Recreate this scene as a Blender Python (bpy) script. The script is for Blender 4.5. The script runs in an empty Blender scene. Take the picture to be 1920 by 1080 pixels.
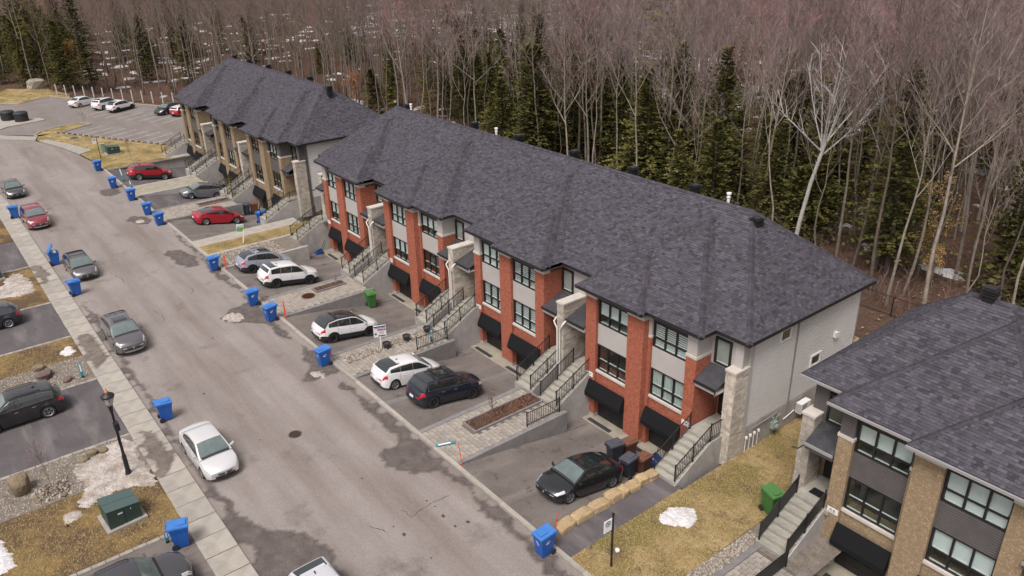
import bpy, math, random
import numpy as np
from mathutils import Vector, Matrix, Euler, noise as mnoise
random.seed(7)
rng = np.random.default_rng(11)
sc = bpy.context.scene
col = sc.collection
R = math.radians

# ------------------------------------------------------------------ camera
PITCH, ROLL, YAW, FPX, CAMZ = 0.43136, 0.02235, 2.48176, 1472.58, 26.0
cp_, sp_ = math.cos(PITCH), math.sin(PITCH)
fwd = np.array([math.cos(YAW)*cp_, math.sin(YAW)*cp_, -sp_])
rgt0 = np.array([math.sin(YAW), -math.cos(YAW), 0.0])
dwn0 = np.cross(fwd, rgt0)
rgt = math.cos(ROLL)*rgt0 + math.sin(ROLL)*dwn0
dwn = -math.sin(ROLL)*rgt0 + math.cos(ROLL)*dwn0
cam_d = bpy.data.cameras.new('camera')
cam = bpy.data.objects.new('camera', cam_d); col.objects.link(cam)
cam.matrix_world = Matrix(((rgt[0], -dwn[0], -fwd[0], 0), (rgt[1], -dwn[1], -fwd[1], 0),
                           (rgt[2], -dwn[2], -fwd[2], CAMZ), (0, 0, 0, 1)))
cam_d.sensor_width = 36.0
cam_d.lens = 36.0*FPX/1920.0
cam_d.clip_start = 0.5; cam_d.clip_end = 3000
sc.camera = cam
def project(p):
    q = np.asarray(p, float) - np.array([0, 0, CAMZ])
    z = q @ fwd
    return 960+FPX*(q @ rgt)/z, 540+FPX*(q @ dwn)/z, z

# ------------------------------------------------------------------ world, sun, exposure
w = bpy.data.worlds.new('World'); sc.world = w; w.use_nodes = True
nt = w.node_tree; bg = nt.nodes['Background']
sky = nt.nodes.new('ShaderNodeTexSky'); sky.sky_type = 'NISHITA'; sky.sun_disc = False
SUN_EL, SUN_AZ = R(58), R(296)
sky.sun_elevation = SUN_EL; sky.sun_rotation = R(90)-SUN_AZ
sky.dust_density = 4.0; sky.air_density = 1.0
hs = nt.nodes.new('ShaderNodeHueSaturation'); hs.inputs['Saturation'].default_value = 0.15
nt.links.new(sky.outputs[0], hs.inputs['Color']); tint = nt.nodes.new('ShaderNodeMix'); tint.data_type = 'RGBA'; tint.blend_type = 'MULTIPLY'; tint.inputs[0].default_value = 1.0
tint.inputs[7].default_value = (1.0, 0.955, 0.965, 1)
nt.links.new(hs.outputs[0], tint.inputs[6]); nt.links.new(tint.outputs[2], bg.inputs['Color'])
bg.inputs['Strength'].default_value = 0.105
sd = bpy.data.lights.new('sun', 'SUN'); so = bpy.data.objects.new('sun', sd); col.objects.link(so)
sd.energy = 1.5; sd.angle = R(24); sd.color = (1.0, 0.955, 0.93)
sv = Vector((math.cos(SUN_AZ)*math.cos(SUN_EL), math.sin(SUN_AZ)*math.cos(SUN_EL), math.sin(SUN_EL)))
so.rotation_euler = sv.to_track_quat('Z', 'Y').to_euler()
sc.view_settings.view_transform = 'Standard'; sc.view_settings.look = 'None'
sc.view_settings.gamma = 1.0; sc.view_settings.use_curve_mapping = False
sc.view_settings.exposure = 0.80
sc.cycles.use_denoising = True
sc.cycles.max_bounces = 6; sc.cycles.transparent_max_bounces = 12

# ------------------------------------------------------------------ materials
MATS = {}
def newmat(name):
    m = bpy.data.materials.new(name); m.use_nodes = True
    MATS[name] = m
    return m, m.node_tree, m.node_tree.nodes['Principled BSDF']
def nd(t, typ, **kw):
    n = t.nodes.new(typ)
    for k, v in kw.items():
        if k in n.inputs: n.inputs[k].default_value = v
        else: setattr(n, k, v)
    return n
def rgba(c): return (c[0], c[1], c[2], 1)
def mixc(t, fac, a, b, mode='MIX'):
    m = nd(t, 'ShaderNodeMix', data_type='RGBA', blend_type=mode)
    if isinstance(fac, (int, float)): m.inputs[0].default_value = fac
    else: t.links.new(fac, m.inputs[0])
    for s, v in ((m.inputs[6], a), (m.inputs[7], b)):
        if isinstance(v, tuple): s.default_value = rgba(v)
        else: t.links.new(v, s)
    return m.outputs[2]
def ramp(t, inp, lo, hi):
    r = nd(t, 'ShaderNodeMapRange', clamp=True)
    r.inputs[1].default_value = lo; r.inputs[2].default_value = hi
    t.links.new(inp, r.inputs[0])
    return r.outputs[0]
def noise(t, vec, scale, detail=5.0, rough=0.6, stretch=None):
    if stretch:
        mp = nd(t, 'ShaderNodeMapping'); mp.inputs['Scale'].default_value = stretch
        t.links.new(vec, mp.inputs[0]); vec = mp.outputs[0]
    n = nd(t, 'ShaderNodeTexNoise', Scale=scale, Detail=detail, Roughness=rough)
    t.links.new(vec, n.inputs['Vector'])
    return n.outputs[0]
def bump(t, h, dist, strength=1.0):
    b = nd(t, 'ShaderNodeBump', Distance=dist, Strength=strength)
    t.links.new(h, b.inputs['Height'])
    return b.outputs[0]
def mat(name, c, rough=0.7, c2=None, scale=2.0, lo=0.35, hi=0.65, fine=0.0, fscale=40, bmp=0.0, bscale=30, metallic=0.0,
        tone=0.0, rnd=0.0, spec=0.5, coat=0.0, stretch=None, extra=None):
    """base colour c blended to c2 by coarse noise; fine = fine grain amount; tone = face attribute; rnd = per object"""
    m, t, b = newmat(name)
    tc = nd(t, 'ShaderNodeTexCoord').outputs['Object']
    out = nd(t, 'ShaderNodeRGB'); out.outputs[0].default_value = rgba(c); cur = out.outputs[0]
    if c2: cur = mixc(t, ramp(t, noise(t, tc, scale, stretch=stretch), lo, hi), cur, c2)
    if extra: cur = extra(t, tc, cur)
    if fine:
        f = ramp(t, noise(t, tc, fscale, 3.0, 0.7), 0.3, 0.7)
        hv = nd(t, 'ShaderNodeMapRange'); t.links.new(f, hv.inputs[0])
        hv.inputs[3].default_value = 1-fine; hv.inputs[4].default_value = 1+fine
        vm = nd(t, 'ShaderNodeVectorMath', operation='SCALE'); t.links.new(cur, vm.inputs[0]); t.links.new(hv.outputs[0], vm.inputs['Scale'])
        cur = vm.outputs[0]
    if tone:
        at = nd(t, 'ShaderNodeAttribute', attribute_name='tone')
        hv = nd(t, 'ShaderNodeMapRange'); t.links.new(at.outputs['Fac'], hv.inputs[0])
        hv.inputs[3].default_value = 1-tone; hv.inputs[4].default_value = 1+tone
        vm = nd(t, 'ShaderNodeVectorMath', operation='SCALE'); t.links.new(cur, vm.inputs[0]); t.links.new(hv.outputs[0], vm.inputs['Scale'])
        cur = vm.outputs[0]
    if rnd:
        oi = nd(t, 'ShaderNodeObjectInfo')
        hv = nd(t, 'ShaderNodeMapRange'); t.links.new(oi.outputs['Random'], hv.inputs[0])
        hv.inputs[3].default_value = 1-rnd; hv.inputs[4].default_value = 1+rnd
        vm = nd(t, 'ShaderNodeVectorMath', operation='SCALE'); t.links.new(cur, vm.inputs[0]); t.links.new(hv.outputs[0], vm.inputs['Scale'])
        cur = vm.outputs[0]
    t.links.new(cur, b.inputs['Base Color'])
    b.inputs['Roughness'].default_value = rough; b.inputs['Metallic'].default_value = metallic
    b.inputs['Specular IOR Level'].default_value = spec
    b.inputs['Coat Weight'].default_value = coat; b.inputs['Coat Roughness'].default_value = 0.05
    if bmp: t.links.new(bump(t, noise(t, tc, bscale, 4.0, 0.65), bmp), b.inputs['Normal'])
    return m

def stain(t, tc, cur):      # tyre-polished lanes and long streaks along the street, worn patches
    s = ramp(t, noise(t, tc, 0.55, 4, .6, (0.10, 1.0, 1)), 0.42, 0.72)
    cur = mixc(t, s, cur, (0.165, 0.137, 0.119))
    d = ramp(t, noise(t, tc, 0.35, 6, .65), 0.58, 0.74)
    cur = mixc(t, d, cur, (0.140, 0.115, 0.101))
    return mixc(t, ramp(t, noise(t, tc, 3.5, 5, .7), 0.6, 0.85), cur, (0.27, 0.24, 0.215))
mat('asphalt_road', (0.218, 0.188, 0.171), .9, (0.256, 0.222, 0.203), .25, fine=.22, fscale=18, bmp=.01, bscale=45, spec=.25, extra=stain)
def streak(t, tc, cur):
    s = ramp(t, noise(t, tc, 0.9, 4, .6, (1.0, 0.16, 1)), 0.48, 0.75)
    cur = mixc(t, s, cur, (0.205, 0.178, 0.160))
    return mixc(t, ramp(t, noise(t, tc, .7, 5, .7), .57, .7), cur, (0.066, 0.054, 0.047))
mat('asphalt_drive', (0.125, 0.106, 0.095), .9, (0.165, 0.142, 0.127), .5, fine=.25, fscale=20, bmp=.01, bscale=45, spec=.25, extra=streak)
mat('asphalt_dark', (0.078, 0.067, 0.069), .85, (0.105, 0.092, 0.093), .6, fine=.25, fscale=20, bmp=.01, bscale=45, spec=.3,
    extra=lambda t, tc, cur: mixc(t, ramp(t, noise(t, tc, 0.9, 4, .6, (0.25, 1.0, 1)), 0.5, 0.72), cur, (0.155, 0.137, 0.135)))
mat('asphalt_lot', (0.165, 0.144, 0.132), .9, (0.205, 0.182, 0.168), .3, fine=.2, fscale=18, spec=.25, extra=stain)
mat('asphalt_damp', (0.085, 0.069, 0.061), .75, (0.130, 0.110, 0.098), 1.6, fine=.25, fscale=14, spec=.35)
mat('tar', (0.05, 0.043, 0.039), .8)
mat('mud', (0.115, 0.09, 0.074), .95, (0.19, 0.16, 0.135), 1.6, fine=.3, fscale=12)
mat('concrete', (0.34, 0.31, 0.265), .9, (0.27, 0.245, 0.21), 1.2, fine=.1, fscale=20, rnd=.09,
    extra=lambda t, tc, cur: mixc(t, ramp(t, noise(t, tc, 1.1, 6, .75), .50, .85), cur, (0.235, 0.208, 0.178)))
mat('concrete_grey', (0.37, 0.345, 0.32), .9, (0.29, 0.27, 0.25), 1.0, fine=.12, fscale=14,
    extra=lambda t, tc, cur: mixc(t, ramp(t, noise(t, tc, 1.4, 5, .65, (1, 1, .35)), .55, .75), cur, (0.21, 0.195, 0.18)))
mat('step_concrete', (0.335, 0.315, 0.265), .9, (0.24, 0.225, 0.19), 2.2, fine=.12, fscale=20, rnd=.06)
mat('apron', (0.31, 0.275, 0.205), .9, (0.22, 0.195, 0.155), 1.2, fine=.12, fscale=16)
mat('paver', (0.30, 0.265, 0.222), .9, (0.235, 0.205, 0.175), 3, fine=.12, fscale=25, rnd=.16)
mat('paver_joint', (0.10, 0.085, 0.07), 1.0, (0.14, 0.12, 0.10), 2)
mat('coping', (0.20, 0.188, 0.178), .9, (0.15, 0.14, 0.135), 2, fine=.12, fscale=20, rnd=.08)
mat('edging', (0.31, 0.28, 0.24), .9, (0.24, 0.215, 0.185), 3, fine=.1, fscale=25, rnd=.14)
def grassy(t, tc, cur):
    cur = mixc(t, ramp(t, noise(t, tc, .8, 6, .65), .44, .60), cur, (0.37, 0.275, 0.135))
    cur = mixc(t, ramp(t, noise(t, tc, .33, 5, .6), .47, .60), cur, (0.15, 0.122, 0.034))
    cur = mixc(t, ramp(t, noise(t, tc, .55, 6, .7, (1, 1, 2)), .53, .66), cur, (0.085, 0.056, 0.036))
    cur = mixc(t, ramp(t, noise(t, tc, 5, 6, .8), .52, .66), cur, (0.105, 0.082, 0.036))
    return mixc(t, ramp(t, noise(t, tc, 13, 4, .8), .50, .66), cur, (0.40, 0.32, 0.18))
mat('lawn', (0.30, 0.215, 0.090), 1.0, (0.20, 0.136, 0.052), 3.5, fine=.38, fscale=22, bmp=.05, bscale=22, spec=.1, extra=grassy)
def muddyg(t, tc, cur):
    cur = mixc(t, ramp(t, noise(t, tc, .45, 6, .65), .42, .54), cur, (0.105, 0.068, 0.045))
    cur = mixc(t, ramp(t, noise(t, tc, 5, 6, .8), .52, .66), cur, (0.10, 0.078, 0.040))
    cur = mixc(t, ramp(t, noise(t, tc, 1.3, 6, .7), .56, .7), cur, (0.125, 0.098, 0.034))
    return mixc(t, ramp(t, noise(t, tc, 16, 4, .75), .55, .8), cur, (0.34, 0.26, 0.135))
mat('lawn_muddy', (0.27, 0.175, 0.072), 1.0, (0.19, 0.135, 0.058), 3.5, fine=.38, fscale=22, bmp=.05, bscale=22, spec=.1, extra=muddyg)
mat('blade', (0.31, 0.225, 0.105), 1.0, tone=.55, spec=.1)
mat('gravel_soil', (0.19, 0.165, 0.135), 1.0, (0.135, 0.112, 0.09), 2, fine=.35, fscale=18, bmp=.03, bscale=25)
mat('gravel_stone', (0.29, 0.25, 0.205), .9, tone=.5)
mat('mulch', (0.05, 0.032, 0.024), 1.0, (0.085, 0.048, 0.03), 8, fine=.4, fscale=25, bmp=.04, bscale=25)
def litter(t, tc, cur):
    cur = mixc(t, ramp(t, noise(t, tc, .22, 6, .6), .45, .65), cur, (0.075, 0.048, 0.036))
    return mixc(t, ramp(t, noise(t, tc, 2.5, 6, .75), .56, .72), cur, (0.20, 0.125, 0.08))
mat('forest_floor', (0.115, 0.066, 0.046), 1.0, (0.075, 0.047, 0.034), 1.5, fine=.4, fscale=6, bmp=.1, bscale=5, spec=.1, extra=litter)
mat('snow', (0.60, 0.59, 0.60), .75, (0.46, 0.43, 0.41), 2.0, fine=.14, fscale=12, bmp=.06, bscale=5)
mat('dirty_snow', (0.43, 0.385, 0.35), .9, (0.27, 0.225, 0.185), 1.3, .40, .62, fine=.28, fscale=11, bmp=.06, bscale=9,
    extra=lambda t, tc, cur: mixc(t, ramp(t, noise(t, tc, 4.5, 5, .75), .55, .72), cur, (0.19, 0.15, 0.12)))
def brickmat(name, c1, c2, mortar, scale=1.0):
    m, t, b = newmat(name)
    tc = nd(t, 'ShaderNodeTexCoord').outputs['Object']
    sp = nd(t, 'ShaderNodeSeparateXYZ'); t.links.new(tc, sp.inputs[0])
    ad = nd(t, 'ShaderNodeMath', operation='ADD'); t.links.new(sp.outputs[0], ad.inputs[0]); t.links.new(sp.outputs[1], ad.inputs[1])
    cb = nd(t, 'ShaderNodeCombineXYZ'); t.links.new(ad.outputs[0], cb.inputs[0]); t.links.new(sp.outputs[2], cb.inputs[1])
    br = nd(t, 'ShaderNodeTexBrick', Scale=1.0)
    br.inputs['Brick Width'].default_value = .23; br.inputs['Row Height'].default_value = .078
    br.inputs['Mortar Size'].default_value = .009; br.inputs['Bias'].default_value = -.1
    br.inputs['Color1'].default_value = rgba(c1); br.inputs['Color2'].default_value = rgba(c2); br.inputs['Mortar'].default_value = rgba(mortar)
    t.links.new(cb.outputs[0], br.inputs['Vector'])
    n = ramp(t, noise(t, tc, 5, 5, .7), .3, .75)
    cur = mixc(t, n, br.outputs[0], tuple(x*.62 for x in c1))
    n2 = ramp(t, noise(t, tc, 12, 3, .7), .55, .75)
    cur = mixc(t, n2, cur, tuple(min(1, x*1.45) for x in c2))
    t.links.new(cur, b.inputs['Base Color']); b.inputs['Roughness'].default_value = .9
    inv = nd(t, 'ShaderNodeMath', operation='SUBTRACT'); inv.inputs[0].default_value = 1; t.links.new(br.outputs['Fac'], inv.inputs[1])
    t.links.new(bump(t, inv.outputs[0], .012), b.inputs['Normal'])
    return m
brickmat('brick_red', (0.36, 0.075, 0.034), (0.43, 0.112, 0.050), (0.40, 0.27, 0.20))
brickmat('brick_tan', (0.31, 0.22, 0.125), (0.38, 0.28, 0.165), (0.25, 0.19, 0.13))
mat('stucco', (0.40, 0.375, 0.35), .9, (0.365, 0.34, 0.315), .8, fine=.05, fscale=30)
def hline(t, tc, cur):
    wv = nd(t, 'ShaderNodeTexWave', wave_type='BANDS', bands_direction='Z', Scale=2.6); t.links.new(tc, wv.inputs[0])
    return mixc(t, ramp(t, wv.outputs[0], .0, .25), (0.04, 0.036, 0.034), cur)
mat('siding_dark', (0.085, 0.076, 0.072), .8, (0.105, 0.094, 0.09), 1.5, fine=.12, fscale=20, extra=hline)
mat('siding_light', (0.62, 0.595, 0.57), .7, (0.58, 0.555, 0.53), .5)
mat('trim_grey', (0.22, 0.215, 0.215), .6)
mat('stone_cream', (0.46, 0.41, 0.34), .9, (0.38, 0.335, 0.28), 3, fine=.12, fscale=14, bmp=.03, bscale=9, rnd=.15, tone=.22)
mat('stone_mortar', (0.29, 0.26, 0.225), .95)
mat('cap_cream', (0.52, 0.475, 0.42), .8, (0.45, 0.41, 0.36), 2)
mat('black_metal', (0.012, 0.012, 0.013), .45)
mat('black_fascia', (0.016, 0.015, 0.016), .4)
mat('grey_gutter', (0.26, 0.25, 0.245), .5)
mat('frame_black', (0.012, 0.012, 0.013), .4)
mat('awning_black', (0.008, 0.008, 0.009), .9, spec=.2)
mat('door_black', (0.010, 0.010, 0.011), .5)
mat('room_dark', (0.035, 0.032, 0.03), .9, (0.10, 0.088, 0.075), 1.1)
mat('blind', (0.66, 0.66, 0.65), .8)
mat('curtain', (0.55, 0.56, 0.54), .9, (0.36, 0.37, 0.36), 9, stretch=(1, 1, .03))
mat('white_paint', (0.72, 0.70, 0.68), .5)
mat('stall_paint', (0.46, 0.43, 0.41), .8, (0.26, 0.235, 0.22), 1.5)
mat('white_pipe', (0.58, 0.55, 0.51), .5)
mat('shingle', (0.064, 0.060, 0.071), .95, None, .5, fine=.35, fscale=30, tone=.40, spec=.2,
    extra=lambda t, tc, cur: mixc(t, ramp(t, noise(t, tc, 2.3, 3, .6), .5, .8), cur, (0.074, 0.060, 0.070)))
mat('shingle_deck', (0.035, 0.032, 0.037), .95)
mat('membrane', (0.03, 0.029, 0.033), .9, (0.05, 0.048, 0.053), 3, fine=.3, fscale=25)
def glassmat(name, tint, amt):
    m, t, b = newmat(name)
    t.nodes.remove(b)
    o = t.nodes['Material Output']
    tr = nd(t, 'ShaderNodeBsdfTransparent'); tr.inputs[0].default_value = rgba(tint)
    gl = nd(t, 'ShaderNodeBsdfGlossy'); gl.inputs['Roughness'].default_value = .03; gl.inputs[0].default_value = (0.80, 0.84, 0.84, 1)
    fr = nd(t, 'ShaderNodeLayerWeight'); fr.inputs[0].default_value = .5
    pw = nd(t, 'ShaderNodeMath', operation='POWER'); t.links.new(fr.outputs['Facing'], pw.inputs[0]); pw.inputs[1].default_value = 4.0
    ad = nd(t, 'ShaderNodeMath', operation='ADD'); t.links.new(pw.outputs[0], ad.inputs[0]); ad.inputs[1].default_value = amt
    mx = nd(t, 'ShaderNodeMixShader'); t.links.new(ad.outputs[0], mx.inputs[0]); t.links.new(tr.outputs[0], mx.inputs[1]); t.links.new(gl.outputs[0], mx.inputs[2])
    t.links.new(mx.outputs[0], o.inputs[0])
    return m
glassmat('glass', (0.90, 0.94, 0.93), 0.035)
mat('car_glass', (0.018, 0.022, 0.022), .04, spec=.9, coat=.6)
mat('car_glass_front', (0.085, 0.115, 0.108), .05, (0.13, 0.165, 0.155), 1.3, spec=.9, coat=.8)
mat('tyre', (0.016, 0.016, 0.016), .85)
mat('rim_silver', (0.42, 0.43, 0.44), .3, metallic=.8)
mat('rim_black', (0.022, 0.022, 0.022), .35)
mat('chrome', (0.62, 0.62, 0.63), .18, metallic=.9)
mat('black_plastic', (0.018, 0.018, 0.019), .6)
mat('lamp_red', (0.42, 0.012, 0.02), .15, coat=.7)
mat('lamp_clear', (0.62, 0.64, 0.66), .1, coat=.7, metallic=.3)
mat('under', (0.006, 0.006, 0.006), 1.0)
mat('plate', (0.62, 0.62, 0.66), .5)
def paint(name, c, metal=.0, rough=.28): return mat('paint_'+name, c, rough, metallic=metal, coat=.9, rnd=0)
paint('black', (0.012, 0.012, 0.013)); paint('charcoal', (0.075, 0.072, 0.078), .5, .35); paint('white', (0.66, 0.65, 0.64)); paint('navy', (0.010, 0.014, 0.026), .1)
paint('red', (0.30, 0.008, 0.018)); paint('cherry', (0.22, 0.022, 0.035), .2); paint('silver', (0.60, 0.59, 0.585), .25, .32); paint('grey', (0.135, 0.128, 0.132), .5, .35)
paint('bluegrey', (0.34, 0.36, 0.42), .3, .35); paint('midgrey', (0.20, 0.20, 0.205), .5, .35); paint('brightsilver', (0.60, 0.60, 0.62), .3, .3); paint('ink', (0.012, 0.016, 0.026)); paint('darkgreen', (0.016, 0.024, 0.022))
mat('bin_blue', (0.008, 0.075, 0.31), .5, (0.012, 0.092, 0.36), 3, fine=.12, fscale=12); mat('bin_blue_lid', (0.035, 0.155, 0.46), .45, (0.05, 0.17, 0.44), 5)
mat('bin_green', (0.03, 0.115, 0.022), .55, (0.04, 0.14, 0.03), 3); mat('bin_green_lid', (0.06, 0.165, 0.045), .5)
mat('bin_grey', (0.022, 0.026, 0.036), .55); mat('bin_grey_lid', (0.065, 0.07, 0.085), .5)
mat('bin_brown', (0.085, 0.034, 0.02), .6); mat('bin_brown_lid', (0.15, 0.07, 0.042), .55)
mat('print_white', (0.72, 0.74, 0.78), .6)
mat('orange_plastic', (0.75, 0.055, 0.02), .5); mat('teal_plastic', (0.02, 0.22, 0.28), .5); mat('yellow', (0.6, 0.42, 0.02), .5)
mat('sign_white', (0.70, 0.70, 0.72), .5); mat('sign_blue', (0.02, 0.04, 0.16), .5); mat('sign_red', (0.45, 0.03, 0.05), .5)
mat('sign_green', (0.05, 0.30, 0.05), .5); mat('sign_lime', (0.45, 0.50, 0.02), .5); mat('sign_grey', (0.16, 0.17, 0.2), .5); mat('ink_black', (0.02, 0.02, 0.022), .6)
mat('box_green', (0.020, 0.040, 0.035), .5, (0.028, 0.052, 0.045), 1.5); mat('box_green_top', (0.055, 0.09, 0.085), .6)
mat('box_pale_green', (0.22, 0.28, 0.23), .6)
mat('sandstone', (0.40, 0.29, 0.155), .9, (0.30, 0.215, 0.12), 3, fine=.2, fscale=15, bmp=.06, bscale=8, rnd=.12)
mat('boulder', (0.21, 0.165, 0.10), .95, (0.13, 0.10, 0.065), 2.5, fine=.25, fscale=12, bmp=.08, bscale=6)
mat('dark_rock', (0.095, 0.055, 0.05), .95, (0.13, 0.10, 0.085), 2.5, fine=.25, fscale=12, rnd=.3)
mat('iron_cover', (0.155, 0.112, 0.09), .85, (0.20, 0.16, 0.135), 6)
mat('rust', (0.19, 0.075, 0.04), .85, (0.13, 0.055, 0.035), 6)
mat('drain', (0.045, 0.048, 0.055), .6)
mat('bark', (0.26, 0.222, 0.182), .95, (0.165, 0.138, 0.113), 2.5, rnd=.32, fine=.15, fscale=8, spec=.15)
mat('bark_dark', (0.13, 0.102, 0.085), .95, (0.08, 0.064, 0.054), 2.5, rnd=.25, spec=.15)
mat('birch_bark', (0.46, 0.43, 0.40), .9, (0.26, 0.24, 0.22), 5, .5, .72, spec=.2)
mat('twig', (0.220, 0.160, 0.155), 1.0, tone=.35, rnd=.30, spec=.1)
mat('twig_birch', (0.42, 0.38, 0.36), 1.0, tone=.3, spec=.1)
mat('twig_red', (0.25, 0.125, 0.128), 1.0, tone=.35, rnd=.25, spec=.1)
mat('litter_leaf', (0.21, 0.125, 0.078), 1.0, tone=.6, spec=.1)
mat('brush', (0.165, 0.112, 0.090), 1.0, tone=.55, spec=.1)
mat('needles', (0.080, 0.076, 0.023), 1.0, tone=.7, rnd=.42, spec=.1)
mat('needles_yellow', (0.130, 0.118, 0.020), 1.0, tone=.6, rnd=.2, spec=.1)
mat('dry_leaf', (0.42, 0.27, 0.11), 1.0, tone=.5, rnd=.15, spec=.1)
mat('mulch_leaf', (0.14, 0.062, 0.040), 1.0, tone=.6, spec=.1)
mat('rust_leaf', (0.24, 0.105, 0.045), 1.0, tone=.5, rnd=.15, spec=.1)
mat('toy_blue', (0.006, 0.04, 0.16), .5)
mat('cap_orange', (0.42, 0.14, 0.06), .5)  # plain orange-brown finial colour, no emission
mat('lamp_glass', (0.40, 0.36, 0.36), .2)

# ------------------------------------------------------------------ mesh helpers
class MB:
    def __init__(s): s.v = []; s.f = []; s.m = []; s.t = []
    def face(s, pts, mi=0, tone=.5):
        n = len(s.v); s.v.extend([tuple(p) for p in pts]); s.f.append(tuple(range(n, n+len(pts)))); s.m.append(mi); s.t.append(tone)
    def add(s, vs, fs, mi=0, tone=.5):
        n = len(s.v); s.v.extend([tuple(p) for p in vs])
        for f in fs: s.f.append(tuple(i+n for i in f)); s.m.append(mi); s.t.append(tone)
    def box(s, x0, x1, y0, y1, z0, z1, mi=0, tone=.5):
        if x0 > x1: x0, x1 = x1, x0
        if y0 > y1: y0, y1 = y1, y0
        s.add([(x0,y0,z0),(x1,y0,z0),(x1,y1,z0),(x0,y1,z0),(x0,y0,z1),(x1,y0,z1),(x1,y1,z1),(x0,y1,z1)],
              [(0,3,2,1),(4,5,6,7),(0,1,5,4),(1,2,6,5),(2,3,7,6),(3,0,4,7)], mi, tone)
    def prism(s, poly, axis, a0, a1, mi=0, tone=.5):
        """extrude 2-D polygon along axis ('x','y','z')"""
        def P(p, a): return (a, p[0], p[1]) if axis == 'x' else (p[0], a, p[1]) if axis == 'y' else (p[0], p[1], a)
        n = len(poly); vs = [P(p, a0) for p in poly]+[P(p, a1) for p in poly]
        fs = [tuple(range(n))[::-1], tuple(range(n, 2*n))]+[(i, (i+1) % n, (i+1) % n+n, i+n) for i in range(n)]
        s.add(vs, fs, mi, tone)
    def tube(s, pts, radii, n=6, mi=0, tone=.5, caps=True):
        pts = [Vector(p) for p in pts]
        if isinstance(radii, (int, float)): radii = [radii]*len(pts)
        base = len(s.v); prev = None
        for i, p in enumerate(pts):
            d = (pts[min(i+1, len(pts)-1)]-pts[max(i-1, 0)]).normalized()
            if prev is None:
                a = d.orthogonal().normalized()
            else:
                a = (prev-d*prev.dot(d))
                a = a.normalized() if a.length > 1e-6 else d.orthogonal().normalized()
            prev = a; b = d.cross(a)
            for k in range(n):
                an = 2*math.pi*k/n
                q = p+(a*math.cos(an)+b*math.sin(an))*radii[i]
                s.v.append((q.x, q.y, q.z))
        for i in range(len(pts)-1):
            for k in range(n):
                s.f.append((base+i*n+k, base+i*n+(k+1) % n, base+(i+1)*n+(k+1) % n, base+(i+1)*n+k)); s.m.append(mi); s.t.append(tone)
        if caps:
            s.f.append(tuple(base+k for k in range(n))[::-1]); s.m.append(mi); s.t.append(tone)
            e = base+(len(pts)-1)*n
            s.f.append(tuple(e+k for k in range(n))); s.m.append(mi); s.t.append(tone)
    def lathe(s, prof, n=16, c=(0, 0, 0), mi=0, axis='z', sx=1, sy=1, caps=True):
        base = len(s.v)
        for r, z in prof:
            for k in range(n):
                a = 2*math.pi*k/n
                q = (r*math.cos(a)*sx, r*math.sin(a)*sy, z)
                if axis == 'y': q = (q[0], q[2], q[1])
                s.v.append((q[0]+c[0], q[1]+c[1], q[2]+c[2]))
        for i in range(len(prof)-1):
            for k in range(n):
                s.f.append((base+i*n+k, base+i*n+(k+1) % n, base+(i+1)*n+(k+1) % n, base+(i+1)*n+k)); s.m.append(mi); s.t.append(.5)
        for e, rev in ((0, True), (len(prof)-1, False)):
            if caps and prof[e][0] > 1e-4:
                f = tuple(base+e*n+k for k in range(n)); s.f.append(f[::-1] if rev else f); s.m.append(mi); s.t.append(.5)
    def mesh(s, name, mats, smooth=None):
        me = bpy.data.meshes.new(name)
        me.from_pydata(s.v, [], s.f)
        for m in (mats if isinstance(mats, (list, tuple)) else [mats]): me.materials.append(MATS[m])
        me.polygons.foreach_set('material_index', s.m)
        if min(s.t, default=.5) != max(s.t, default=.5):
            a = me.attributes.new('tone', 'FLOAT', 'FACE'); a.data.foreach_set('value', s.t)
        if smooth is not None:
            me.polygons.foreach_set('use_smooth', [True]*len(s.f))
            me.set_sharp_from_angle(angle=R(smooth))
        me.update()
        return me

def link(name, me, parent=None, label=None, cat=None, group=None, kind=None, loc=(0, 0, 0), rz=0.0, rot=None, sc_=None):
    o = bpy.data.objects.new(name, me); col.objects.link(o)
    o.location = loc
    o.rotation_euler = rot if rot else (0, 0, rz)
    if sc_: o.scale = sc_
    if parent is not None: o.parent = parent
    if label: o['label'] = label
    if cat: o['category'] = cat
    if group: o['group'] = group
    if kind: o['kind'] = kind
    return o
def obj(name, mb, mats, parent=None, smooth=None, **kw):
    return link(name, mb.mesh(name, mats, smooth), parent, **kw)
def thing(name, label, cat, loc=(0, 0, 0), rz=0.0, group=None, rot=None, kind=None):
    return link(name, None, None, label, cat, group, kind, loc, rz, rot)
def wpart(name, mb, mats, root, smooth=None, **kw):
    """part whose mesh is in world coordinates (root not rotated)"""
    o = obj(name, mb, mats, root, smooth, **kw)
    o.location = tuple(-c for c in root.location)
    return o
def dup(o, parent=None, **kw):
    c = o.copy(); col.objects.link(c)
    if parent is not None: c.parent = parent
    for ch in o.children: dup(ch, c)
    for k, v in kw.items():
        if k == 'loc': c.location = v
        elif k == 'rz': c.rotation_euler = (0, 0, v)
        elif k == 'rot': c.rotation_euler = v
        elif k == 'scale': c.scale = (v, v, v)
        else: c[k] = v
    return c
def sheet(name, polys, m, z=0.0, **kw):
    mb = MB()
    for p in polys: mb.face([(x, y, z) for x, y in p])
    return obj(name, mb, m, **kw)
def rect(x0, x1, y0, y1): return [(x0, y0), (x1, y0), (x1, y1), (x0, y1)]
def smoothpoly(pts, it=2, jit=0.0):
    p = [np.array(q, float) for q in pts]
    for k in range(it):
        q = []
        for i in range(len(p)):
            a, b = p[i], p[(i+1) % len(p)]
            q += [a*.75+b*.25, a*.25+b*.75]
        p = q
        if jit: p = [a+rng.normal(0, jit/(k+1), 2) for a in p]
    return [tuple(a) for a in p]
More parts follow.
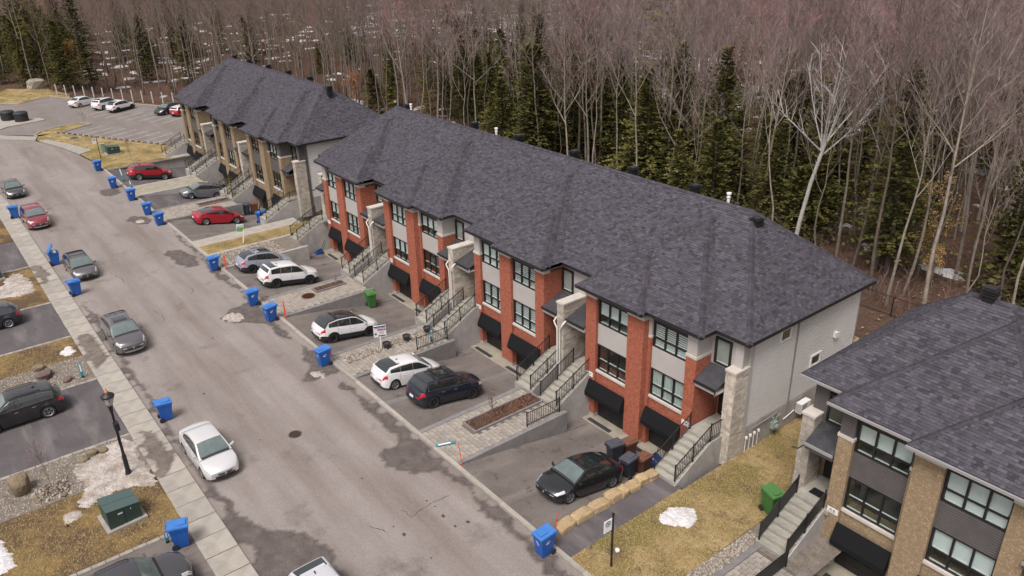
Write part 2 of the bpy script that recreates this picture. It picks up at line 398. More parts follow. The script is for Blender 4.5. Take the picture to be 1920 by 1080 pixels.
def inpoly(x, y, poly):
    c = False; n = len(poly)
    for i in range(n):
        x1, y1 = poly[i]; x2, y2 = poly[(i+1) % n]
        if (y1 > y) != (y2 > y) and x < (x2-x1)*(y-y1)/(y2-y1)+x1: c = not c
    return c
def cell_patch(name, poly, m, z, ylo, yhi, amp, cell=.13):
    """thin stain on a fine grid; the point attribute 'edge' lets its material thin out towards the rim"""
    mb = MB(); xs_ = [p[0] for p in poly]; ys_ = [p[1] for p in poly]; ins = set()
    for i in range(int((min(xs_)-1)/cell), int((max(xs_)+1)/cell)+1):
        for j in range(int((min(ys_)-1)/cell), int((max(ys_)+1)/cell)+1):
            x, y = (i+.5)*cell, (j+.5)*cell
            if not ylo < y < yhi: continue
            dx = amp*(mnoise.noise((x*.9, y*.9, 1))+.6*mnoise.noise((x*2.7, y*2.7, 4))); dy = amp*(mnoise.noise((x*.9, y*.9, 11))+.6*mnoise.noise((x*2.7, y*2.7, 14)))
            if inpoly(x+dx, y+dy, poly): ins.add((i, j))
    dep = {}; cur = set(ins); lev = 0
    while cur and lev < 5:
        rim = {c for c in cur if any(((c[0]+a, c[1]+b) not in cur) and ylo < (c[1]+b+.5)*cell < yhi for a, b in ((1, 0), (-1, 0), (0, 1), (0, -1)))}
        for c in rim: dep[c] = lev
        cur -= rim; lev += 1
    ids = {}; ed = []
    for i, j in sorted(ins):
        f = []
        for a, b in ((i, j), (i+1, j), (i+1, j+1), (i, j+1)):
            if (a, b) not in ids:
                ids[a, b] = len(mb.v); mb.v.append((a*cell, min(max(b*cell, ylo), yhi), z))
                nb_ = [dep.get(c, 5) if c in ins else (5 if not ylo < (c[1]+.5)*cell < yhi else -1) for c in ((a-1, b-1), (a, b-1), (a-1, b), (a, b))]
                ed.append(max(0, min(nb_)+1)/5)
            f.append(ids[a, b])
        mb.f.append(tuple(f)); mb.m.append(0); mb.t.append(.5)
    me = mb.mesh(name, m); at = me.attributes.new('edge', 'FLOAT', 'POINT'); at.data.foreach_set('value', ed)
    return link(name, me, kind='structure')
def thin_rim(m, hi=.55):
    """mix a stain material with transparency by depth from its rim, broken up by noise"""
    t = MATS[m].node_tree; b = t.nodes['Principled BSDF']; o = t.nodes['Material Output']
    tc = nd(t, 'ShaderNodeTexCoord').outputs['Object']
    at = nd(t, 'ShaderNodeAttribute', attribute_name='edge')
    n1 = noise(t, tc, 3.0, 6, .72)
    ad = nd(t, 'ShaderNodeMath', operation='MULTIPLY_ADD'); t.links.new(n1, ad.inputs[0]); ad.inputs[1].default_value = .7; ad.inputs[2].default_value = -.35
    sm = nd(t, 'ShaderNodeMath', operation='ADD'); t.links.new(ad.outputs[0], sm.inputs[0]); t.links.new(at.outputs['Fac'], sm.inputs[1])
    mr = nd(t, 'ShaderNodeMapRange', clamp=True); mr.inputs[1].default_value = .12; mr.inputs[2].default_value = hi; mr.inputs[4].default_value = .93; t.links.new(sm.outputs[0], mr.inputs[0])
    mu = nd(t, 'ShaderNodeMath', operation='MULTIPLY'); t.links.new(mr.outputs[0], mu.inputs[0])
    m2 = nd(t, 'ShaderNodeMapRange', clamp=True); m2.inputs[2].default_value = .2; t.links.new(at.outputs['Fac'], m2.inputs[0]); t.links.new(m2.outputs[0], mu.inputs[1])
    tr = nd(t, 'ShaderNodeBsdfTransparent'); mx = nd(t, 'ShaderNodeMixShader')
    t.links.new(mu.outputs[0], mx.inputs[0]); t.links.new(tr.outputs[0], mx.inputs[1]); t.links.new(b.outputs[0], mx.inputs[2]); t.links.new(mx.outputs[0], o.inputs[0])
thin_rim('asphalt_damp', .75); thin_rim('mud', .6)
def blob_mesh(name, m, size, seed, rough=.18, sub=2, flat=.0, box=.72):
    import bmesh
    bm = bmesh.new(); bmesh.ops.create_icosphere(bm, subdivisions=sub, radius=1)
    r = random.Random(seed); ph = [r.uniform(0, 6.3) for _ in range(9)]
    for v in bm.verts:
        c = v.co
        k = 1+rough*(math.sin(2.3*c.x+ph[0])*math.cos(2.9*c.y+ph[1])+.7*math.sin(4.1*c.z+ph[2]+2*c.x)+.5*math.sin(6.3*c.y+ph[3])*math.sin(5.1*c.x+ph[4]))+r.uniform(-.5, .5)*rough*.5
        # boxy
        q = Vector([math.copysign(abs(t)**box, t) for t in c])*k
        v.co = (q.x*size[0]/2, q.y*size[1]/2, max(q.z, -.8 if flat else -9)*size[2]/2)
    me = bpy.data.meshes.new(name); bm.to_mesh(me); bm.free(); me.materials.append(MATS[m])
    return me

# ------------------------------------------------------------------ large ground
DRV = [(-112.0, -66.9+0.0)]
def ground_z(x, y):
    b = .0
    if y > 50: b += (y-50)*.012
    return b
mb = MB()
xs = [-700, -400, -250, -190]+list(range(-170, 41, 6))+[80, 160, 400]
ys = [-300, -120, -60, -30, -10, 7.0, 18.5, 31.0, 36, 41.0, 46, 50]+list(range(54, 130, 6))+[140, 160, 190, 230, 290, 400, 700]
vid = {}
for i, x in enumerate(xs):
    for j, y in enumerate(ys):
        z = ground_z(x, y)-.03-(.10 if (y < 31.5 and x < -103) else 0)
        if y > 55 and x > -180: z += random.uniform(-.12, .12)
        vid[i, j] = len(mb.v); mb.v.append((x, y, z))
for i in range(len(xs)-1):
    for j in range(len(ys)-1):
        x0, x1, y0, y1 = xs[i], xs[i+1], ys[j], ys[j+1]
        if -105 < x0 and x1 < 12 and 7 <= y0 and y1 <= 31.0: continue        # street and driveways have their own surfaces
        mb.f.append((vid[i, j], vid[i+1, j], vid[i+1, j+1], vid[i, j+1])); mb.m.append(0); mb.t.append(.5)
obj('ground', mb, 'forest_floor', kind='structure')

# road
outer = [(30, 18.27), (-104.7, 18.27), (-110, 18.1), (-114.5, 17.6), (-121, 16.4), (-127.5, 14.6), (-132.5, 10.0), (-136, 2), (-139, -12), (-140, -40)]
inner = [(-128, -40), (-127, -12), (-122, -2), (-115, 4), (-106, 6.6), (-98, 7.12), (30, 7.12)]
road = outer+inner[0:]
mbr = MB(); mbr.face([(x, y, -.08) for x, y in outer[::-1]] and [(x, y, -.08) for x, y in (inner+outer)][::1])
obj('road', mbr, 'asphalt_road', kind='structure')
DAMP = [
 [(-41.14, 18.2), (-40.36, 17.0), (-38.71, 17.46), (-36.3, 17.12), (-34.77, 17.05), (-33.63, 17.32), (-32.64, 16.92), (-32.74, 15.9), (-32.18, 15.31), (-31.4, 15.28), (-30.15, 15.7), (-29.41, 16.12), (-29.42, 16.56), (-28.95, 17.29), (-27.83, 17.43), (-26.52, 17.55), (-25.86, 17.22), (-23.89, 17.2), (-22.49, 17.39), (-21.17, 17.31), (-20.28, 16.7), (-19.0, 17.3), (-18, 18.2)],
 [(-79.77, 18.2), (-73.28, 17.53), (-70.76, 17.7), (-67.3, 17.83), (-62.96, 16.96), (-60.63, 17.47), (-59.11, 17.64), (-56.58, 17.54), (-56.22, 16.98), (-56.24, 16.01), (-55.2, 15.36), (-54.66, 14.63), (-53.33, 15.08), (-52.21, 16.39), (-51.12, 17.02), (-48.78, 16.74), (-46.9, 18.2)],
 [(-71.83, 15.5), (-71.64, 16.7), (-70.76, 17.5), (-67.72, 17.8), (-65.57, 17.4), (-66.1, 16.21), (-67.22, 15.51), (-69.84, 15.54)],
 [(-83.25, 15.08), (-84.08, 16.4), (-83.32, 17.41), (-81.27, 17.71), (-79.73, 17.11), (-80.81, 15.88)],
 [(-95.59, 15.27), (-96.11, 16.66), (-95.64, 17.68), (-93.27, 17.85), (-92.28, 16.86), (-93.08, 15.41)],
 [(-34.7, 7.95), (-31.87, 8.25), (-30.49, 9.03), (-28.84, 10.46), (-26.6, 10.44), (-24.4, 10.36), (-24.2, 7.2), (-34.5, 7.2)],
 [(-66, 7.2), (-43.83, 7.2), (-33.4, 7.25), (-33.74, 8.1), (-37.96, 7.9), (-42.64, 7.75), (-45.41, 7.95), (-51.27, 7.9), (-60.12, 8.27), (-62.91, 7.9)],
 [(-48.0, 18.2), (-41.6, 18.2), (-41.54, 17.6), (-41.89, 16.28), (-41.95, 15.34), (-43.03, 15.83), (-43.76, 16.83), (-45.05, 16.75)],
]
for k, p in enumerate(DAMP):
    cell_patch('damp_patch', smoothpoly(p, 1), 'asphalt_damp', -.076+k*.0035, 7.13, 18.26, .30)
for pts, wd in (([(-27.75, 14.4), (-27.01, 14.42), (-27.15, 15.1), (-27.29, 15.77), (-27.13, 16.81)], .05), ([(-27.72, 12.53), (-27.32, 12.75), (-26.94, 12.96)], .05), ([(-68.8, 10.9), (-67.6, 11.2), (-66.5, 11.15)], .06), ([(-60.6, 14.7), (-61.4, 15.1), (-62.2, 15.0)], .05), ([(-59.77, 11.4), (-58.2, 11.7), (-56.9, 11.5)], .04)):
    mb = MB()
    for (xa, ya), (xb, yb) in zip(pts, pts[1:]):
        n_ = 5; prev = None
        for k in range(n_+1):
            f = k/n_; x, y = xa+(xb-xa)*f+random.uniform(-.04, .04), ya+(yb-ya)*f+random.uniform(-.04, .04); w_ = wd*random.uniform(.4, 1.1)
            L_ = math.hypot(xb-xa, yb-ya); nx, ny = -(yb-ya)/L_*w_/2, (xb-xa)/L_*w_/2
            if prev: mb.face([prev[0], (x-nx, y-ny, -.0745), (x+nx, y+ny, -.0745), prev[1]])
            prev = ((x-nx, y-ny, -.0745), (x+nx, y+ny, -.0745))
    obj('road_crack', mb, 'tar', kind='structure')
for x, y in [(-27.56, 15.66), (-26.93, 15.74), (-26.08, 15.67), (-26.99, 13.41), (-26.2, 13.52), (-25.12, 15.71), (-24.96, 16.37), (-24.08, 13.68), (-31.22, 14.02), (-38, 11.2), (-52, 13.4), (-45, 10.4)]:
    q = random.uniform(.07, .17); sheet('oil_spot', [[(x+q*random.uniform(.6, 1.1)*math.cos(k*.7), y+q*.7*random.uniform(.6, 1.1)*math.sin(k*.7)) for k in range(9)]], 'tar', -.0738, kind='structure')
MUD = [[(-43.36, 5.65), (-43.18, 6.69), (-42.76, 6.89), (-40.94, 7.05), (-39.11, 7.05), (-38.16, 6.25), (-37.6, 5.71), (-38.97, 5.66), (-40.98, 5.68), (-42.62, 5.92)],
 [(-58.77, 5.65), (-58.79, 6.97), (-56.43, 7.05), (-53.63, 7.05), (-51.76, 6.01), (-53.21, 5.65), (-55.9, 5.65)],
 [(-76.11, 5.65), (-75.34, 6.62), (-72.2, 6.89), (-70.47, 6.37), (-70.0, 5.65), (-72.93, 5.65)]]
for p in MUD:
    cell_patch('mud_patch', smoothpoly(p, 1), 'mud', .010, 5.62, 7.10, .35)

# sidewalk on the left: slab by slab
swr = link('sidewalk', None, kind='structure', loc=(-60, 6.36, 0))
slab = MB(); slab.box(-.728, .728, -.75, .755, -.12, 0)
slab_me = slab.mesh('slab', 'concrete')
for k in range(62):
    link('slab', slab_me, swr, loc=(-98+k*1.5+.75+60, 0, random.uniform(-.006, .004)), rot=(random.uniform(-.004, .004), random.uniform(-.004, .004), 0))
mb = MB()
swx = [(-98, 5.61, 7.115), (-106, 5.0, 6.6), (-115, 2.4, 4)]
for a, b in zip(swx, swx[1:]): mb.face([(a[0], a[1], -.002), (a[0], a[2], -.002), (b[0], b[2], -.002), (b[0], b[1], -.002)][::-1])
wpart('slab_strip', mb, 'concrete', swr)
mb = MB(); mb.box(-98, -5, 5.62, 7.09, -.2, -.10); wpart('bedding', mb, 'paver_joint', swr)
# kerb on the right
kr = link('kerb', None, kind='structure', loc=(-60, 18.4, 0))
ks = MB(); ks.box(-1.492, 1.492, -.125, .125, -.2, .018); ks_me = ks.mesh('kerb_stone', 'concrete')
for k in range(33): link('kerb_stone', ks_me, kr, loc=(-106+k*3+1.5+60, 0, random.uniform(-.006, .004)))
# far bend sidewalk
mb = MB()
def strip(mb, a, b, z, d=.15):
    n = len(a)
    for i in range(n-1):
        mb.face([(a[i][0], a[i][1], z), (a[i+1][0], a[i+1][1], z), (b[i+1][0], b[i+1][1], z), (b[i][0], b[i][1], z)])
        mb.face([(a[i][0], a[i][1], z-d), (a[i+1][0], a[i+1][1], z-d), (a[i+1][0], a[i+1][1], z), (a[i][0], a[i][1], z)])
strip(mb, [(-114.6, 17.7), (-121, 16.5), (-126.6, 14.95)], [(-115.8, 19.4), (-121.4, 17.9), (-126.4, 16.2)], .05)
strip(mb, [(-127.6, 14.65), (-132.6, 10.1), (-136.1, 2)], [(-129.8, 15.3), (-134.6, 11.2), (-138, 2.3)], .04)
obj('sidewalk', mb, 'concrete', kind='structure')

# ------------------------------------------------------------------ right-hand lots: driveways, walkways, lawns
drv_prof = [(18.53, .0), (22, -.52), (26.0, -1.30), (27.6, -1.45), (28.0, -1.46)]
def driveway(x0, x1, m='asphalt_drive', dy=0.0):
    mb = MB()
    for (ya, za), (yb, zb) in zip(drv_prof, drv_prof[1:]):
        mb.face([(x0, ya+dy*(ya > 20), za), (x1, ya+dy*(ya > 20), za), (x1, yb+dy, zb), (x0, yb+dy, zb)])
    obj('driveway', mb, m, kind='structure')
    mb = MB(); mb.box(x0-1.6, x1+.6, 28.0+dy, 31+dy, -1.9, -1.44)
    obj('garage_apron', mb, 'apron', kind='structure')
    mb = MB()
    for xa, xb in ((x0-1.3, x0-.002), (x1+.002, x1+.5)): mb.face([(xa, 25.6+dy, -1.25), (xb, 25.6+dy, -1.25), (xb, 28.0+dy, -1.462), (xa, 28.0+dy, -1.462)])
    obj('driveway_verge', mb, m, kind='structure')
for d in (0, -11.75, -23.5):
    pass
driveway(-28.75, -21.9); driveway(-40.35, -32.9); driveway(-51.65, -44.25); driveway(-63.85, -55.75)
driveway(-79.8, -72.2, 'asphalt_drive'); driveway(-90.4, -84.25, 'asphalt_dark'); driveway(-104.2, -94.6, 'asphalt_dark')
driveway(-12.6, -3.0, 'asphalt_drive', -.4)
# driveway seams (concrete/paver strips dividing neighbours)
for x in (-36.6, -25.1):
    mb = MB()
    wd = .22 if x < -30 else .06
    for (ya, za), (yb, zb) in zip(drv_prof, drv_prof[1:]):
        mb.face([(x-wd, ya, za+.005), (x+wd, ya, za+.005), (x+wd, yb, zb+.005), (x-wd, yb, zb+.005)])
    obj('driveway_seam', mb, 'coping' if x < -30 else 'asphalt_lot', kind='structure')
# drains in the aprons
def drain(x0, x1, dy=0):
    mb = MB(); mb.box(x0, x1, 28.12+dy, 28.42+dy, -1.45, -1.432)
    k = x0+.06
    while k < x1-.05:
        mb.box(k, k+.05, 28.14+dy, 28.40+dy, -1.432, -1.428, 1); k += .12
    link('drain_grate', mb.mesh('drain_grate', ['drain', 'ink_black']), kind='structure')
for xo in (0, -11.75, -23.5, -35.25, -52.4, -64.15, -75.9):
    drain(-29.1+xo, -27.2+xo); drain(-25.5+xo, -23.9+xo)
drain(-12.9, -11.2, -.4)

def walkway(x0, x1, name, paved, y1=25.95, mdeep=-1.7, m='coping', skip=None):
    """level walk with coping and retaining sides; pavers are pieces of their own"""
    root = link(name, None, kind='structure', loc=((x0+x1)/2, 22, 0))
    mb = MB(); mb.box(x0+.02, x1-.02, 18.53, y1, mdeep, -.03)
    wpart('bed', mb, 'paver_joint', root)
    mb = MB()
    for xa, xb in ((x0-.012, x0+.30), (x1-.30, x1+.012)): mb.box(xa, xb, 18.53, y1+.3, mdeep, .02)
    wpart('coping', mb, 'coping' if paved else 'concrete_grey', root)
    if paved:
        pw, ph = .40, .27
        pm = MB(); pm.add([(-pw/2+.012, -ph/2+.012, 0), (pw/2-.012, -ph/2+.012, 0), (pw/2-.012, ph/2-.012, 0), (-pw/2+.012, ph/2-.012, 0),
                          (-pw/2, -ph/2, -.03), (pw/2, -ph/2, -.03), (pw/2, ph/2, -.03), (-pw/2, ph/2, -.03)],
                         [(0,1,2,3),(4,5,1,0),(5,6,2,1),(6,7,3,2),(7,4,0,3)])
        me = pm.mesh('paver', 'paver')
        y = 18.53+ph/2+.01; row = 0; n = 0
        while y < y1-.1:
            x = x0+.31+pw/2-(pw/2 if row % 2 else 0)
            while x < x1-.30:
                xa, xb = max(x-pw/2, x0+.305), min(x+pw/2, x1-.305)
                if xb-xa > .1 and not (skip and skip[0] < x < skip[1] and skip[2] < y < skip[3]) and n < 298:
                    link('paver', me, root, loc=((xa+xb)/2-root.location.x, y-22, random.uniform(0, .008)), sc_=((xb-xa)/pw*.97, .97, 1)); n += 1
                x += pw
            y += ph; row += 1
    else:
        mb = MB(); mb.box(x0+.305, x1-.305, 18.53, y1, -.03, .006); wpart('surface', mb, m, root)
    return root
walkway(-32.85, -28.8, 'walkway', True, skip=(-31.9, -30.5, 20.8, 26.0))
walkway(-44.2, -40.4, 'walkway', True, skip=(-43.25, -42.35, 19.0, 26))
walkway(-55.7, -51.7, 'walkway', True, skip=(-54.9, -54.0, 22.3, 25.0))
walkway(-84.2, -79.85, 'walkway', True)
walkway(-94.55, -90.45, 'walkway', False, m='apron')
walkway(-15.25, -12.65, 'walkway', True, 25.5)
walkway(-67.9, -63.9, 'walkway', False, m='gravel_soil')
# right lawn, asphalt path beside the rocks, gravel bed
mb = MB(); mb.box(-21.95, -20.0, 18.53, 26.15, -1.7, .004); obj('path', mb, 'asphalt_dark', kind='structure')
lw = [[(-20.0, 18.53), (-16.0, 18.53), (-16.0, 29.2), (-16.0, 46), (-19.9, 46), (-19.9, 26.0), (-20.0, 26.0)]]
sheet('lawn', lw, 'lawn', .01, kind='structure')
sheet('lawn', [rect(-16.0, -2, 41, 47), rect(-66, -20, 41, 47.5)], 'lawn', .012, kind='structure')
sheet('lawn', [rect(-70.35, -67.9, 18.53, 46)], 'lawn', .006, kind='structure')
sheet('lawn', [[(-130.56, 17.81), (-126.4, 16.25), (-115.8, 19.45), (-114.55, 17.75), (-110, 18.2), (-106.0, 18.35), (-104.3, 18.4), (-104.3, 26), (-108, 29), (-112.02, 27.6)],
               [(-131.04, 15.1), (-129.8, 15.3), (-130.56, 17.81), (-130.43, 18.85), (-133.12, 22.94), (-134.1, 22.87), (-135.22, 21.99), (-134.9, 19.16), (-132.97, 16.14)],
               [(-126.5, 15.05), (-126.38, 16.2), (-130.5, 17.75), (-130.95, 15.2), (-129.8, 15.4), (-127.7, 14.8)]], 'lawn', .015, kind='structure')
mb = MB(); isl = [(-129.9, 15.3), (-131.04, 15.1), (-132.97, 16.14), (-134.9, 19.16), (-135.22, 21.99), (-134.1, 22.87), (-133.12, 22.94), (-130.43, 18.85)]
for a, b in zip(isl, isl[1:]):
    a, b = np.array(a), np.array(b); d = (b-a)/np.linalg.norm(b-a); nx = np.array([-d[1], d[0]])*.11
    mb.prism([tuple(a-nx), tuple(b-nx), tuple(b+nx), tuple(a+nx)], 'z', -.1, .11)
obj('island_kerb', mb, 'concrete', kind='structure')
mb = MB(); mb.box(-72.2, -70.35, 18.53, 28.5, -1.7, .012); obj('walkway', mb, 'concrete', kind='structure')
sheet('gravel_bed', [[(-16.06, 18.53), (-15.25, 18.53), (-15.25, 26.2), (-15.55, 26.5), (-15.95, 26.2)]], 'gravel_soil', .018, kind='structure')
sheet('gravel_bed', [rect(-67.6, -64.2, 19.2, 24.4)], 'gravel_soil', .02, kind='structure')
mb = MB(); mb.box(-21.95, -16.0, 18.2, 18.53, -.3, .004); 
sheet('soil', [rect(-16.4, -12.5, 18.53, 31.5)], 'gravel_soil', -.035, kind='structure')
# side-yard filler
mb = MB(); mb.box(-106, -104.25, 18.53, 31, -1.7, .0); obj('lawn_edge', mb, 'concrete_grey', kind='structure')

def stones(name, poly, n, smin, smax, z, m='gravel_stone', parent=None):
    mb = MB(); xs_ = [p[0] for p in poly]; ys_ = [p[1] for p in poly]; c = 0; g = 0
    while c < n and g < n*30:
        g += 1
        x, y = random.uniform(min(xs_), max(xs_)), random.uniform(min(ys_), max(ys_))
        if not inpoly(x, y, poly): continue
        s = random.uniform(smin, smax); a = random.uniform(0, 3.14); h = s*random.uniform(.35, .7); k = random.uniform(.6, 1)
        ca, sa = math.cos(a), math.sin(a)
        P = lambda u, v, w_: (x+u*ca-v*sa, y+u*sa+v*ca, z+w_)
        j = lambda: random.uniform(.75, 1.1)
        vs = [P(-s/2*j(), -s*k/2*j(), 0), P(s/2*j(), -s*k/2*j(), 0), P(s/2*j(), s*k/2*j(), 0), P(-s/2*j(), s*k/2*j(), 0),
              P(-s/3*j(), -s*k/3*j(), h), P(s/3*j(), -s*k/3*j(), h*j()), P(s/3*j(), s*k/3*j(), h), P(-s/3*j(), s*k/3*j(), h*j())]
        mb.add(vs, [(4,5,6,7),(0,1,5,4),(1,2,6,5),(2,3,7,6),(3,0,4,7)], 0, random.random()); c += 1
    return obj(name, mb, m, parent, kind='stuff')
stones('gravel', [(-16.04, 18.6), (-15.27, 18.6), (-15.27, 26.2), (-15.9, 26.2)], 1500, .05, .11, .018)
stones('gravel', rect(-67.5, -64.2, 19.2, 24.3), 1800, .06, .16, .02)
stones('gravel', rect(-43.25, -42.35, 19.0, 25.8), 1100, .06, .15, -.005)

# ------------------------------------------------------------------ left-hand lots
def lot(name, x0, x1, m, z=.0, y0=-14):
    return sheet(name, [rect(x0, x1, y0, 5.62)], m, z, kind='structure')
lot('driveway', -33.2, -24.5, 'asphalt_drive'); lot('lawn', -39.45, -33.4, 'lawn_muddy', .004)
lot('gravel_bed', -43.2, -39.45, 'gravel_soil', .002); lot('driveway', -51.1, -43.4, 'asphalt_dark')
lot('gravel_bed', -55.2, -51.3, 'gravel_soil', .003); lot('lawn', -58.7, -55.2, 'lawn_muddy', .005); lot('driveway', -66.0, -58.9, 'asphalt_dark')
lot('lawn', -75.4, -66.2, 'lawn_muddy', .002); lot('driveway', -83.6, -75.6, 'asphalt_dark'); lot('lawn', -90.9, -83.8, 'lawn_muddy', .002)
lot('driveway', -98, -91.1, 'asphalt_dark'); lot('lawn', -24.5, -10, 'lawn_muddy', .002)
stones('gravel', rect(-43.2, -39.5, -4, 4.6), 2600, .04, .09, .002)
stones('gravel', rect(-55.2, -51.3, -1.5, 5.5), 1800, .04, .10, .003)
# edging stones along the driveways
ed = MB(); ed.box(-.115, .115, -.285, .285, -.1, .035); ed_me = ed.mesh('edging_stone', 'edging')
for x in (-33.3, -43.3, -51.2, -58.8, -66.1, -75.5):
    root = link('driveway_edging', None, kind='structure', loc=(x, 5.3, 0))
    for k in range(15 if x > -60 else 8):
        link('edging_stone', ed_me, root, loc=(random.uniform(-.012, .012), -k*.6, random.uniform(-.01, .008)), rz=random.uniform(-.03, .03))
# lawn grass tufts (dry blades) close to the camera
def tufts(poly, n, z):
    mb = MB(); xs_ = [p[0] for p in poly]; ys_ = [p[1] for p in poly]
    c = 0
    while c < n:
        x, y = random.uniform(min(xs_), max(xs_)), random.uniform(min(ys_), max(ys_))
        c += 1
        if not inpoly(x, y, poly): continue
        for b in range(2):
            a = random.uniform(0, 6.28); l = random.uniform(.05, .13); s = random.uniform(.006, .014)
            dx, dy = math.cos(a), math.sin(a)
            mb.face([(x-dy*s, y+dx*s, z), (x+dy*s, y-dx*s, z), (x+dx*l, y+dy*l, z+random.uniform(.03, .07))], 0, random.random())
    obj('grass', mb, 'blade', kind='stuff')
tufts(lw[0], 14000, .008)
tufts(rect(-39.3, -33.5, -6, 5.5), 11000, .004)
tufts(rect(-58.6, -55.3, -2, 5.5), 2500, .005)
tufts(rect(-70.3, -68, 18.8, 30), 2500, .006)

# snow
def snow_mound(poly, h, m, name='snow_patch', label=None, z=.0, group=None, cell=.10, amp=.32):
    """melting snow: ragged outline, lumpy top, thin edge"""
    mb = MB(); xs_ = [p[0] for p in poly]; ys_ = [p[1] for p in poly]; q = smoothpoly(poly, 1); ins = {}
    I0, I1, J0, J1 = int((min(xs_)-1)/cell)-1, int((max(xs_)+1)/cell)+1, int((min(ys_)-1)/cell)-1, int((max(ys_)+1)/cell)+1
    for i in range(I0, I1):
        for j in range(J0, J1):
            x, y = (i+.5)*cell, (j+.5)*cell
            dx = amp*(.5*mnoise.noise((x, y, 3))+.6*mnoise.noise((x*2.6, y*2.6, 4))+.4*mnoise.noise((x*6, y*6, 8))); dy = amp*(.5*mnoise.noise((x, y, 13))+.6*mnoise.noise((x*2.6, y*2.6, 14))+.4*mnoise.noise((x*6, y*6, 18)))
            if inpoly(x+dx, y+dy, q): ins[i, j] = True
    def depth(i, j):
        d = 0
        for rr in (1, 2, 3, 4, 6):
            if all((i+a, j+b) in ins for a in (-rr, rr-1) for b in (-rr, rr-1)): d += 1
            else: break
        return d/5
    ids = {}
    def V(i, j):
        if (i, j) not in ids:
            ids[i, j] = len(mb.v); x, y = i*cell+random.uniform(-.025, .025), j*cell+random.uniform(-.025, .025); d = depth(i, j)
            mb.v.append((x, y, z+.004+h*(d**.7)*(.55+.55*mnoise.noise((x*1.6, y*1.6, 2))+.35*mnoise.noise((x*5, y*5, 6))+.3)+(.012 if d else 0)*random.random()))
        return ids[i, j]
    for i, j in ins: mb.f.append((V(i, j), V(i+1, j), V(i+1, j+1), V(i, j+1))); mb.m.append(0); mb.t.append(.5)
    return obj(name, mb, m, label=label, cat='snow', group=group)
snow_mound([(-41.31, 2.1), (-41.81, 2.62), (-42.22, 2.89), (-42.24, 3.65), (-43.0, 4.24), (-43.0, 5.06), (-42.52, 5.55), (-41.91, 5.5), (-40.9, 5.45), (-39.79, 5.5), (-38.05, 5.5), (-37.57, 5.4), (-37.63, 4.96), (-38.3, 4.4), (-38.29, 3.48), (-38.0, 2.7), (-38.02, 2.01), (-38.5, 1.76), (-39.06, 2.32), (-39.79, 2.61), (-40.24, 2.3)], .12, 'dirty_snow', label='large patch of dirty melting snow around the street lamp')
snow_mound([(-38.0, 1.07), (-38.03, 1.67), (-37.79, 1.96), (-37.4, 1.79), (-37.06, 1.22), (-37.38, 1.08)], .06, 'dirty_snow', label='small snow scrap on brown lawn left of the green transformer box')
snow_mound([(-38.76, -1.81), (-38.22, -1.56), (-37.33, -1.45), (-36.45, -1.34), (-35.63, -1.09), (-35.51, -1.48), (-35.38, -1.94), (-36, -3.4), (-38, -3.6)], .15, 'snow', label='white snow heap on the lawn at the bottom left corner', amp=.2)
snow_mound([(-19.25, 23.6), (-19.42, 24.1), (-19.41, 24.55), (-19.16, 24.95), (-18.82, 25.14), (-18.52, 25.37), (-18.16, 25.08), (-17.86, 24.58), (-17.78, 24.14), (-18.1, 23.95), (-18.39, 23.61), (-18.9, 23.41)], .16, 'snow', label='white snow patch on the side lawn by the no parking sign', amp=.14, cell=.07)
snow_mound([(-56.2, 4.25), (-57.38, 4.94), (-57.11, 5.4), (-56.39, 5.42), (-55.55, 5.02)], .08, 'snow', label='small bright snow patch on lawn beside the sidewalk')
snow_mound([(-72.06, 2.93), (-74.65, 4.06), (-74.43, 4.83), (-71.51, 5.17), (-69.52, 5.08), (-69.09, 4.02), (-69.66, 2.61), (-70.5, 1)], .09, 'dirty_snow', label='grey gritty snow bank on lawn next to small transformer')
snow_mound([(-54.9, 15.2), (-55.0, 15.9), (-54.5, 16.4), (-53.7, 16.3), (-53.3, 15.8), (-53.6, 15.2), (-54.3, 14.95)], .42, 'dirty_snow', z=-.08, label='dirty snow heap on the road between two blue bins')
snow_mound([(-43.2, 16.5), (-42.9, 17.4), (-42.1, 17.5), (-41.8, 16.9), (-42.3, 16.4)], .14, 'dirty_snow', z=-.08, label='low ridge of icy grit at the kerb')
snow_mound([(-81.9, 15.9), (-82.3, 16.7), (-81.3, 17.0), (-80.8, 16.3)], .15, 'dirty_snow', z=-.08, label='thin remnant of dirty snow beside distant kerb bins')

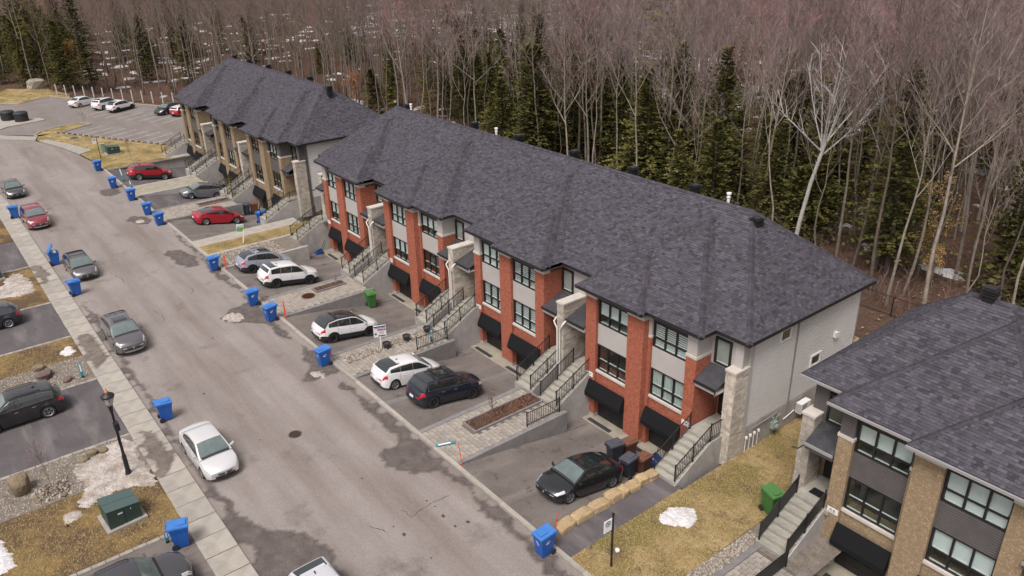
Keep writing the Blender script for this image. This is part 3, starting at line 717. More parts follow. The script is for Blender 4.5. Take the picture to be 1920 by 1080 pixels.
# ------------------------------------------------------------------ town houses
EZ = 7.2                       # eave height
class Vol:                     # a hipped roof volume: z = EZ + min(slopes)
    def __init__(s, x0, x1, y0, y1, sx, sy, back=None):
        s.x0, s.x1, s.y0, s.y1, s.sx, s.sy = x0, x1, y0, y1, sx, sy
    def z(s, x, y):
        if x < s.x0 or x > s.x1 or y < s.y0 or y > s.y1: return -99
        m = min(s.sx*(x-s.x0), s.sx*(s.x1-x), s.sy*(y-s.y0))
        if s.main: m = min(m, s.sy*(s.y1-y))
        return EZ+m
    main = False
    def faces(s):
        X0, X1, Y0, Y1 = s.x0, s.x1, s.y0, s.y1
        if s.main:
            yr = (Y0+Y1)/2; h = s.sy*(yr-Y0); dx = h/s.sx; z = EZ+h
            A, B = (X0+dx, yr, z), (X1-dx, yr, z)
            return [('front', [(X0,Y0,EZ),(X1,Y0,EZ),B,A]), ('right', [(X1,Y0,EZ),(X1,Y1,EZ),B]), ('back', [(X1,Y1,EZ),(X0,Y1,EZ),A,B]), ('left', [(X0,Y1,EZ),(X0,Y0,EZ),A])], \
                   [((X0,Y0,EZ),A), ((X1,Y0,EZ),B), (A,B), ((X1,Y1,EZ),B), ((X0,Y1,EZ),A)]
        xc = (X0+X1)/2; h = s.sx*(xc-X0); ya = Y0+h/s.sy; z = EZ+h
        A, B = (xc, ya, z), (xc, Y1, z)
        return [('front', [(X0,Y0,EZ),(X1,Y0,EZ),A]), ('right', [(X1,Y0,EZ),(X1,Y1,EZ),B,A]), ('left', [(X0,Y1,EZ),(X0,Y0,EZ),A,B])], \
               [((X0,Y0,EZ),A), ((X1,Y0,EZ),A), (A,B)]

def clip_poly(poly, a, b, c):      # keep a*u+b*v<=c
    out = []
    for i in range(len(poly)):
        p, q = poly[i], poly[(i+1) % len(poly)]
        dp, dq = a*p[0]+b*p[1]-c, a*q[0]+b*q[1]-c
        if dp <= 0: out.append(p)
        if dp*dq < 0:
            t = dp/(dp-dq); out.append((p[0]+(q[0]-p[0])*t, p[1]+(q[1]-p[1])*t))
    return out
def shingles(mb, poly, vols, own, expo=.15, singles=None):
    P = [Vector(p) for p in poly]
    e1 = (P[1]-P[0]).normalized(); n = (P[1]-P[0]).cross(P[2]-P[0]).normalized()
    if n.z < 0: n = -n
    e2 = n.cross(e1).normalized()
    if e2.z < 0: e2 = -e2
    U = [((p-P[0]).dot(e1), (p-P[0]).dot(e2)) for p in P]
    area = sum(U[i][0]*U[(i+1) % len(U)][1]-U[(i+1) % len(U)][0]*U[i][1] for i in range(len(U)))
    if area < 0: U = U[::-1]
    umin, umax, vmax = min(u for u, v in U), max(u for u, v in U), max(v for u, v in U)
    edges = []
    for i in range(len(U)):
        (x1, y1), (x2, y2) = U[i], U[(i+1) % len(U)]
        edges.append((y2-y1, -(x2-x1), (y2-y1)*x1-(x2-x1)*y1))
    v = -.03; row = 0
    while v < vmax:
        u = umin-random.uniform(0, .4)
        # cheap u-range at this row
        while u < umax:
            wd = random.choice((.14, .18, .22, .27, .33)); u0, u1 = u, u+wd-.006; u = u+wd
            q = [(u0, v), (u1, v), (u1, v+expo), (u0, v+expo)]
            for k, e in enumerate(edges):
                q = clip_poly(q, *e)
                if len(q) < 3: break
            if len(q) < 3: continue
            h0 = random.choice((.012, .016, .028)); tone = min(1, max(0, random.gauss(.5, .24)))
            pts = []; hid = True
            for a, b in q:
                h = .004+h0*(1-(b-v)/expo)
                p = P[0]+e1*a+e2*b
                pts.append(p+n*h)
                if hid:
                    for V in vols:
                        if V is not own and V.z(p.x, p.y) > p.z+.04: break
                    else: hid = False
            if hid: continue
            if singles is not None:
                c = sum((Vector(p) for p in pts), Vector())/len(pts)
                if len(q) == 4 and abs((q[1][0]-q[0][0])-(u1-u0)) < .01:
                    singles.append((c, u1-u0, h0, e1.copy(), e2.copy(), n.copy(), tone, pts)); continue
            mb.face(pts, 0, tone)
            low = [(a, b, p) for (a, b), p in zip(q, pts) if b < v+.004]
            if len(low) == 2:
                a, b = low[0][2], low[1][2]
                mb.face([a, b, b-n*h0, a-n*h0], 0, tone*.6)  # front lip toned darker, its shading put into the colour
        v += expo; row += 1
def ridge_caps(mb, segs, vols, own):
    for a, b in segs:
        a, b = Vector(a), Vector(b); d = (b-a); L = d.length; d.normalize()
        side = d.cross(Vector((0, 0, 1))).normalized()
        k = 0.0
        while k < L-.1:
            p = a+d*k; q = a+d*min(k+.30, L)
            if any(V is not own and V.z(p.x, p.y) > p.z+.12 for V in vols): k += .21; continue
            dn = .11
            t = min(1, max(0, random.gauss(.22, .18)))
            up = Vector((0, 0, .035)); up2 = Vector((0, 0, .018))
            P0, Q0 = p+up, q+up2
            for s in (1, -1):
                P1, Q1 = p+side*s*.17+up-Vector((0, 0, dn)), q+side*s*.17+up2-Vector((0, 0, dn))
                # keep the wings above both slopes
                for W in (P1, Q1):
                    zz = max(V.z(W.x, W.y) for V in vols)
                    if zz > 0: W.z = max(W.z, zz+.022)
                mb.face([P0, P1, Q1, Q0] if s < 0 else [P0, Q0, Q1, P1], 0, t)
            k += .21

PANE = MB(); PANE.box(-.5, .5, -.006, .006, -.5, .5); PANE_ME = PANE.mesh('pane', 'glass')
def blind_mesh(kind, w_, h_):
    mb = MB()
    if kind == 'zebra':
        z = -h_/2
        while z < h_/2-.04:
            mb.box(-w_/2, w_/2, 0, .006, z, z+.085); z += .13
    elif kind in ('full', 'half'):
        z0 = -h_/2 if kind == 'full' else -h_*.08
        mb.box(-w_/2, w_/2, 0, .006, z0, h_/2)
    elif kind == 'curtain':
        x = -w_/2; pts = []
        while x <= w_/2: pts.append((x, .03*math.sin(x*34))); x += .03
        for (xa, ya), (xb, yb) in zip(pts, pts[1:]): mb.face([(xa, ya, -h_/2), (xb, yb, -h_/2), (xb, yb, h_/2), (xa, ya, h_/2)])
    return mb
BCACHE = {}
def window(root, x0, x1, y, z0, z1, blind='none', cols=3, split=.40, name='window'):
    """window facing -y: black frame (the part), panes and blind (sub-parts)"""
    if x0 > x1: x0, x1 = x1, x0
    b, m = .09, .085
    mb = MB()
    mb.box(x0, x0+b, y, y+.12, z0, z1); mb.box(x1-b, x1, y, y+.12, z0, z1)
    mb.box(x0+b, x1-b, y, y+.12, z0, z0+b); mb.box(x0+b, x1-b, y, y+.12, z1-b, z1)
    zs = z0+(z1-z0)*split
    xs_ = [x0+b+(x1-x0-2*b)*i/cols for i in range(cols+1)]
    for i in range(1, cols): mb.box(xs_[i]-m/2, xs_[i]+m/2, y+.004, y+.116, z0+b, z1-b)
    if split: mb.box(x0+b, x1-b, y+.008, y+.112, zs-m/2, zs+m/2)
    # pale inner sash edge
    f = wpart(name, mb, 'frame_black', root)
    rows = [(z0+b, zs-m/2), (zs+m/2, z1-b)] if split else [(z0+b, z1-b)]
    for i in range(cols):
        xa = xs_[i]+(m/2 if i else 0); xb = xs_[i+1]-(m/2 if i < cols-1 else 0)
        for za, zb in rows:
            link('pane', PANE_ME, f, loc=((xa+xb)/2, y+.05, (za+zb)/2), sc_=(xb-xa, 1, zb-za))
    sb = MB()
    for i in range(cols):
        for za, zb in rows: sb.box(xs_[i]+.05, xs_[i+1]-.05, y+.062, y+.11, za, za+.035)
    s = obj('sash', sb, 'white_paint', f)
    if blind != 'none':
        key = (blind, round(x1-x0, 2), round(z1-z0, 2))
        if key not in BCACHE: BCACHE[key] = blind_mesh(blind, x1-x0-2*b-.02, z1-z0-2*b).mesh('blind', 'curtain' if blind == 'curtain' else 'blind')
        link('blind' if blind != 'curtain' else 'curtain', BCACHE[key], f, loc=((x0+x1)/2, y+.125, (z0+z1)/2))
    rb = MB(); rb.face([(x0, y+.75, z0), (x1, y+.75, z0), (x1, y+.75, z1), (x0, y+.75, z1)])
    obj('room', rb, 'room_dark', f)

def stone_wall(root, x0, x1, y0, y1, z0, z1, single):
    """cream stone party wall: mortar core, stone blocks in courses, cap"""
    mb = MB(); mb.box(x0+.02, x1-.02, y0+.02, y1, z0, z1-.1)
    wl = wpart('stone_wall', mb, 'stone_mortar', root)
    cap = MB(); cap.box(x0-.05, x1+.05, y0-.05, y1, z1-.1, z1+.02); obj('cap', cap, 'cap_cream', wl)
    big = MB(); z = z0; row = 0
    rnd = random.Random(int(x0*100))
    while z < z1-.12:
        h = min(rnd.choice((.2, .2, .28, .14)), z1-.1-z)
        for face in ('f', 'l', 'r'):
            a0, a1 = (x0, x1) if face == 'f' else (y0, y1)
            a = a0-rnd.uniform(0, .25)
            while a < a1:
                L = rnd.uniform(.28, .55); s0, s1 = max(a, a0), min(a+L, a1); a += L
                if s1-s0 < .05: continue
                pr = rnd.uniform(.0, .025); g = .008
                if face == 'f': bx = (s0+g, s1-g, y0-pr, y0+.03, z+g, z+h-g)
                elif face == 'l': bx = (x0-pr, x0+.03, s0+g, s1-g, z+g, z+h-g)
                else: bx = (x1-.03, x1+pr, s0+g, s1-g, z+g, z+h-g)
                if single:
                    sm = MB(); sm.box(*bx); obj('stone_block', sm, 'stone_cream', wl)
                else: big.box(*bx, 0, rnd.random())
        z += h; row += 1
    if not single: obj('stone_course', big, 'stone_cream', wl, kind='stuff')
    return wl

def number_plate(root, x, y, z, text=None):
    mb = MB(); mb.box(x-.26, x+.26, y-.03, y, z-.14, z+.14)
    # little house glyph and digit marks, flat print on the plate
    mb.face([(x-.17, y-.032, z+.01), (x-.02, y-.032, z+.01), (x-.095, y-.032, z+.10)], 1)
    mb.face([(x+.0, y-.032, z+.01), (x+.15, y-.032, z+.01), (x+.075, y-.032, z+.10)], 1)
    p = wpart('number_plate', mb, ['white_paint', 'ink_black'], root)
    if text:
        cu = bpy.data.curves.new('digits', 'FONT'); cu.body = text; cu.size = .13; cu.align_x = 'CENTER'; cu.align_y = 'CENTER'
        tmp = bpy.data.objects.new('digits', cu); col.objects.link(tmp)
        dg = bpy.context.evaluated_depsgraph_get(); me = bpy.data.meshes.new_from_object(tmp.evaluated_get(dg)); bpy.data.objects.remove(tmp)
        me.materials.clear(); me.materials.append(MATS['ink_black'])
        link('digits', me, p, loc=(x, y-.034, z-.06), rot=(R(90), 0, 0))

BL_SETS = {'D': ('half', 'none', 'zebra', 'curtain'), 'C': ('zebra', 'zebra', 'full', 'zebra'), 'B': ('full', 'half', 'half', 'none'), 'A': ('full', 'curtain', 'full', 'half')}
def block(root, xl, mirror, pal, dy, blinds, plates=('', '')):
    """two garages side by side; u runs from the projecting corner"""
    W = 8.8
    X = (lambda u: xl+W-u) if mirror else (lambda u: xl+u)
    yP, yS, yB = 28.6+dy, 29.0+dy, 31.0+dy
    brick, panel = pal['brick'], pal['panel']
    def P(name, *boxes, m=brick, smooth=None):
        mb = MB()
        for bx in boxes: mb.box(X(bx[0]), X(bx[1]), *bx[2:])
        return wpart(name, mb, m, root)
    # piers
    P('brick_pier', (.43, 1.28, yP, yB, -1.5, 6.55)); P('pier_cap', (.40, 1.31, yP-.03, yP+.5, 6.55, 6.70), m='cap_cream')
    P('brick_pier', (3.76, 4.94, yP, yB, -1.5, 6.58)); P('pier_cap', (3.73, 4.97, yP-.03, yP+.5, 6.58, 6.72), m='cap_cream')
    P('brick_pier', (4.94, 5.16, yS, yB, -1.5, 5.5)); P('pier_cap', (4.97, 5.19, yS-.03, yS+.3, 5.5, 5.64), m='cap_cream')
    P('panel', (4.94, 5.16, yS+.02, yB, 5.64, 7.04), m=panel)
    P('brick_pier', (7.63, 8.33, yS-.05, yB, -1.5, 5.5)); P('pier_cap', (7.60, 8.36, yS-.08, yB, 5.5, 5.66), m='cap_cream')
    P('panel', (7.65, 8.30, yS-.02, yB, 5.66, 7.04), m=panel)
    for a, b, h in ((.43, 1.28, 6.70), (3.76, 4.94, 6.72)): P('soffit_block', (a, b, yP+.02, yB, h, 7.04), m=panel)
    # concrete footings under the piers
    for fb in ((.42, 1.29, yP-.012, yP+.3, -1.6, -1.22), (3.75, 4.95, yP-.012, yP+.3, -1.6, -1.22), (7.62, 8.34, yS-.062, yS+.3, -1.6, -1.22)): P('footing', fb, m='concrete_grey')
    for i, (u0, u1, yw) in enumerate(((1.28, 3.76, yP+.17), (5.16, 7.63, yS+.12))):
        P('brick_band', (u0, u1, yw, yw+.9, .25, 1.76)); P('window_sill', (u0-.04*(i == 0), u1, yw-.10, yw+.3, 1.76, 1.90), m='cap_cream')
        P('panel', (u0, u1, yw+.02, yw+.9, 3.64, 4.97), m=panel)
        P('header', (u0, u1, yw+.01, yw+.9, 6.50, 7.04), m='black_fascia')
        window(root, X(u0), X(u1), yw+.03, 1.90, 3.64, blinds[i*2+1])
        window(root, X(u0), X(u1), yw+.03, 4.97, 6.50, blinds[i*2])
        # garage door with recessed panels
        g = MB(); gx0, gx1 = sorted((X(u0), X(u1))); yd = yw+.20
        g.box(gx0, gx1, yd, yd+.06, -1.45, .30)
        for r in range(4):
            for c in range(4):
                ww = (gx1-gx0)/4
                g.box(gx0+c*ww+.06, gx0+(c+1)*ww-.06, yd-.014, yd, -1.40+r*.43, -1.40+r*.43+.35)
        wpart('garage_door', g, 'door_black', root)
        # awning
        a = MB(); ua, ub = u0-.52*(i == 0)-.05*(i == 1), u1+.02
        yy = yP-.02 if i == 0 else yS-.07
        xa, xb = sorted((X(ua), X(ub)))
        a.prism([(yy-.002, 1.16), (yy-.04, 1.16), (yy-.40, .40), (yy-.40, .16), (yy-.002, .16)], 'x', xa, xb)
        wpart('awning', a, 'awning_black', root)
        if plates[i] is not None: number_plate(root, X(u0-.40) if i == 0 else X(u1+.35), (yP if i == 0 else yS-.05), 1.46, plates[i])
    return Vol(xl, xl+W, 28.55+dy, 35.6, .83, .66), Vol(xl if not mirror else xl+3.67, xl+5.13 if not mirror else xl+W, 28.1+dy, 33.5+dy, .80, .64)

def porch_roof(root, xa, xb, y, pal, slope_down_y, eave=4.42, yb=30.13):
    mb = MB(); t = .10
    z0, z1 = eave, eave+.58
    mb.prism([(slope_down_y, z0-t), (slope_down_y, z0), (yb, z1), (yb, z1-t)], 'x', xa, xb)
    p = wpart('porch_roof', mb, 'membrane', root)
    f = MB(); f.box(xa+.01, xb-.01, slope_down_y+.05, slope_down_y+.14, z0-.36, z0-.1); f.box(xa+.01, xb-.01, slope_down_y+.14, yb, z0-.36, z0-.30)
    obj('porch_fascia', f, pal['panel'], p)
    g = MB(); g.box(xa-.01, xb+.01, slope_down_y-.06, slope_down_y+.0, z0-.13, z0+.01)
    obj('gutter', g, pal['gutter'], p)

def entry(root, x0, x1, pal, dy, sides, wall_x=None, single=False, win=True):
    """entrance recess from x0 to x1 with brick back wall, door(s); sides: list of (door_x0, door_x1, glass_x0, glass_x1)"""
    yb = 31.0+dy
    mb = MB(); mb.box(x0, x1, yb, yb+.2, 1.3, 4.95); wpart('entry_wall', mb, pal['brick'], root)
    for d0, d1, g0, g1 in sides:
        d = MB(); d.box(d0, d1, yb-.05, yb-.01, 1.52, 3.75)
        D = wpart('entry_door', d, 'door_black', root)
        gl = MB(); gl.box(g0, g1, yb-.075, yb-.055, 1.65, 3.6); obj('door_glass', gl, 'car_glass_front', D)
        h = MB(); h.box(min(d0, d1)+.75, min(d0, d1)+.80, yb-.10, yb-.05, 2.35, 2.65); obj('handle', h, 'chrome', D)
def core(root, x0, x1, pal, dy, y1):
    mb = MB(); mb.box(x0, x1, 31.19+dy, y1, -1.6, 7.03); mb.box(x0, x1, 30.15+dy, 31.19+dy, 4.9, 7.03); mb.box(x0+1.9, x1-.02, 30.99+dy, 31.19+dy, -1.6, 4.9) if False else None
    wpart('wall', mb, pal['panel'], root)

def siding_side(root, x, y0, y1, z0, z1, right=True):
    mb = MB(); z = z0; s = 1 if right else -1
    while z < z1-.01:
        zt = min(z+.165, z1)
        mb.face([(x+s*.034, y0, z), (x+s*.034, y1, z), (x+s*.028, y1, zt-.035), (x+s*.028, y0, zt-.035)][::s])
        mb.face([(x+s*.002, y0, z), (x+s*.002, y1, z), (x+s*.034, y1, z), (x+s*.034, y0, z)][::s])
        mb.face([(x+s*.028, y0, zt-.035), (x+s*.028, y1, zt-.035), (x+s*.002, y1, zt-.035), (x+s*.002, y0, zt-.035)][::s])
        z += .165
    wpart('siding', mb, 'siding_light', root, kind='stuff')

def roof(root, vols, mainv, pal, single_n=0):
    deck = MB()
    for V in vols:
        for nm, poly in V.faces()[0]: deck.face(poly)
        deck.face([(V.x0+.0, V.y0, 7.035), (V.x0, V.y1 if V.main else 30.6, 7.035), (V.x1, V.y1 if V.main else 30.6, 7.035), (V.x1, V.y0, 7.035)], 1)
    rf = wpart('roof', deck, ['shingle_deck', 'black_fascia'], root)
    fa = MB()
    for V in vols:
        e = .03
        ye = V.y1 if V.main else 29.95
        fa.box(V.x0, V.x1, V.y0-e, V.y0, 7.02, 7.215); fa.box(V.x0-e, V.x0, V.y0-e, ye, 7.02, 7.215); fa.box(V.x1, V.x1+e, V.y0-e, ye, 7.02, 7.215)
        if V.main: fa.box(V.x0-e, V.x1+e, V.y1, V.y1+e, 7.02, 7.215)
    obj('fascia', fa, 'black_fascia', rf)
    if pal['gutter'] != 'black_fascia':
        gu = MB()
        for V in vols:
            gu.box(V.x0-.03, V.x1+.03, V.y0-.13, V.y0-.032, 7.08, 7.19)
        obj('gutter', gu, pal['gutter'], rf)
    sh = MB(); sing = [] if single_n else None
    for V in vols:
        for nm, poly in V.faces()[0]:
            if nm == 'back': continue
            shingles(sh, poly, vols, V, singles=sing)
    if sing:
        sing.sort(key=lambda s: -project(s[0])[1] if 0 < project(s[0])[0] < 1925 and project(s[0])[1] < 1085 else 9e9)
        cache = {}
        for i, (c, wd, h0, e1, e2, n, tone, pts) in enumerate(sing):
            if i < single_n:
                key = (round(wd, 3), round(h0, 3), round(tone*5))
                if key not in cache:
                    m_ = MB(); a, ex = wd/2, .15/2
                    m_.face([(-a, -ex, h0/2), (a, -ex, h0/2), (a, ex, -h0/2), (-a, ex, -h0/2)], 0, round(tone*5)/5+.001)
                    m_.face([(-a, -ex, -h0/2), (a, -ex, -h0/2), (a, -ex, h0/2), (-a, -ex, h0/2)], 0, round(tone*5)/8)  # lip face carries the same painted shading
                    cache[key] = m_.mesh('shingle', 'shingle')
                M = Matrix((e1, e2, n)).transposed().to_euler()
                o = link('shingle', cache[key], rf, loc=tuple(c), rot=M)
            else:
                sh.face(pts, 0, tone); a, b = pts[0], pts[1]; sh.face([a, b, b-n*h0, a-n*h0], 0, tone*.6)  # lip shade painted by the lower tone
    obj('shingle_layer', sh, 'shingle', rf, kind='stuff')
    rc = MB()
    for V in vols: ridge_caps(rc, V.faces()[1], vols, V)
    obj('ridge_cap', rc, 'shingle', rf, kind='stuff')
    return rf
def box_vent(root, x, y, z):
    mb = MB()
    mb.box(x-.22, x+.22, y-.22, y+.22, z-.35, z+.28)
    mb.box(x-.30, x+.30, y-.30, y+.30, z+.28, z+.36); mb.box(x-.27, x+.27, y-.27, y+.27, z+.40, z+.48); mb.box(x-.30, x+.30, y-.30, y+.30, z+.52, z+.60)
    mb.box(x-.2, x+.2, y-.2, y+.2, z+.36, z+.52); mb.box(x-.22, x+.22, y-.22, y+.22, z+.6, z+.66)
    wpart('roof_vent', mb, 'black_metal', root)
def pipe_vent(root, x, y, z):
    mb = MB(); mb.lathe([(.09, z-.4), (.09, z+.35)], 10, (x, y, 0)); mb.lathe([(.13, z+.32), (.13, z+.36), (.08, z+.37), (.08, z+.48), (.14, z+.50), (.14, z+.60), (.02, z+.63)], 10, (x, y, 0))
    wpart('flue_pipe', mb, 'white_paint', root, smooth=40)

RED = dict(brick='brick_red', panel='stucco', gutter='black_fascia')
TAN = dict(brick='brick_tan', panel='siding_dark', gutter='black_fascia')
TANG = dict(brick='brick_tan', panel='siding_dark', gutter='grey_gutter')

def downspouts(root, x, y, pal):
    for s in (-1, 1):
        mb = MB()
        mb.tube([(x+s*.42, y+.42, 4.30), (x+s*.40, y+.1, 4.28), (x+s*.38, y-.12, 4.1), (x+s*.30, y-.12, 3.95), (x+s*.13, y-.10, 3.75), (x+s*.11, y-.09, 3.4), (x+s*.11, y-.09, .25)], .055, 7)
        wpart('downspout', mb, 'white_pipe', root, smooth=50)

def town_row(name, label, x_left, x_right, blocks, pal, dy, y_back, right_end, left_end, vents, pipes, plates, single=False, blind_sets=None, sidewall=True):
    root = thing(name, label, 'town houses', loc=((x_left+x_right)/2, 30+dy, 0))
    mainv = Vol(x_left-.55, x_right+.55, 29.7+dy, y_back+.4, .93, .74); mainv.main = True
    vols = [mainv]
    for i, (xl, mirror, bl) in enumerate(blocks):
        a, b = block(root, xl, mirror, pal, dy, bl, plates[i]); vols += [a, b]
    core(root, x_left, x_right, pal, dy, y_back)
    # recesses between neighbouring blocks
    xs_ = sorted(b[0] for b in blocks)
    for xa, xb in zip(xs_, xs_[1:]):
        r0, r1 = xa+8.33, xb+.43
        c = (r0+r1)/2
        entry(root, r0, r1, pal, dy, [(r0+.02, c-.35, r0+.72, c-.42), (c+.35, r1-.02, c+.42, r1-.72)])
        stone_wall(root, c-.29, c+.29, 28.3+dy, 30.14+dy, 0.02, 5.42, False)
        w0 = r0+.10
        window(root, w0, w0+1.0, 30.13+dy-.1, 5.15, 6.65, 'half' if int(abs(xa)) % 2 else 'none', cols=1, split=0)
        porch_roof(root, r0+.005, c-.33, 0, pal, 28.45+dy, yb=30.13+dy); porch_roof(root, c+.33, r1-.005, 0, pal, 28.45+dy, yb=30.13+dy)
        if pal['brick'] == 'brick_red': downspouts(root, c, 28.25+dy, pal)
    if right_end:
        xt = max(xs_)+8.8; r0 = xt-.45
        entry(root, r0, x_right, pal, dy, [(r0+.15, r0+1.35, r0+.85, r0+1.3)])
        stone_wall(root, xt+1.0, xt+1.6, 29.5+dy, 30.62+dy, -.3, 5.45, single)
        window(root, xt-.22, xt+.78, 30.13+dy-.1, 5.15, 6.65, 'half' if pal is TAN else 'zebra', cols=1, split=0)
        porch_roof(root, r0+.01, xt+.96, 0, pal, 28.85+dy, yb=30.13+dy)
        mb = MB(); mb.tube([(xt+.93, 28.82+dy, 4.28), (xt+1.0, 28.7+dy, 4.1), (xt+1.02, 28.8+dy, 3.8)], .04, 6); wpart('downspout', mb, 'black_metal', root)
        mb = MB(); mb.box(xt+1.6, x_right+.02, 30.6+dy, 30.9+dy, -.3, 7.03); mb.box(xt+1.05, xt+1.55, 30.03+dy, 30.15+dy, 5.47, 7.0); wpart('corner_panel', mb, pal['panel'], root)
    if left_end:
        xt = min(xs_); r1 = xt+.45
        entry(root, x_left, r1, pal, dy, [(r1-1.35, r1-.15, r1-.8, r1-.2)])
        stone_wall(root, xt-1.6, xt-1.0, 29.5+dy, 30.62+dy, -.3, 5.45, single)
        window(root, xt-.78, xt+.22, 30.13+dy-.1, 5.15, 6.65, 'full', cols=1, split=0)
        porch_roof(root, xt-.96, r1-.01, 0, pal, 28.85+dy, yb=30.13+dy)
        mb = MB(); mb.tube([(xt-.93, 28.82+dy, 4.28), (xt-1.1, 28.6+dy, 4.1), (xt-1.35, 28.55+dy, 4.08)], .04, 6); wpart('downspout', mb, 'black_metal', root)
    rf = roof(root, vols, mainv, pal, 300 if single else 0)
    # side walls
    if sidewall:
        y0s, y1s = 30.72+dy, y_back
        mb = MB(); mb.box(x_right, x_right+.012, y0s, y1s, -.3, 7.03); mb.box(x_left-.012, x_left, y0s, y1s, -.3, 7.03); wpart('shadow_line_backing', mb, 'trim_grey', root)  # grey backing behind the laps; its colour stands for the gap shadows
        siding_side(root, x_right+.012, y0s+.1, y1s-.1, 1.55, 7.02)
        siding_side(root, x_left-.012, y0s+.1, y1s-.1, 1.55, 7.02, False)
        mb = MB()
        for y in (y0s, y1s-.1):
            for xa in (x_right+.012, x_left-.06):
                cb = MB(); cb.box(xa, xa+.048, y, y+.1, 1.5, 7.02); wpart('corner_trim', cb, 'trim_grey', root)
        mb.box(x_right+.04, x_right+.10, y0s+4.0, y0s+4.1, .9, 7.0)
        wpart('downspout', mb, 'trim_grey', root)
        for xa in (x_right+.012, x_left-.06):
            mb = MB(); mb.box(xa, xa+.048, y0s, y1s, -.4, 1.5); wpart('foundation', mb, 'concrete_grey', root)
    mb = MB(); mb.box(x_left, x_right, y_back, y_back+.02, -.3, 7.03); wpart('rear_wall', mb, 'siding_light', root)
    for x, y, z in vents: box_vent(root, x, y, z)
    for x, y, z in pipes: pipe_vent(root, x, y, z)
    return root, vols

XD = -30.28
mainrow, mv = town_row('townhouse_row', 'long red brick and pale grey town house row with black garage awnings', -66.45, -20.0,
    [(XD-35.25, True, BL_SETS['A']), (XD-23.5, False, BL_SETS['B']), (XD-11.75, True, BL_SETS['C']), (XD, False, BL_SETS['D'])], RED, 0.0, 41.1, True, True,
    [(-61.9, 36.6, 11.0), (-51.5, 36.5, 11.1), (-45.8, 36.5, 11.1), (-39.6, 36.5, 11.1), (-34.0, 36.5, 11.1), (-28.9, 36.5, 11.1), (-23.6, 35.3, 10.7)],
    [(-60.7, 36.2, 11.3), (-48.2, 36.2, 11.3), (-26.3, 36.3, 11.3)], [(None, ''), ('', None), (None, ''), ('', '')], single=True if False else False)
farrow, fv = town_row('townhouse_row', 'tan brick and dark grey town house row beside the distant parking lot', -107.9, -72.4,
    [(XD-52.4-23.5, True, ('half', 'none', 'none', 'half')), (XD-52.4-11.75, True, ('none', 'half', 'none', 'none')), (XD-52.4, False, ('none', 'none', 'half', 'none'))], TAN, 0.0, 41.1, True, False,
    [(-104.6, 36.6, 11.0), (-99.6, 36.6, 11.0), (-93.6, 36.6, 11.0), (-87.8, 36.6, 11.0), (-82.2, 36.6, 11.0), (-75.4, 35.5, 11.0)], [], [(None, None)]*3)
nearrow, nv = town_row('townhouse_row', 'tan brick and dark grey town houses cut off by the right edge of the photo', -15.75, 8.0,
    [(-14.23, True, ('full', 'half', 'half', 'none')), (-14.23+11.75, False, ('full', 'half', 'none', 'half'))], TANG, -.4, 39.6, False, True,
    [(-11.3, 34.6, 11.0)], [(-9.0, 35.4, 11.0)], [(None, None), ('', None)], single=True)
number_plate(nearrow, -13.38, 28.55, 1.58, '1540')

# fittings on the side wall of the middle row
def side_window(root, x, ya, yb, za, zb):
    mb = MB(); b = .10
    mb.box(x, x+.07, ya, ya+b, za, zb); mb.box(x, x+.07, yb-b, yb, za, zb); mb.box(x, x+.07, ya+b, yb-b, za, za+b); mb.box(x, x+.07, ya+b, yb-b, zb-b, zb)
    f = wpart('side_window', mb, 'white_paint', root)
    p = MB(); p.box(x+.012, x+.03, ya+b, yb-b, za+b, zb-b); obj('pane', p, 'car_glass', f)
XS = -19.96
side_window(mainrow, XS, 33.15, 34.1, 5.85, 6.62); side_window(mainrow, XS, 36.5, 37.5, 3.1, 3.85)
mb = MB(); mb.box(XS, XS+.16, 38.6, 38.9, 4.3, 4.62); mb.prism([(38.55, 4.3), (38.95, 4.3), (38.95, 4.66), (38.55, 4.66)], 'x', XS+.16, XS+.2); wpart('wall_vent', mb, 'white_paint', mainrow)
ac = thing('air_conditioner', 'white outdoor air conditioner on the side wall of the red row', 'air conditioner', loc=(-19.66, 36.0, .62))
mb = MB(); mb.box(-.18, .18, -.45, .45, 0, .62); obj('cabinet', mb, 'white_paint', ac)
mb = MB()
for k in range(9): mb.box(-.16, .16, -.455, -.452, .06+k*.06, .09+k*.06)
for k in range(9): mb.box(.182, .186, -.38, .1, .06+k*.06, .085+k*.06)
obj('grille', mb, 'sign_grey', ac)
mb = MB(); mb.box(-.2, .16, -.4, -.36, -.06, 0); mb.box(-.2, .16, .36, .4, -.06, 0); mb.tube([(-.25, -.45, .1), (-.22, -.9, .05), (-.24, -1.5, -.1)], .03, 6); obj('bracket', mb, 'white_paint', ac)
for k in range(4):
    y = 31.0+k*.36
    mt = thing('meter_pipe', 'white electric conduit with round meter on side wall, %s from the stone corner' % ('first', 'second', 'third', 'fourth')[k], 'meter', loc=(-19.86, y, -.1), group='meters on the side wall')
    mb = MB(); mb.tube([(0, 0, -.1), (0, 0, .95)], .032, 7); obj('conduit', mb, 'white_pipe', mt)
    mb = MB(); mb.lathe([(.085, -.06), (.085, .04), (.06, .09), (.02, .10)], 12, (0.03, 0, 1.02)); obj('meter', mb, 'white_pipe', mt)
gm = thing('gas_meter', 'grey gas meter with pipes on the side wall beside the conduits', 'meter', loc=(-19.75, 33.4, .3))
mb = MB(); mb.box(-.12, .12, -.2, .2, .25, .65); mb.tube([(0, -.14, .65), (0, -.14, .95), (-.1, -.14, 1.0)], .03, 6); mb.tube([(0, .14, .65), (0, .14, .9), (0, .5, .9), (-.1, .5, .9)], .03, 6); mb.lathe([(.13, .36), (.13, .5)], 10, (.14, 0, 0)); obj('meter_body', mb, 'box_pale_green', gm)
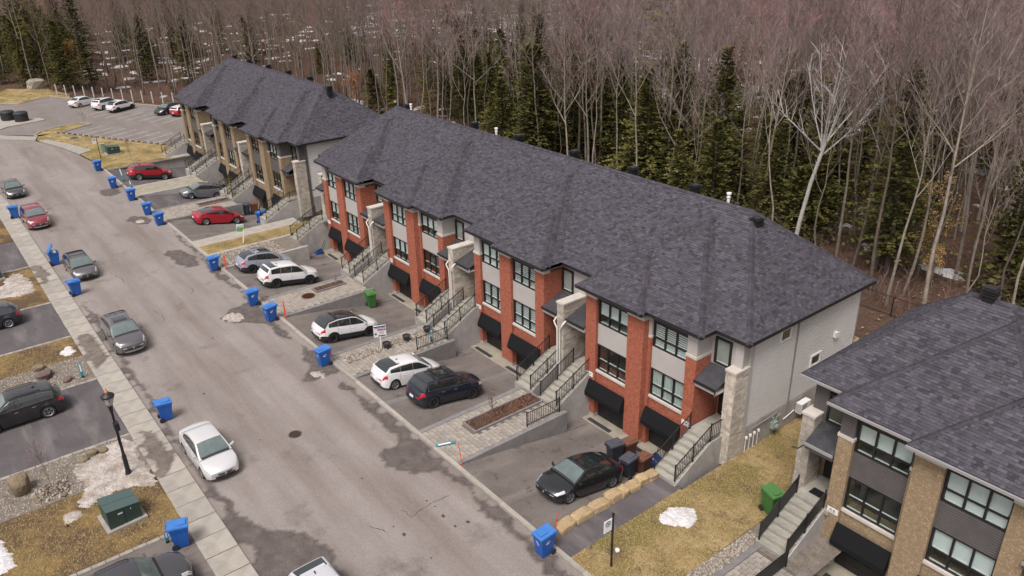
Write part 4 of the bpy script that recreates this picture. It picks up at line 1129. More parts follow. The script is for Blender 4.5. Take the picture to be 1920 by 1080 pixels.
mb = MB(); mb.tube([(-.1, -1.9, 1.0), (-.1, 0, 1.05), (-.1, .3, 1.1)], .035, 6); obj('pipe', mb, 'trim_grey', gm)

# ------------------------------------------------------------------ entrance stairs
def stairs(name, label, x0, x1, rails, dy=0.0, land_x=None, land_y=31.0, solid=False, side_rail=None, walls=True, n=8, z0=0.0, z1=1.5, group=None, ybot=25.9):
    root = thing(name, label, 'stairs', loc=((x0+x1)/2, 26+dy, z0), group=group)
    yb, yt = ybot+dy, 28.95+dy
    tr = (yt-yb)/n; rs = (z1-z0)/(n)
    sm = MB(); sm.box(x0, x1, 0, tr+.03, -.22, 0); me = sm.mesh('step', 'step_concrete')
    for k in range(n-1): link('step', me, root, loc=(-root.location.x, yb+k*tr-root.location.y, z0+(k+1)*rs-root.location.z))
    lx0, lx1 = land_x or (x0, x1)
    mb = MB(); mb.box(lx0, lx1, yt-tr, land_y+dy-.02, z1-.2, z1); wpart('landing', mb, 'step_concrete', root)
    mb = MB()
    prof = [(yb, -1.6), (land_y+dy-.03, -1.6), (land_y+dy-.03, z1-.19), (yt-tr, z1-.19), (yt-tr, z1-.25), (yb+.06, z0-.02), (yb, z0-.02)]
    mb.prism(prof, 'x', x0+.03, x1-.03)
    for xa, xb in ((x0-.06, x0+.0), (x1, x1+.06)):
        mb.prism([(yb, -1.6), (land_y+dy-.5, -1.6), (land_y+dy-.5, z1-.02), (yt-tr, z1-.02), (yb, z0+.05)], 'x', xa, xb)
    wpart('side_wall', mb, 'concrete_grey', root)
    hgt = .95
    for xr in rails:
        x, ext = xr if isinstance(xr, tuple) else (xr, 0)
        mb = MB()
        pa, pb = Vector((x, yb+.12, z0+rs)), Vector((x, yt-tr+.1, z1))
        pts = [pa, pb]+([Vector((x, pb.y+ext, z1))] if ext else [])
        for i in range(len(pts)-1):
            a, b = pts[i], pts[i+1]
            for hh, wd in ((hgt, .03), (.14, .02)):
                u = Vector((0, 0, hh))
                mb.tube([a+u, b+u], wd, 4)
            L = abs(b.y-a.y); nb = int(L/.13)
            if solid:
                mb.prism([(a.y, a.z+.16), (b.y, b.z+.16), (b.y, b.z+hgt-.06), (a.y, a.z+hgt-.06)], 'x', x-.012, x+.012)
            else:
                for k in range(1, nb):
                    p = a.lerp(b, k/nb); mb.box(p.x-.011, p.x+.011, p.y-.011, p.y+.011, p.z+.14, p.z+hgt)
        rl = wpart('railing', mb, 'black_metal', root)
        for p in pts+[pts[0].lerp(pts[1], .5)]:
            pm = MB(); pm.box(p.x-.03, p.x+.03, p.y-.03, p.y+.03, p.z-.06, p.z+hgt+.10); obj('post', pm, 'black_metal', rl)
    if side_rail:
        x, ya, yb2 = side_rail; zz = z0+.02
        mb = MB()
        for hh in (.9, .12): mb.tube([(x, ya, zz+hh), (x, yb2, zz+hh)], .025, 4)
        if solid: mb.box(x-.012, x+.012, ya, yb2, zz+.15, zz+.86)
        else:
            nb = int((yb2-ya)/.13)
            for k in range(1, nb): mb.box(x-.011, x+.011, ya+(yb2-ya)*k/nb-.011, ya+(yb2-ya)*k/nb+.011, zz+.12, zz+.9)
        rl = wpart('railing', mb, 'black_metal', root)
        for y in (ya, yb2):
            pm = MB(); pm.box(x-.03, x+.03, y-.03, y+.03, zz-.02, zz+1.0); obj('post', pm, 'black_metal', rl)
    return root
stairs('entrance_stairs', 'concrete entrance stairs at the right end of the red row beside the lawn', -21.83, -20.35, [-21.78, (-20.42, .9)], land_x=(-21.83, -20.5))
for k, (nm, side) in enumerate((('behind the planted walkway with reddish mulch', True), ('behind the gravel strip with two pots', False), ('behind the walkway with the round rusty cover', True))):
    o = -11.75*k; c = -31.42+o
    stairs('entrance_stairs', 'left flight of the paired entrance stairs '+nm, c-1.85, c-.42, [c-1.8, c-.47], land_x=(c-1.9, c-.3))
    stairs('entrance_stairs', 'right flight of the paired entrance stairs '+nm, c+.42, c+1.95, [c+.47, c+1.9], land_x=(c+.3, c+2.0), side_rail=(c+2.25, 23.5, 25.95) if k < 2 else None)
stairs('entrance_stairs', 'concrete stairs at the left end of the red row by the stony gravel bed', -67.0, -65.5, [-66.95, -65.55], land_x=(-67.0, -65.15))
# far row
stairs('entrance_stairs', 'concrete stairs at the right end of the far tan row next to the narrow lawn', -74.3, -72.7, [-74.25, (-72.75, .9)], land_x=(-74.3, -73.0))
for k, nm in enumerate(('beside the small dark cedar', 'behind the sandy beige walkway')):
    o = -52.4-11.75*k; c = -31.42+o
    stairs('entrance_stairs', 'left flight of the far paired stairs '+nm, c-1.85, c-.42, [c-1.8, c-.47], land_x=(c-1.9, c-.3))
    stairs('entrance_stairs', 'right flight of the far paired stairs '+nm, c+.42, c+1.95, [c+.47, c+1.9], land_x=(c+.3, c+2.0))
stairs('entrance_stairs', 'concrete stairs at the left end of the far tan row by the parking lot', -107.0, -105.3, [-106.95, -105.35], land_x=(-107, -105))
stairs('entrance_stairs', 'concrete stairs with solid dark railings of the nearest tan house', -15.25, -13.75, [-15.2, -13.8], dy=-.2, land_x=(-15.25, -13.5), solid=True, side_rail=(-13.55, 21.3, 25.5), land_y=30.7)

# ------------------------------------------------------------------ vehicles
def lerp_tab(tab, x):
    return float(np.interp(x, [a for a, b in tab], [b for a, b in tab]))
CARS = {
 #         L     W     H    wb    R    belt-front.. profile tables in metres from the centre (x forward)
 'fastback': dict(L=4.70, W=1.85, H=1.44, wb=2.88, R=.335, clear=.16, top=[(-2.35,.86),(-2.2,.98),(-1.75,1.02),(.7,.93),(1.2,.90),(1.75,.80),(2.15,.70),(2.35,.58)],
      green=[(-1.95,.98),(-1.3,1.24),(-.6,1.40),(.0,1.44),(.45,1.38),(1.25,.92)], wid=.74, suv=False),
 'sedan': dict(L=4.54, W=1.76, H=1.46, wb=2.60, R=.31, clear=.17, top=[(-2.27,.84),(-2.15,1.0),(-1.5,1.03),(.6,.95),(1.0,.94),(1.6,.86),(2.1,.74),(2.27,.6)],
      green=[(-1.72,1.02),(-1.08,1.38),(-.7,1.45),(.0,1.46),(.35,1.42),(1.2,.95)], wid=.75, suv=False),
 'hatch': dict(L=4.40, W=1.79, H=1.49, wb=2.68, R=.32, clear=.17, top=[(-2.2,.80),(-2.12,.98),(-1.6,1.06),(.6,.97),(1.0,.95),(1.6,.87),(2.05,.74),(2.2,.6)],
      green=[(-2.02,1.04),(-1.62,1.36),(-.9,1.46),(.0,1.49),(.35,1.44),(1.25,.95)], wid=.74, suv=False),
 'suv': dict(L=4.62, W=1.86, H=1.68, wb=2.68, R=.365, clear=.22, top=[(-2.31,.85),(-2.24,1.06),(-1.6,1.12),(.6,1.08),(1.0,1.07),(1.65,1.02),(2.15,.92),(2.31,.72)],
      green=[(-2.10,1.10),(-1.78,1.54),(-1.1,1.65),(.0,1.68),(.38,1.62),(1.15,1.06)], wid=.77, suv=True),
 'cross': dict(L=4.48, W=1.80, H=1.60, wb=2.66, R=.35, clear=.22, top=[(-2.24,.82),(-2.16,1.02),(-1.6,1.08),(.6,1.02),(1.0,1.01),(1.65,.95),(2.08,.84),(2.24,.66)],
      green=[(-2.02,1.06),(-1.62,1.44),(-.95,1.57),(.0,1.60),(.38,1.54),(1.2,1.0)], wid=.75, suv=True),
 'mini': dict(L=3.85, W=1.72, H=1.42, wb=2.50, R=.31, clear=.16, top=[(-1.92,.82),(-1.85,.96),(-1.4,1.0),(.5,.97),(.9,.95),(1.4,.9),(1.8,.8),(1.92,.62)],
      green=[(-1.8,.98),(-1.5,1.36),(-.9,1.41),(.0,1.42),(.4,1.38),(.95,.95)], wid=.82, suv=False),
}
def ring(p, x, arch=True):
    L, W = p['L'], p['W']; h = L/2
    e = (h-abs(x))
    fx = 1.0
    # plan taper towards both ends
    t = max(0.0, min(1.0, e/(.75 if x > 0 else .5)))
    pw = (.80 if x > 0 else .86)+(1-(.80 if x > 0 else .86))*math.sin(t*math.pi/2)**.8
    w = W/2*pw
    zt = lerp_tab(p['top'], x)
    zb = p['clear']+(.10*(1-t)**2)
    ta = 0
    for xw in (-p['wb']/2, p['wb']/2):
        Ra = p['R']+.055
        d = x-xw
        if abs(d) < Ra: ta = max(ta, math.sqrt(Ra*Ra-d*d)+p['R'])
    zlo = max(zb, ta) if arch else zb
    zm = max(zb+.34*(zt-zb)+.05, zlo+.03); zs = max(zb+.72*(zt-zb), zm+.03)
    k = .985 if ta else .965
    inn = .70 if ta else .86
    q = max(0.0, (.16-e)/.16); kk = 1-.20*(1-math.sqrt(max(0, 1-min(q, 1)**2)))
    if kk < 1:
        zc = zb+.42*(zt-zb); w *= 1-.5*(1-kk)
        zt = zc+(zt-zc)*kk; zlo = zc+(zlo-zc)*kk; zm = zc+(zm-zc)*kk; zs = zc+(zs-zc)*kk
    return [(0, zlo if not ta else zlo), (w*inn, zlo), (w*k, zlo+.005), (w, zm), (w*.975, zs), (w*.925, zt-.035), (w*.80, zt), (w*.4, zt+.022), (0, zt+.028)]
def S(p, x, t, off=0.0):
    r = ring(p, x); i = min(int(t), 7); f = t-i
    y = r[i][0]*(1-f)+r[i+1][0]*f; z = r[i][1]*(1-f)+r[i+1][1]*f
    dy, dz = r[i+1][0]-r[i][0], r[i+1][1]-r[i][1]; l = math.hypot(dy, dz) or 1
    return (x, y+off*dz/l, z-off*dy/l)
def gh(p, z):       # greenhouse half width at height z
    zb = lerp_tab(p['top'], 0); k = max(0, (z-zb)/(p['H']-zb))
    w0 = p['W']/2*.915
    return w0*(1-(1-p['wid']*1.02)*k**1.15)
def build_car(kind, body, roofm=None, rails=None, cladding=None, rim='rim_silver', glass_roof=False, rackbars=False, chrome=False, grille='black_plastic', low='black_plastic', front_open=True, fine=True):
    p = CARS[kind]; L = p['L']; h = L/2
    parts = []
    pb = 'paint_'+body
    mb = MB()
    xs_ = sorted(set([-h, -h+.012, -h+.035, -h+.08, -h+.16, -h+.4, h-.012, h-.035, h-.08, h-.16, h-.4, h-.65]+[xw+p['R']*1.157*math.cos(a) for xw in (-p['wb']/2, p['wb']/2) for a in np.linspace(0, math.pi, 11)]+list(np.linspace(-h+.55, h-.8, 9))))
    xs_ = [x for i, x in enumerate(xs_) if i == 0 or x-xs_[i-1] > .011]
    n = 9
    for x in xs_:
        r = ring(p, x)
        for y, z in r: mb.v.append((x, y, z))
        for y, z in r[1:-1][::-1]: mb.v.append((x, -y, z))
    N = n*2-2
    for i in range(len(xs_)-1):
        for k in range(N):
            k2 = (k+1) % N
            seg = k if k < n-1 else N-1-k
            m_ = 1 if seg < 2 else 0
            if cladding and seg == 2 and True: m_ = 2
            mb.f.append((i*N+k, i*N+k2, (i+1)*N+k2, (i+1)*N+k)[::-1]); mb.m.append(m_); mb.t.append(.5)
    mb.f.append(tuple(range(N))); mb.m.append(0); mb.t.append(.5)
    e = (len(xs_)-1)*N
    mb.f.append(tuple(e+k for k in range(N))[::-1]); mb.m.append(0); mb.t.append(.5)
    # greenhouse shell
    G = p['green']; prof = []
    for (xa, za), (xb, zb) in zip(G, G[1:]):
        for q in np.linspace(0, 1, 4)[:-1]: prof.append((xa+(xb-xa)*q, za+(zb-za)*q))
    prof.append(G[-1])
    base = len(mb.v); rn = []
    for x, zt in prof:
        zb = lerp_tab(p['top'], x)-.03
        zt = max(zt, zb+.01)
        pts = []
        for f in (0, .5, 1):
            z = zb+(zt-.035*(zt-zb > .1)-zb)*f; pts.append((x, gh(p, z), z))
        wt = pts[-1][1]
        pts += [(x, wt*.88, zt), (x, wt*.45, zt+.018), (x, 0, zt+.022)]
        ring_ = pts+[(a, -b, c) for a, b, c in pts[:-1][::-1]]
        rn.append(len(ring_)); mb.v.extend(ring_)
    M = rn[0]
    for i in range(len(prof)-1):
        zmid = (prof[i][1]+prof[i+1][1])/2
        for k in range(M-1):
            m_ = 3 if (roofm and 2 <= k <= 7) else 0
            if roofm and k in (1, 8) and False: m_ = 3
            a = base+i*M+k
            mb.f.append((a, a+1, a+M+1, a+M)[::-1]); mb.m.append(m_); mb.t.append(.5)
    mats = [pb, 'under', cladding or pb, roofm or pb]
    parts.append(('body', mb, mats, 38, None))
    # roof surface sampler across the greenhouse
    def A(x, s, off):         # s in -1..1 across, on the profile
        zt = float(np.interp(x, [a for a, b in prof], [b for a, b in prof]))
        zb = lerp_tab(p['top'], x)-.03
        z0 = zb+(max(zt, zb+.01)-.035*(zt-zb > .1)-zb)
        wt = gh(p, z0)
        a = abs(s)
        yy = wt*a
        z = np.interp(a, [0, .45, .88, 1], [zt+.022, zt+.018, zt, z0])
        return Vector((x, math.copysign(yy, s), float(z))), None
    def cross_panel(x0, x1, s, off, nx=6, inset0=0., inset1=0.):
        m_ = MB(); R_ = []
        for i in range(nx+1):
            x = x0+(x1-x0)*i/nx
            dz = (A(x+.02, 0, 0)[0].z-A(x-.02, 0, 0)[0].z)/.04
            nn = Vector((-dz, 0, 1)).normalized()
            row = []
            for j in range(9):
                q = -s+2*s*j/8
                v, _ = A(x, q, 0); v = v+nn*off; row.append(v)
            R_.append(row)
        for i in range(nx):
            for j in range(8): m_.face([R_[i][j], R_[i][j+1], R_[i+1][j+1], R_[i+1][j]])
        return m_
    xw0, xw1 = G[-2][0], G[-1][0]
    parts.append(('windshield', cross_panel(xw0+.03, xw1-.05, .90, .012), 'car_glass_front', 30, None))
    k = [i for i, g in enumerate(G) if g[1] > p['H']-.12][0]
    xr0, xr1 = G[0][0], G[k][0] if kind != 'fastback' else G[2][0]
    if kind == 'fastback': xr0, xr1 = G[0][0]+.1, G[2][0]
    parts.append(('rear_window', cross_panel(xr0+.08, xr1-.04, .86, .012), 'car_glass', 30, None))
    if glass_roof: parts.append(('glass_roof', cross_panel(xr1+.0, xw0-(.12 if kind == 'fastback' else .35), .86, .012), 'car_glass', 30, None))
    elif roofm is None and p['suv'] and glass_roof is not None: parts.append(('sunroof', cross_panel(-.55, .25, .60, .008), 'car_glass', 30, None))
    # side windows
    xs0 = G[0][0]+(.36 if kind in ('suv', 'cross', 'hatch', 'mini') else .48); xs1 = G[-1][0]-.22
    bp = -.12
    cuts = [(xs0, -.992), (-.975, bp-.009), (bp+.009, xs1)] if p['suv'] or kind == 'hatch' else [(xs0, bp-.009), (bp+.009, xs1)]
    for sgn in (1, -1):
        for xa, xb in cuts:
            m_ = MB(); prev = None
            for i in range(9):
                x = xa+(xb-xa)*i/8
                zt = float(np.interp(x, [a for a, b in prof], [b for a, b in prof]))-.085
                z0 = lerp_tab(p['top'], x)+.035; zt = max(zt, z0+.004)
                cur = [Vector((x, sgn*(gh(p, z0)+.010), z0)), Vector((x, sgn*(gh(p, (z0+zt)/2)+.012), (z0+zt)/2)), Vector((x, sgn*(gh(p, zt)+.010), zt))]
                if prev:
                    for a in range(2):
                        q = [prev[a], cur[a], cur[a+1], prev[a+1]]; m_.face(q if sgn < 0 else q[::-1])
                prev = cur
            parts.append(('side_window', m_, 'car_glass', 30, None))
        if chrome:
            m_ = MB(); xa, xb = cuts[0][0]-.03, cuts[-1][1]
            pts = [Vector((x, sgn*(gh(p, lerp_tab(p['top'], x)+.02)+.014), lerp_tab(p['top'], x)+.02)) for x in np.linspace(xa, xb, 6)]
            top = []
            for x in np.linspace(xb, xa, 9):
                zt = max(float(np.interp(x, [a for a, b in prof], [b for a, b in prof]))-.07, lerp_tab(p['top'], x)+.03); top.append(Vector((x, sgn*(gh(p, zt)+.016), zt)))
            m_.tube(pts+top+[pts[0]], .012, 4); parts.append(('window_trim', m_, 'chrome', 30, None))
        # door seams as thin dark grooves and handles
        m_ = MB()
        for x in (bp, -1.0, xs1+.1):
            for t0, t1 in ((3.0, 4.0), (4.0, 5.0)):
                a, b = S(p, x, t0, .003), S(p, x, t1, .003); c, d = S(p, x+.012, t1, .003), S(p, x+.012, t0, .003)
                q = [(v[0], sgn*v[1], v[2]) for v in (a, b, c, d)]; m_.face(q if sgn > 0 else q[::-1])
        parts.append(('door_seam', m_, 'under', None, None))
        m_ = MB()
        for x in (-.75, .1):
            a = S(p, x, 4.3, .012); m_.box(a[0]-.09, a[0]+.09, sgn*a[1]-.015, sgn*a[1]+.015, a[2]-.015, a[2]+.015)
        parts.append(('door_handle', m_, 'chrome' if chrome else pb, None, None))
        # mirrors
        m_ = MB(); xm = G[-1][0]-.30; zb = lerp_tab(p['top'], xm)
        yb = gh(p, zb+.05)
        m_.add([(xm+.08, sgn*(yb-.02), zb+.02), (xm-.02, sgn*(yb-.02), zb+.02), (xm-.02, sgn*(yb+.22), zb+.03), (xm+.05, sgn*(yb+.21), zb+.03),
                (xm+.08, sgn*(yb-.0), zb+.06), (xm-.02, sgn*(yb-.0), zb+.06), (xm-.04, sgn*(yb+.24), zb+.17), (xm+.06, sgn*(yb+.22), zb+.16)],
               [(0,1,2,3),(4,7,6,5),(0,4,5,1),(1,5,6,2),(2,6,7,3),(3,7,4,0)])
        parts.append(('mirror', m_, pb if kind != 'fastback' else 'black_plastic', 40, None))
        # head lamps and tail lamps following the body skin
        def skin(xa, xb, ta, tb, off=.012, nx=4, ny=3):
            m2 = MB(); rows = []
            for i in range(nx+1):
                x = xa+(xb-xa)*i/nx
                rows.append([S(p, x, ta+(tb-ta)*j/ny, off) for j in range(ny+1)])
            for i in range(nx):
                for j in range(ny):
                    q = [rows[i][j], rows[i+1][j], rows[i+1][j+1], rows[i][j+1]]; q = [(a, sgn*b, c) for a, b, c in q]
                    m2.face(q if sgn < 0 else q[::-1])
            return m2
        hl = skin(h-.52, h-.05, 4.35, 5.6)
        r = ring(p, h)
        hl.face([(h+.012, sgn*r[4][0]*.98, r[4][1]+.0), (h+.012, sgn*r[4][0]*.62, r[4][1]+.01), (h+.012, sgn*r[5][0]*.62, r[5][1]), (h+.012, sgn*r[5][0]*.98, r[5][1])])
        parts.append(('headlight', hl, 'lamp_clear', None, None))
        tl = skin(-h+.28, -h+.01, 4.0, 5.3)
        r = ring(p, -h)
        tl.face([(-h-.012, sgn*r[4][0]*1.0, r[4][1]-.04), (-h-.012, sgn*r[4][0]*.58, r[4][1]+.03), (-h-.012, sgn*r[5][0]*.58, r[5][1]), (-h-.012, sgn*r[5][0]*.98, r[5][1])])
        parts.append(('taillight', tl, 'lamp_red', None, None))
        if p['suv'] and cladding:
            for xw in (-p['wb']/2, p['wb']/2):
                m2 = MB(); Ri, Ro = p['R']+.045, p['R']+.115
                an = np.linspace(R(-12), R(192), 15)
                for a, b in zip(an, an[1:]):
                    pts = []
                    for rr, ang in ((Ri, a), (Ro, a), (Ro, b), (Ri, b)):
                        x, z = xw+rr*math.cos(ang), p['R']+rr*math.sin(ang)
                        rg = ring(p, x, False)
                        pts.append((x, sgn*(max(rg[2][0], rg[3][0])+.008), z))
                    m2.face(pts if sgn < 0 else pts[::-1])
                parts.append(('wheel_trim', m2, cladding, None, None))
        if rails:
            m2 = MB(); pts = []
            for x in np.linspace(xr1+.12, xw0-.2, 6):
                v, _ = A(x, .90*sgn, 0); pts.append((v.x, v.y, v.z+.055))
            pts = [(pts[0][0]-.06, pts[0][1], pts[0][2]-.06)]+pts+[(pts[-1][0]+.06, pts[-1][1], pts[-1][2]-.06)]
            m2.tube(pts, .022, 5); parts.append(('roof_rail', m2, rails, 40, None))
    if rackbars:
        for x in (-.9, -.1):
            v, _ = A(x, .9, 0); m_ = MB(); m_.box(x-.03, x+.03, -v.y-.03, v.y+.03, v.z+.06, v.z+.09); parts.append(('roof_bar', m_, 'black_plastic', None, None))
    # front: grille, lower intake; rear: bumper insert, plate
    r = ring(p, h); zlo, zhi = r[2][1], r[5][1]
    def fr(x, y0, y1, z0, z1, m, name, k=.85):
        m_ = MB(); n_ = 8; sg = .03*(1 if x > 0 else -1)
        for k in range(n_+1):
            f = -1+2*k/n_
            m_.v += [(x, f*y0, z0), (x, f*y1, z1), (x-sg, f*y0, z0), (x-sg, f*y1, z1)]
        for k in range(n_):
            a, b = k*4, k*4+4
            for q in ((a, b, b+1, a+1), (a+2, a+3, b+3, b+2), (a, a+2, b+2, b), (a+1, b+1, b+3, a+3)): m_.f.append(q); m_.m.append(0); m_.t.append(.5)
        parts.append((name, m_, m, None, None))
    wf = r[3][0]
    if front_open:
        fr(h+.014, wf*.42, wf*.62, zlo+.60*(zhi-zlo), zlo+.90*(zhi-zlo), grille, 'grille')
        if chrome: fr(h+.02, wf*.64, wf*.66, zlo+.91*(zhi-zlo), zlo+.96*(zhi-zlo), 'chrome', 'grille_bar')
    fr(h+.016, wf*.72, wf*.80, zlo+.06*(zhi-zlo), zlo+.36*(zhi-zlo), low, 'lower_grille')
    if p['suv']: fr(h+.03, wf*.80, wf*.86, zlo-.03, zlo+.06, 'rim_silver' if chrome or cladding else low, 'skid_plate')
    rr = ring(p, -h); zl2, zh2 = rr[2][1], rr[5][1]; wr = rr[3][0]
    fr(-h-.016, wr*.80, wr*.86, zl2-.02, zl2+.30*(zh2-zl2), 'black_plastic', 'rear_bumper_insert')
    fr(-h-.020, .17, .17, zl2+.52*(zh2-zl2), zl2+.52*(zh2-zl2)+.13, 'plate', 'license_plate')
    # badge
    m_ = MB(); m_.lathe([(.055, -.008), (.055, .008)], 10, (0, 0, 0), axis='y'); 
    for i, v in enumerate(m_.v): m_.v[i] = (h+.03+v[1], v[0], v[2]+zlo+.78*(zhi-zlo))
    parts.append(('badge', m_, 'chrome', None, None))
    # wipers / cowl
    cw = cross_panel(xw1-.10, xw1+.02, .86, .014, 2); parts.append(('wiper_cowl', cw, 'black_plastic', None, None))
    if p['suv'] or kind == 'hatch':
        m_ = MB(); v, _ = A(xr1+.12, 0, 0); m_.prism([(v.x-.10, v.z), (v.x+.08, v.z), (v.x-.07, v.z+.07)], 'y', -.02, .02); parts.append(('antenna', m_, 'black_plastic', None, None))
        m_ = MB(); a, _ = A(xr1-.02, .75, 0); m_.box(xr1-.16, xr1+.03, -a.y, a.y, a.z+.0, a.z+.035); parts.append(('spoiler', m_, roofm or pb, None, None))
    # bow the bumpers in plan
    for _, mbp, _, _, _ in parts:
        for i, (x, y, z) in enumerate(mbp.v):
            f = min(1, max(0, (abs(x)-(h-.75))/.75)); f = f*f*(3-2*f)
            mbp.v[i] = (x-math.copysign((.20 if x > 0 else .13)*f*min(1.3, abs(y)/(p['W']/2))**2, x), y, z)
    # wheels
    Rw = p['R']
    ty = MB(); ty.lathe([(Rw*.62, -.105), (Rw*.93, -.11), (Rw, -.07), (Rw, .07), (Rw*.93, .11), (Rw*.64, .105), (Rw*.62, .02)], 22, axis='y', caps=False)
    tme = ty.mesh('wheel', 'tyre', 40)
    rm = MB(); rm.lathe([(.03, .075), (.05, .09), (.06, .075)], 10, axis='y'); rm.lathe([(Rw*.58, .09), (Rw*.66, .112), (Rw*.69, .108), (Rw*.66, .10)], 22, axis='y', caps=False)
    for k in range(5):
        a = 2*math.pi*k/5
        for da in (-.13, .13):
            c0, s0, c1, s1 = math.cos(a), math.sin(a), math.cos(a+da), math.sin(a+da); r0, r1 = .04, Rw*.62
            nx, nz = -s0*.030, c0*.030
            rm.add([(r0*c0-nx, .088, r0*s0-nz), (r0*c0+nx, .088, r0*s0+nz), (r1*c1+nx, .098, r1*s1+nz), (r1*c1-nx, .098, r1*s1-nz)], [(0,1,2,3)])
    rm.lathe([(.001, .03), (Rw*.63, .03)], 22, axis='y', mi=1, caps=False)
    rme = rm.mesh('rim', [rim, 'black_metal'], None)
    return parts, tme, rme, p
def car(label, cat, x, y, z, head, pitch=0.0, **kw):
    parts, tme, rme, p = build_car(**kw)
    name = 'parked_car'
    root = thing(name, label, cat, loc=(x, y, z), rot=(0, -pitch, R(head)), group='parked cars')
    root.scale = (1.07, 1.07, 1.07)
    for nm, mb, m, sm, _ in parts: obj(nm, mb, m, root, sm)
    for xw in (-p['wb']/2, p['wb']/2):
        for s in (1, -1):
            wl = link('wheel', tme, root, loc=(xw, s*(p['W']/2-.115), p['R']), rz=0 if s > 0 else math.pi)
            link('rim', rme, wl)
    return root
def dz(y): return float(np.interp(y, [a for a, b in drv_prof], [b for a, b in drv_prof]))
def dcar(label, cat, x, y, head, fac=1.0, **kw):
    s = 1 if head == 90 else -1
    a, b = dz(y-1.35)*fac, dz(y+1.35)*fac
    return car(label, cat, x, y, (a+b)/2, head, math.atan2((b-a)*s, 2.7), **kw)
dcar('black fastback sedan with pale headlights nosed towards the street beside sandstone rocks', 'car', -24.05, 22.75, -90, kind='fastback', body='black', glass_roof=True, front_open=False, low='black_plastic', rim='rim_silver')
dcar('navy blue suv with roof bars in the driveway left of the planted walkway', 'suv', -35.6, 22.1, 90, kind='suv', body='navy', cladding='black_plastic', rim='rim_black', rails='black_plastic', rackbars=True, chrome=True, glass_roof=True)
dcar('white hatchback parked alongside the navy suv', 'car', -38.75, 21.3, 90, kind='hatch', body='white')
dcar('white suv with black roof next to the real estate sign', 'suv', -46.8, 21.1, 90, kind='cross', body='white', roofm='paint_black', cladding='black_plastic', rim='rim_black', glass_roof=None)
dcar('all white suv beside the silver blue crossover', 'suv', -58.55, 21.9, 90, kind='suv', body='white', cladding='black_plastic', rim='rim_black', glass_roof=None)
dcar('silver blue crossover with dark roof rails by the gravel bed', 'suv', -62.6, 21.5, 90, kind='cross', body='bluegrey', cladding='black_plastic', rails='black_plastic', rim='rim_black')
dcar('red fastback sedan in front of the far tan row', 'car', -78.0, 22.9, 90, kind='fastback', body='red')
dcar('silver hatchback with its nose towards the street, far driveway', 'car', -88.7, 24.7, -90, kind='hatch', body='midgrey')
dcar('bright red suv in the farthest driveway', 'suv', -98.7, 22.0, 90, kind='suv', body='red', cladding='black_plastic', glass_roof=None)
car('silver sedan parked by the sidewalk across from the black sedan', 'car', -38.05, 8.42, -.08, 1, kind='sedan', body='silver')
car('dark grey suv with chrome roof rails parked by the sidewalk', 'suv', -55.45, 8.42, -.08, 1, kind='suv', body='grey', rails='chrome', chrome=True)
car('grey station wagon with roof bars between two blue bins', 'car', -71.2, 8.9, -.08, 1, kind='hatch', body='grey', rails='black_plastic', rackbars=True)
car('cherry red suv facing the camera beside the sidewalk', 'suv', -87.95, 8.25, -.08, 1, kind='suv', body='cherry', chrome=True, glass_roof=None)
car('charcoal sedan farthest along the left side of the street', 'car', -100.9, 8.15, -.08, 1, kind='sedan', body='charcoal')
car('black suv with chrome window trim in the left driveway behind the lamp post', 'suv', -49.15, .95, 0, -90, kind='suv', body='black', chrome=True, rails='black_plastic', glass_roof=None)
car('blue black suv cut off by the left edge of the photo', 'suv', -64.15, 1.0, 0, -90, kind='cross', body='ink', chrome=True)
car('dark grey suv with long hood cut off at the bottom left edge', 'suv', -29.95, 2.4, 0, 90, kind='suv', body='charcoal', rails='black_plastic', glass_roof=None)
car('light silver van roof cut off by the bottom edge', 'van', -23.75, 8.55, -.08, 1, kind='suv', body='brightsilver', rails='chrome', glass_roof=None)
hx, hy = math.cos(R(119)), math.sin(R(119))
car('white sedan in the far parking lot, leftmost of the white ones', 'car', -149.9, 25.6, .0, 119, kind='sedan', body='white', rim='chrome')
car('white suv in the middle of three white vehicles on the parking lot', 'suv', -144.7, 28.1, .0, 119, kind='suv', body='white')
car('white suv with black wheels on the parking lot, rightmost of the white ones', 'suv', -140.9, 29.4, .0, 119, kind='cross', body='white', rim='rim_black', cladding='black_plastic', glass_roof=None)
car('dark green sedan reversed into a parking lot space', 'car', -133.2, 34.6, .0, -61, kind='sedan', body='darkgreen')
car('small red car with white roof on the parking lot by the tan row', 'car', -130.4, 36.0, .0, 119, kind='mini', body='red', roofm='paint_white')

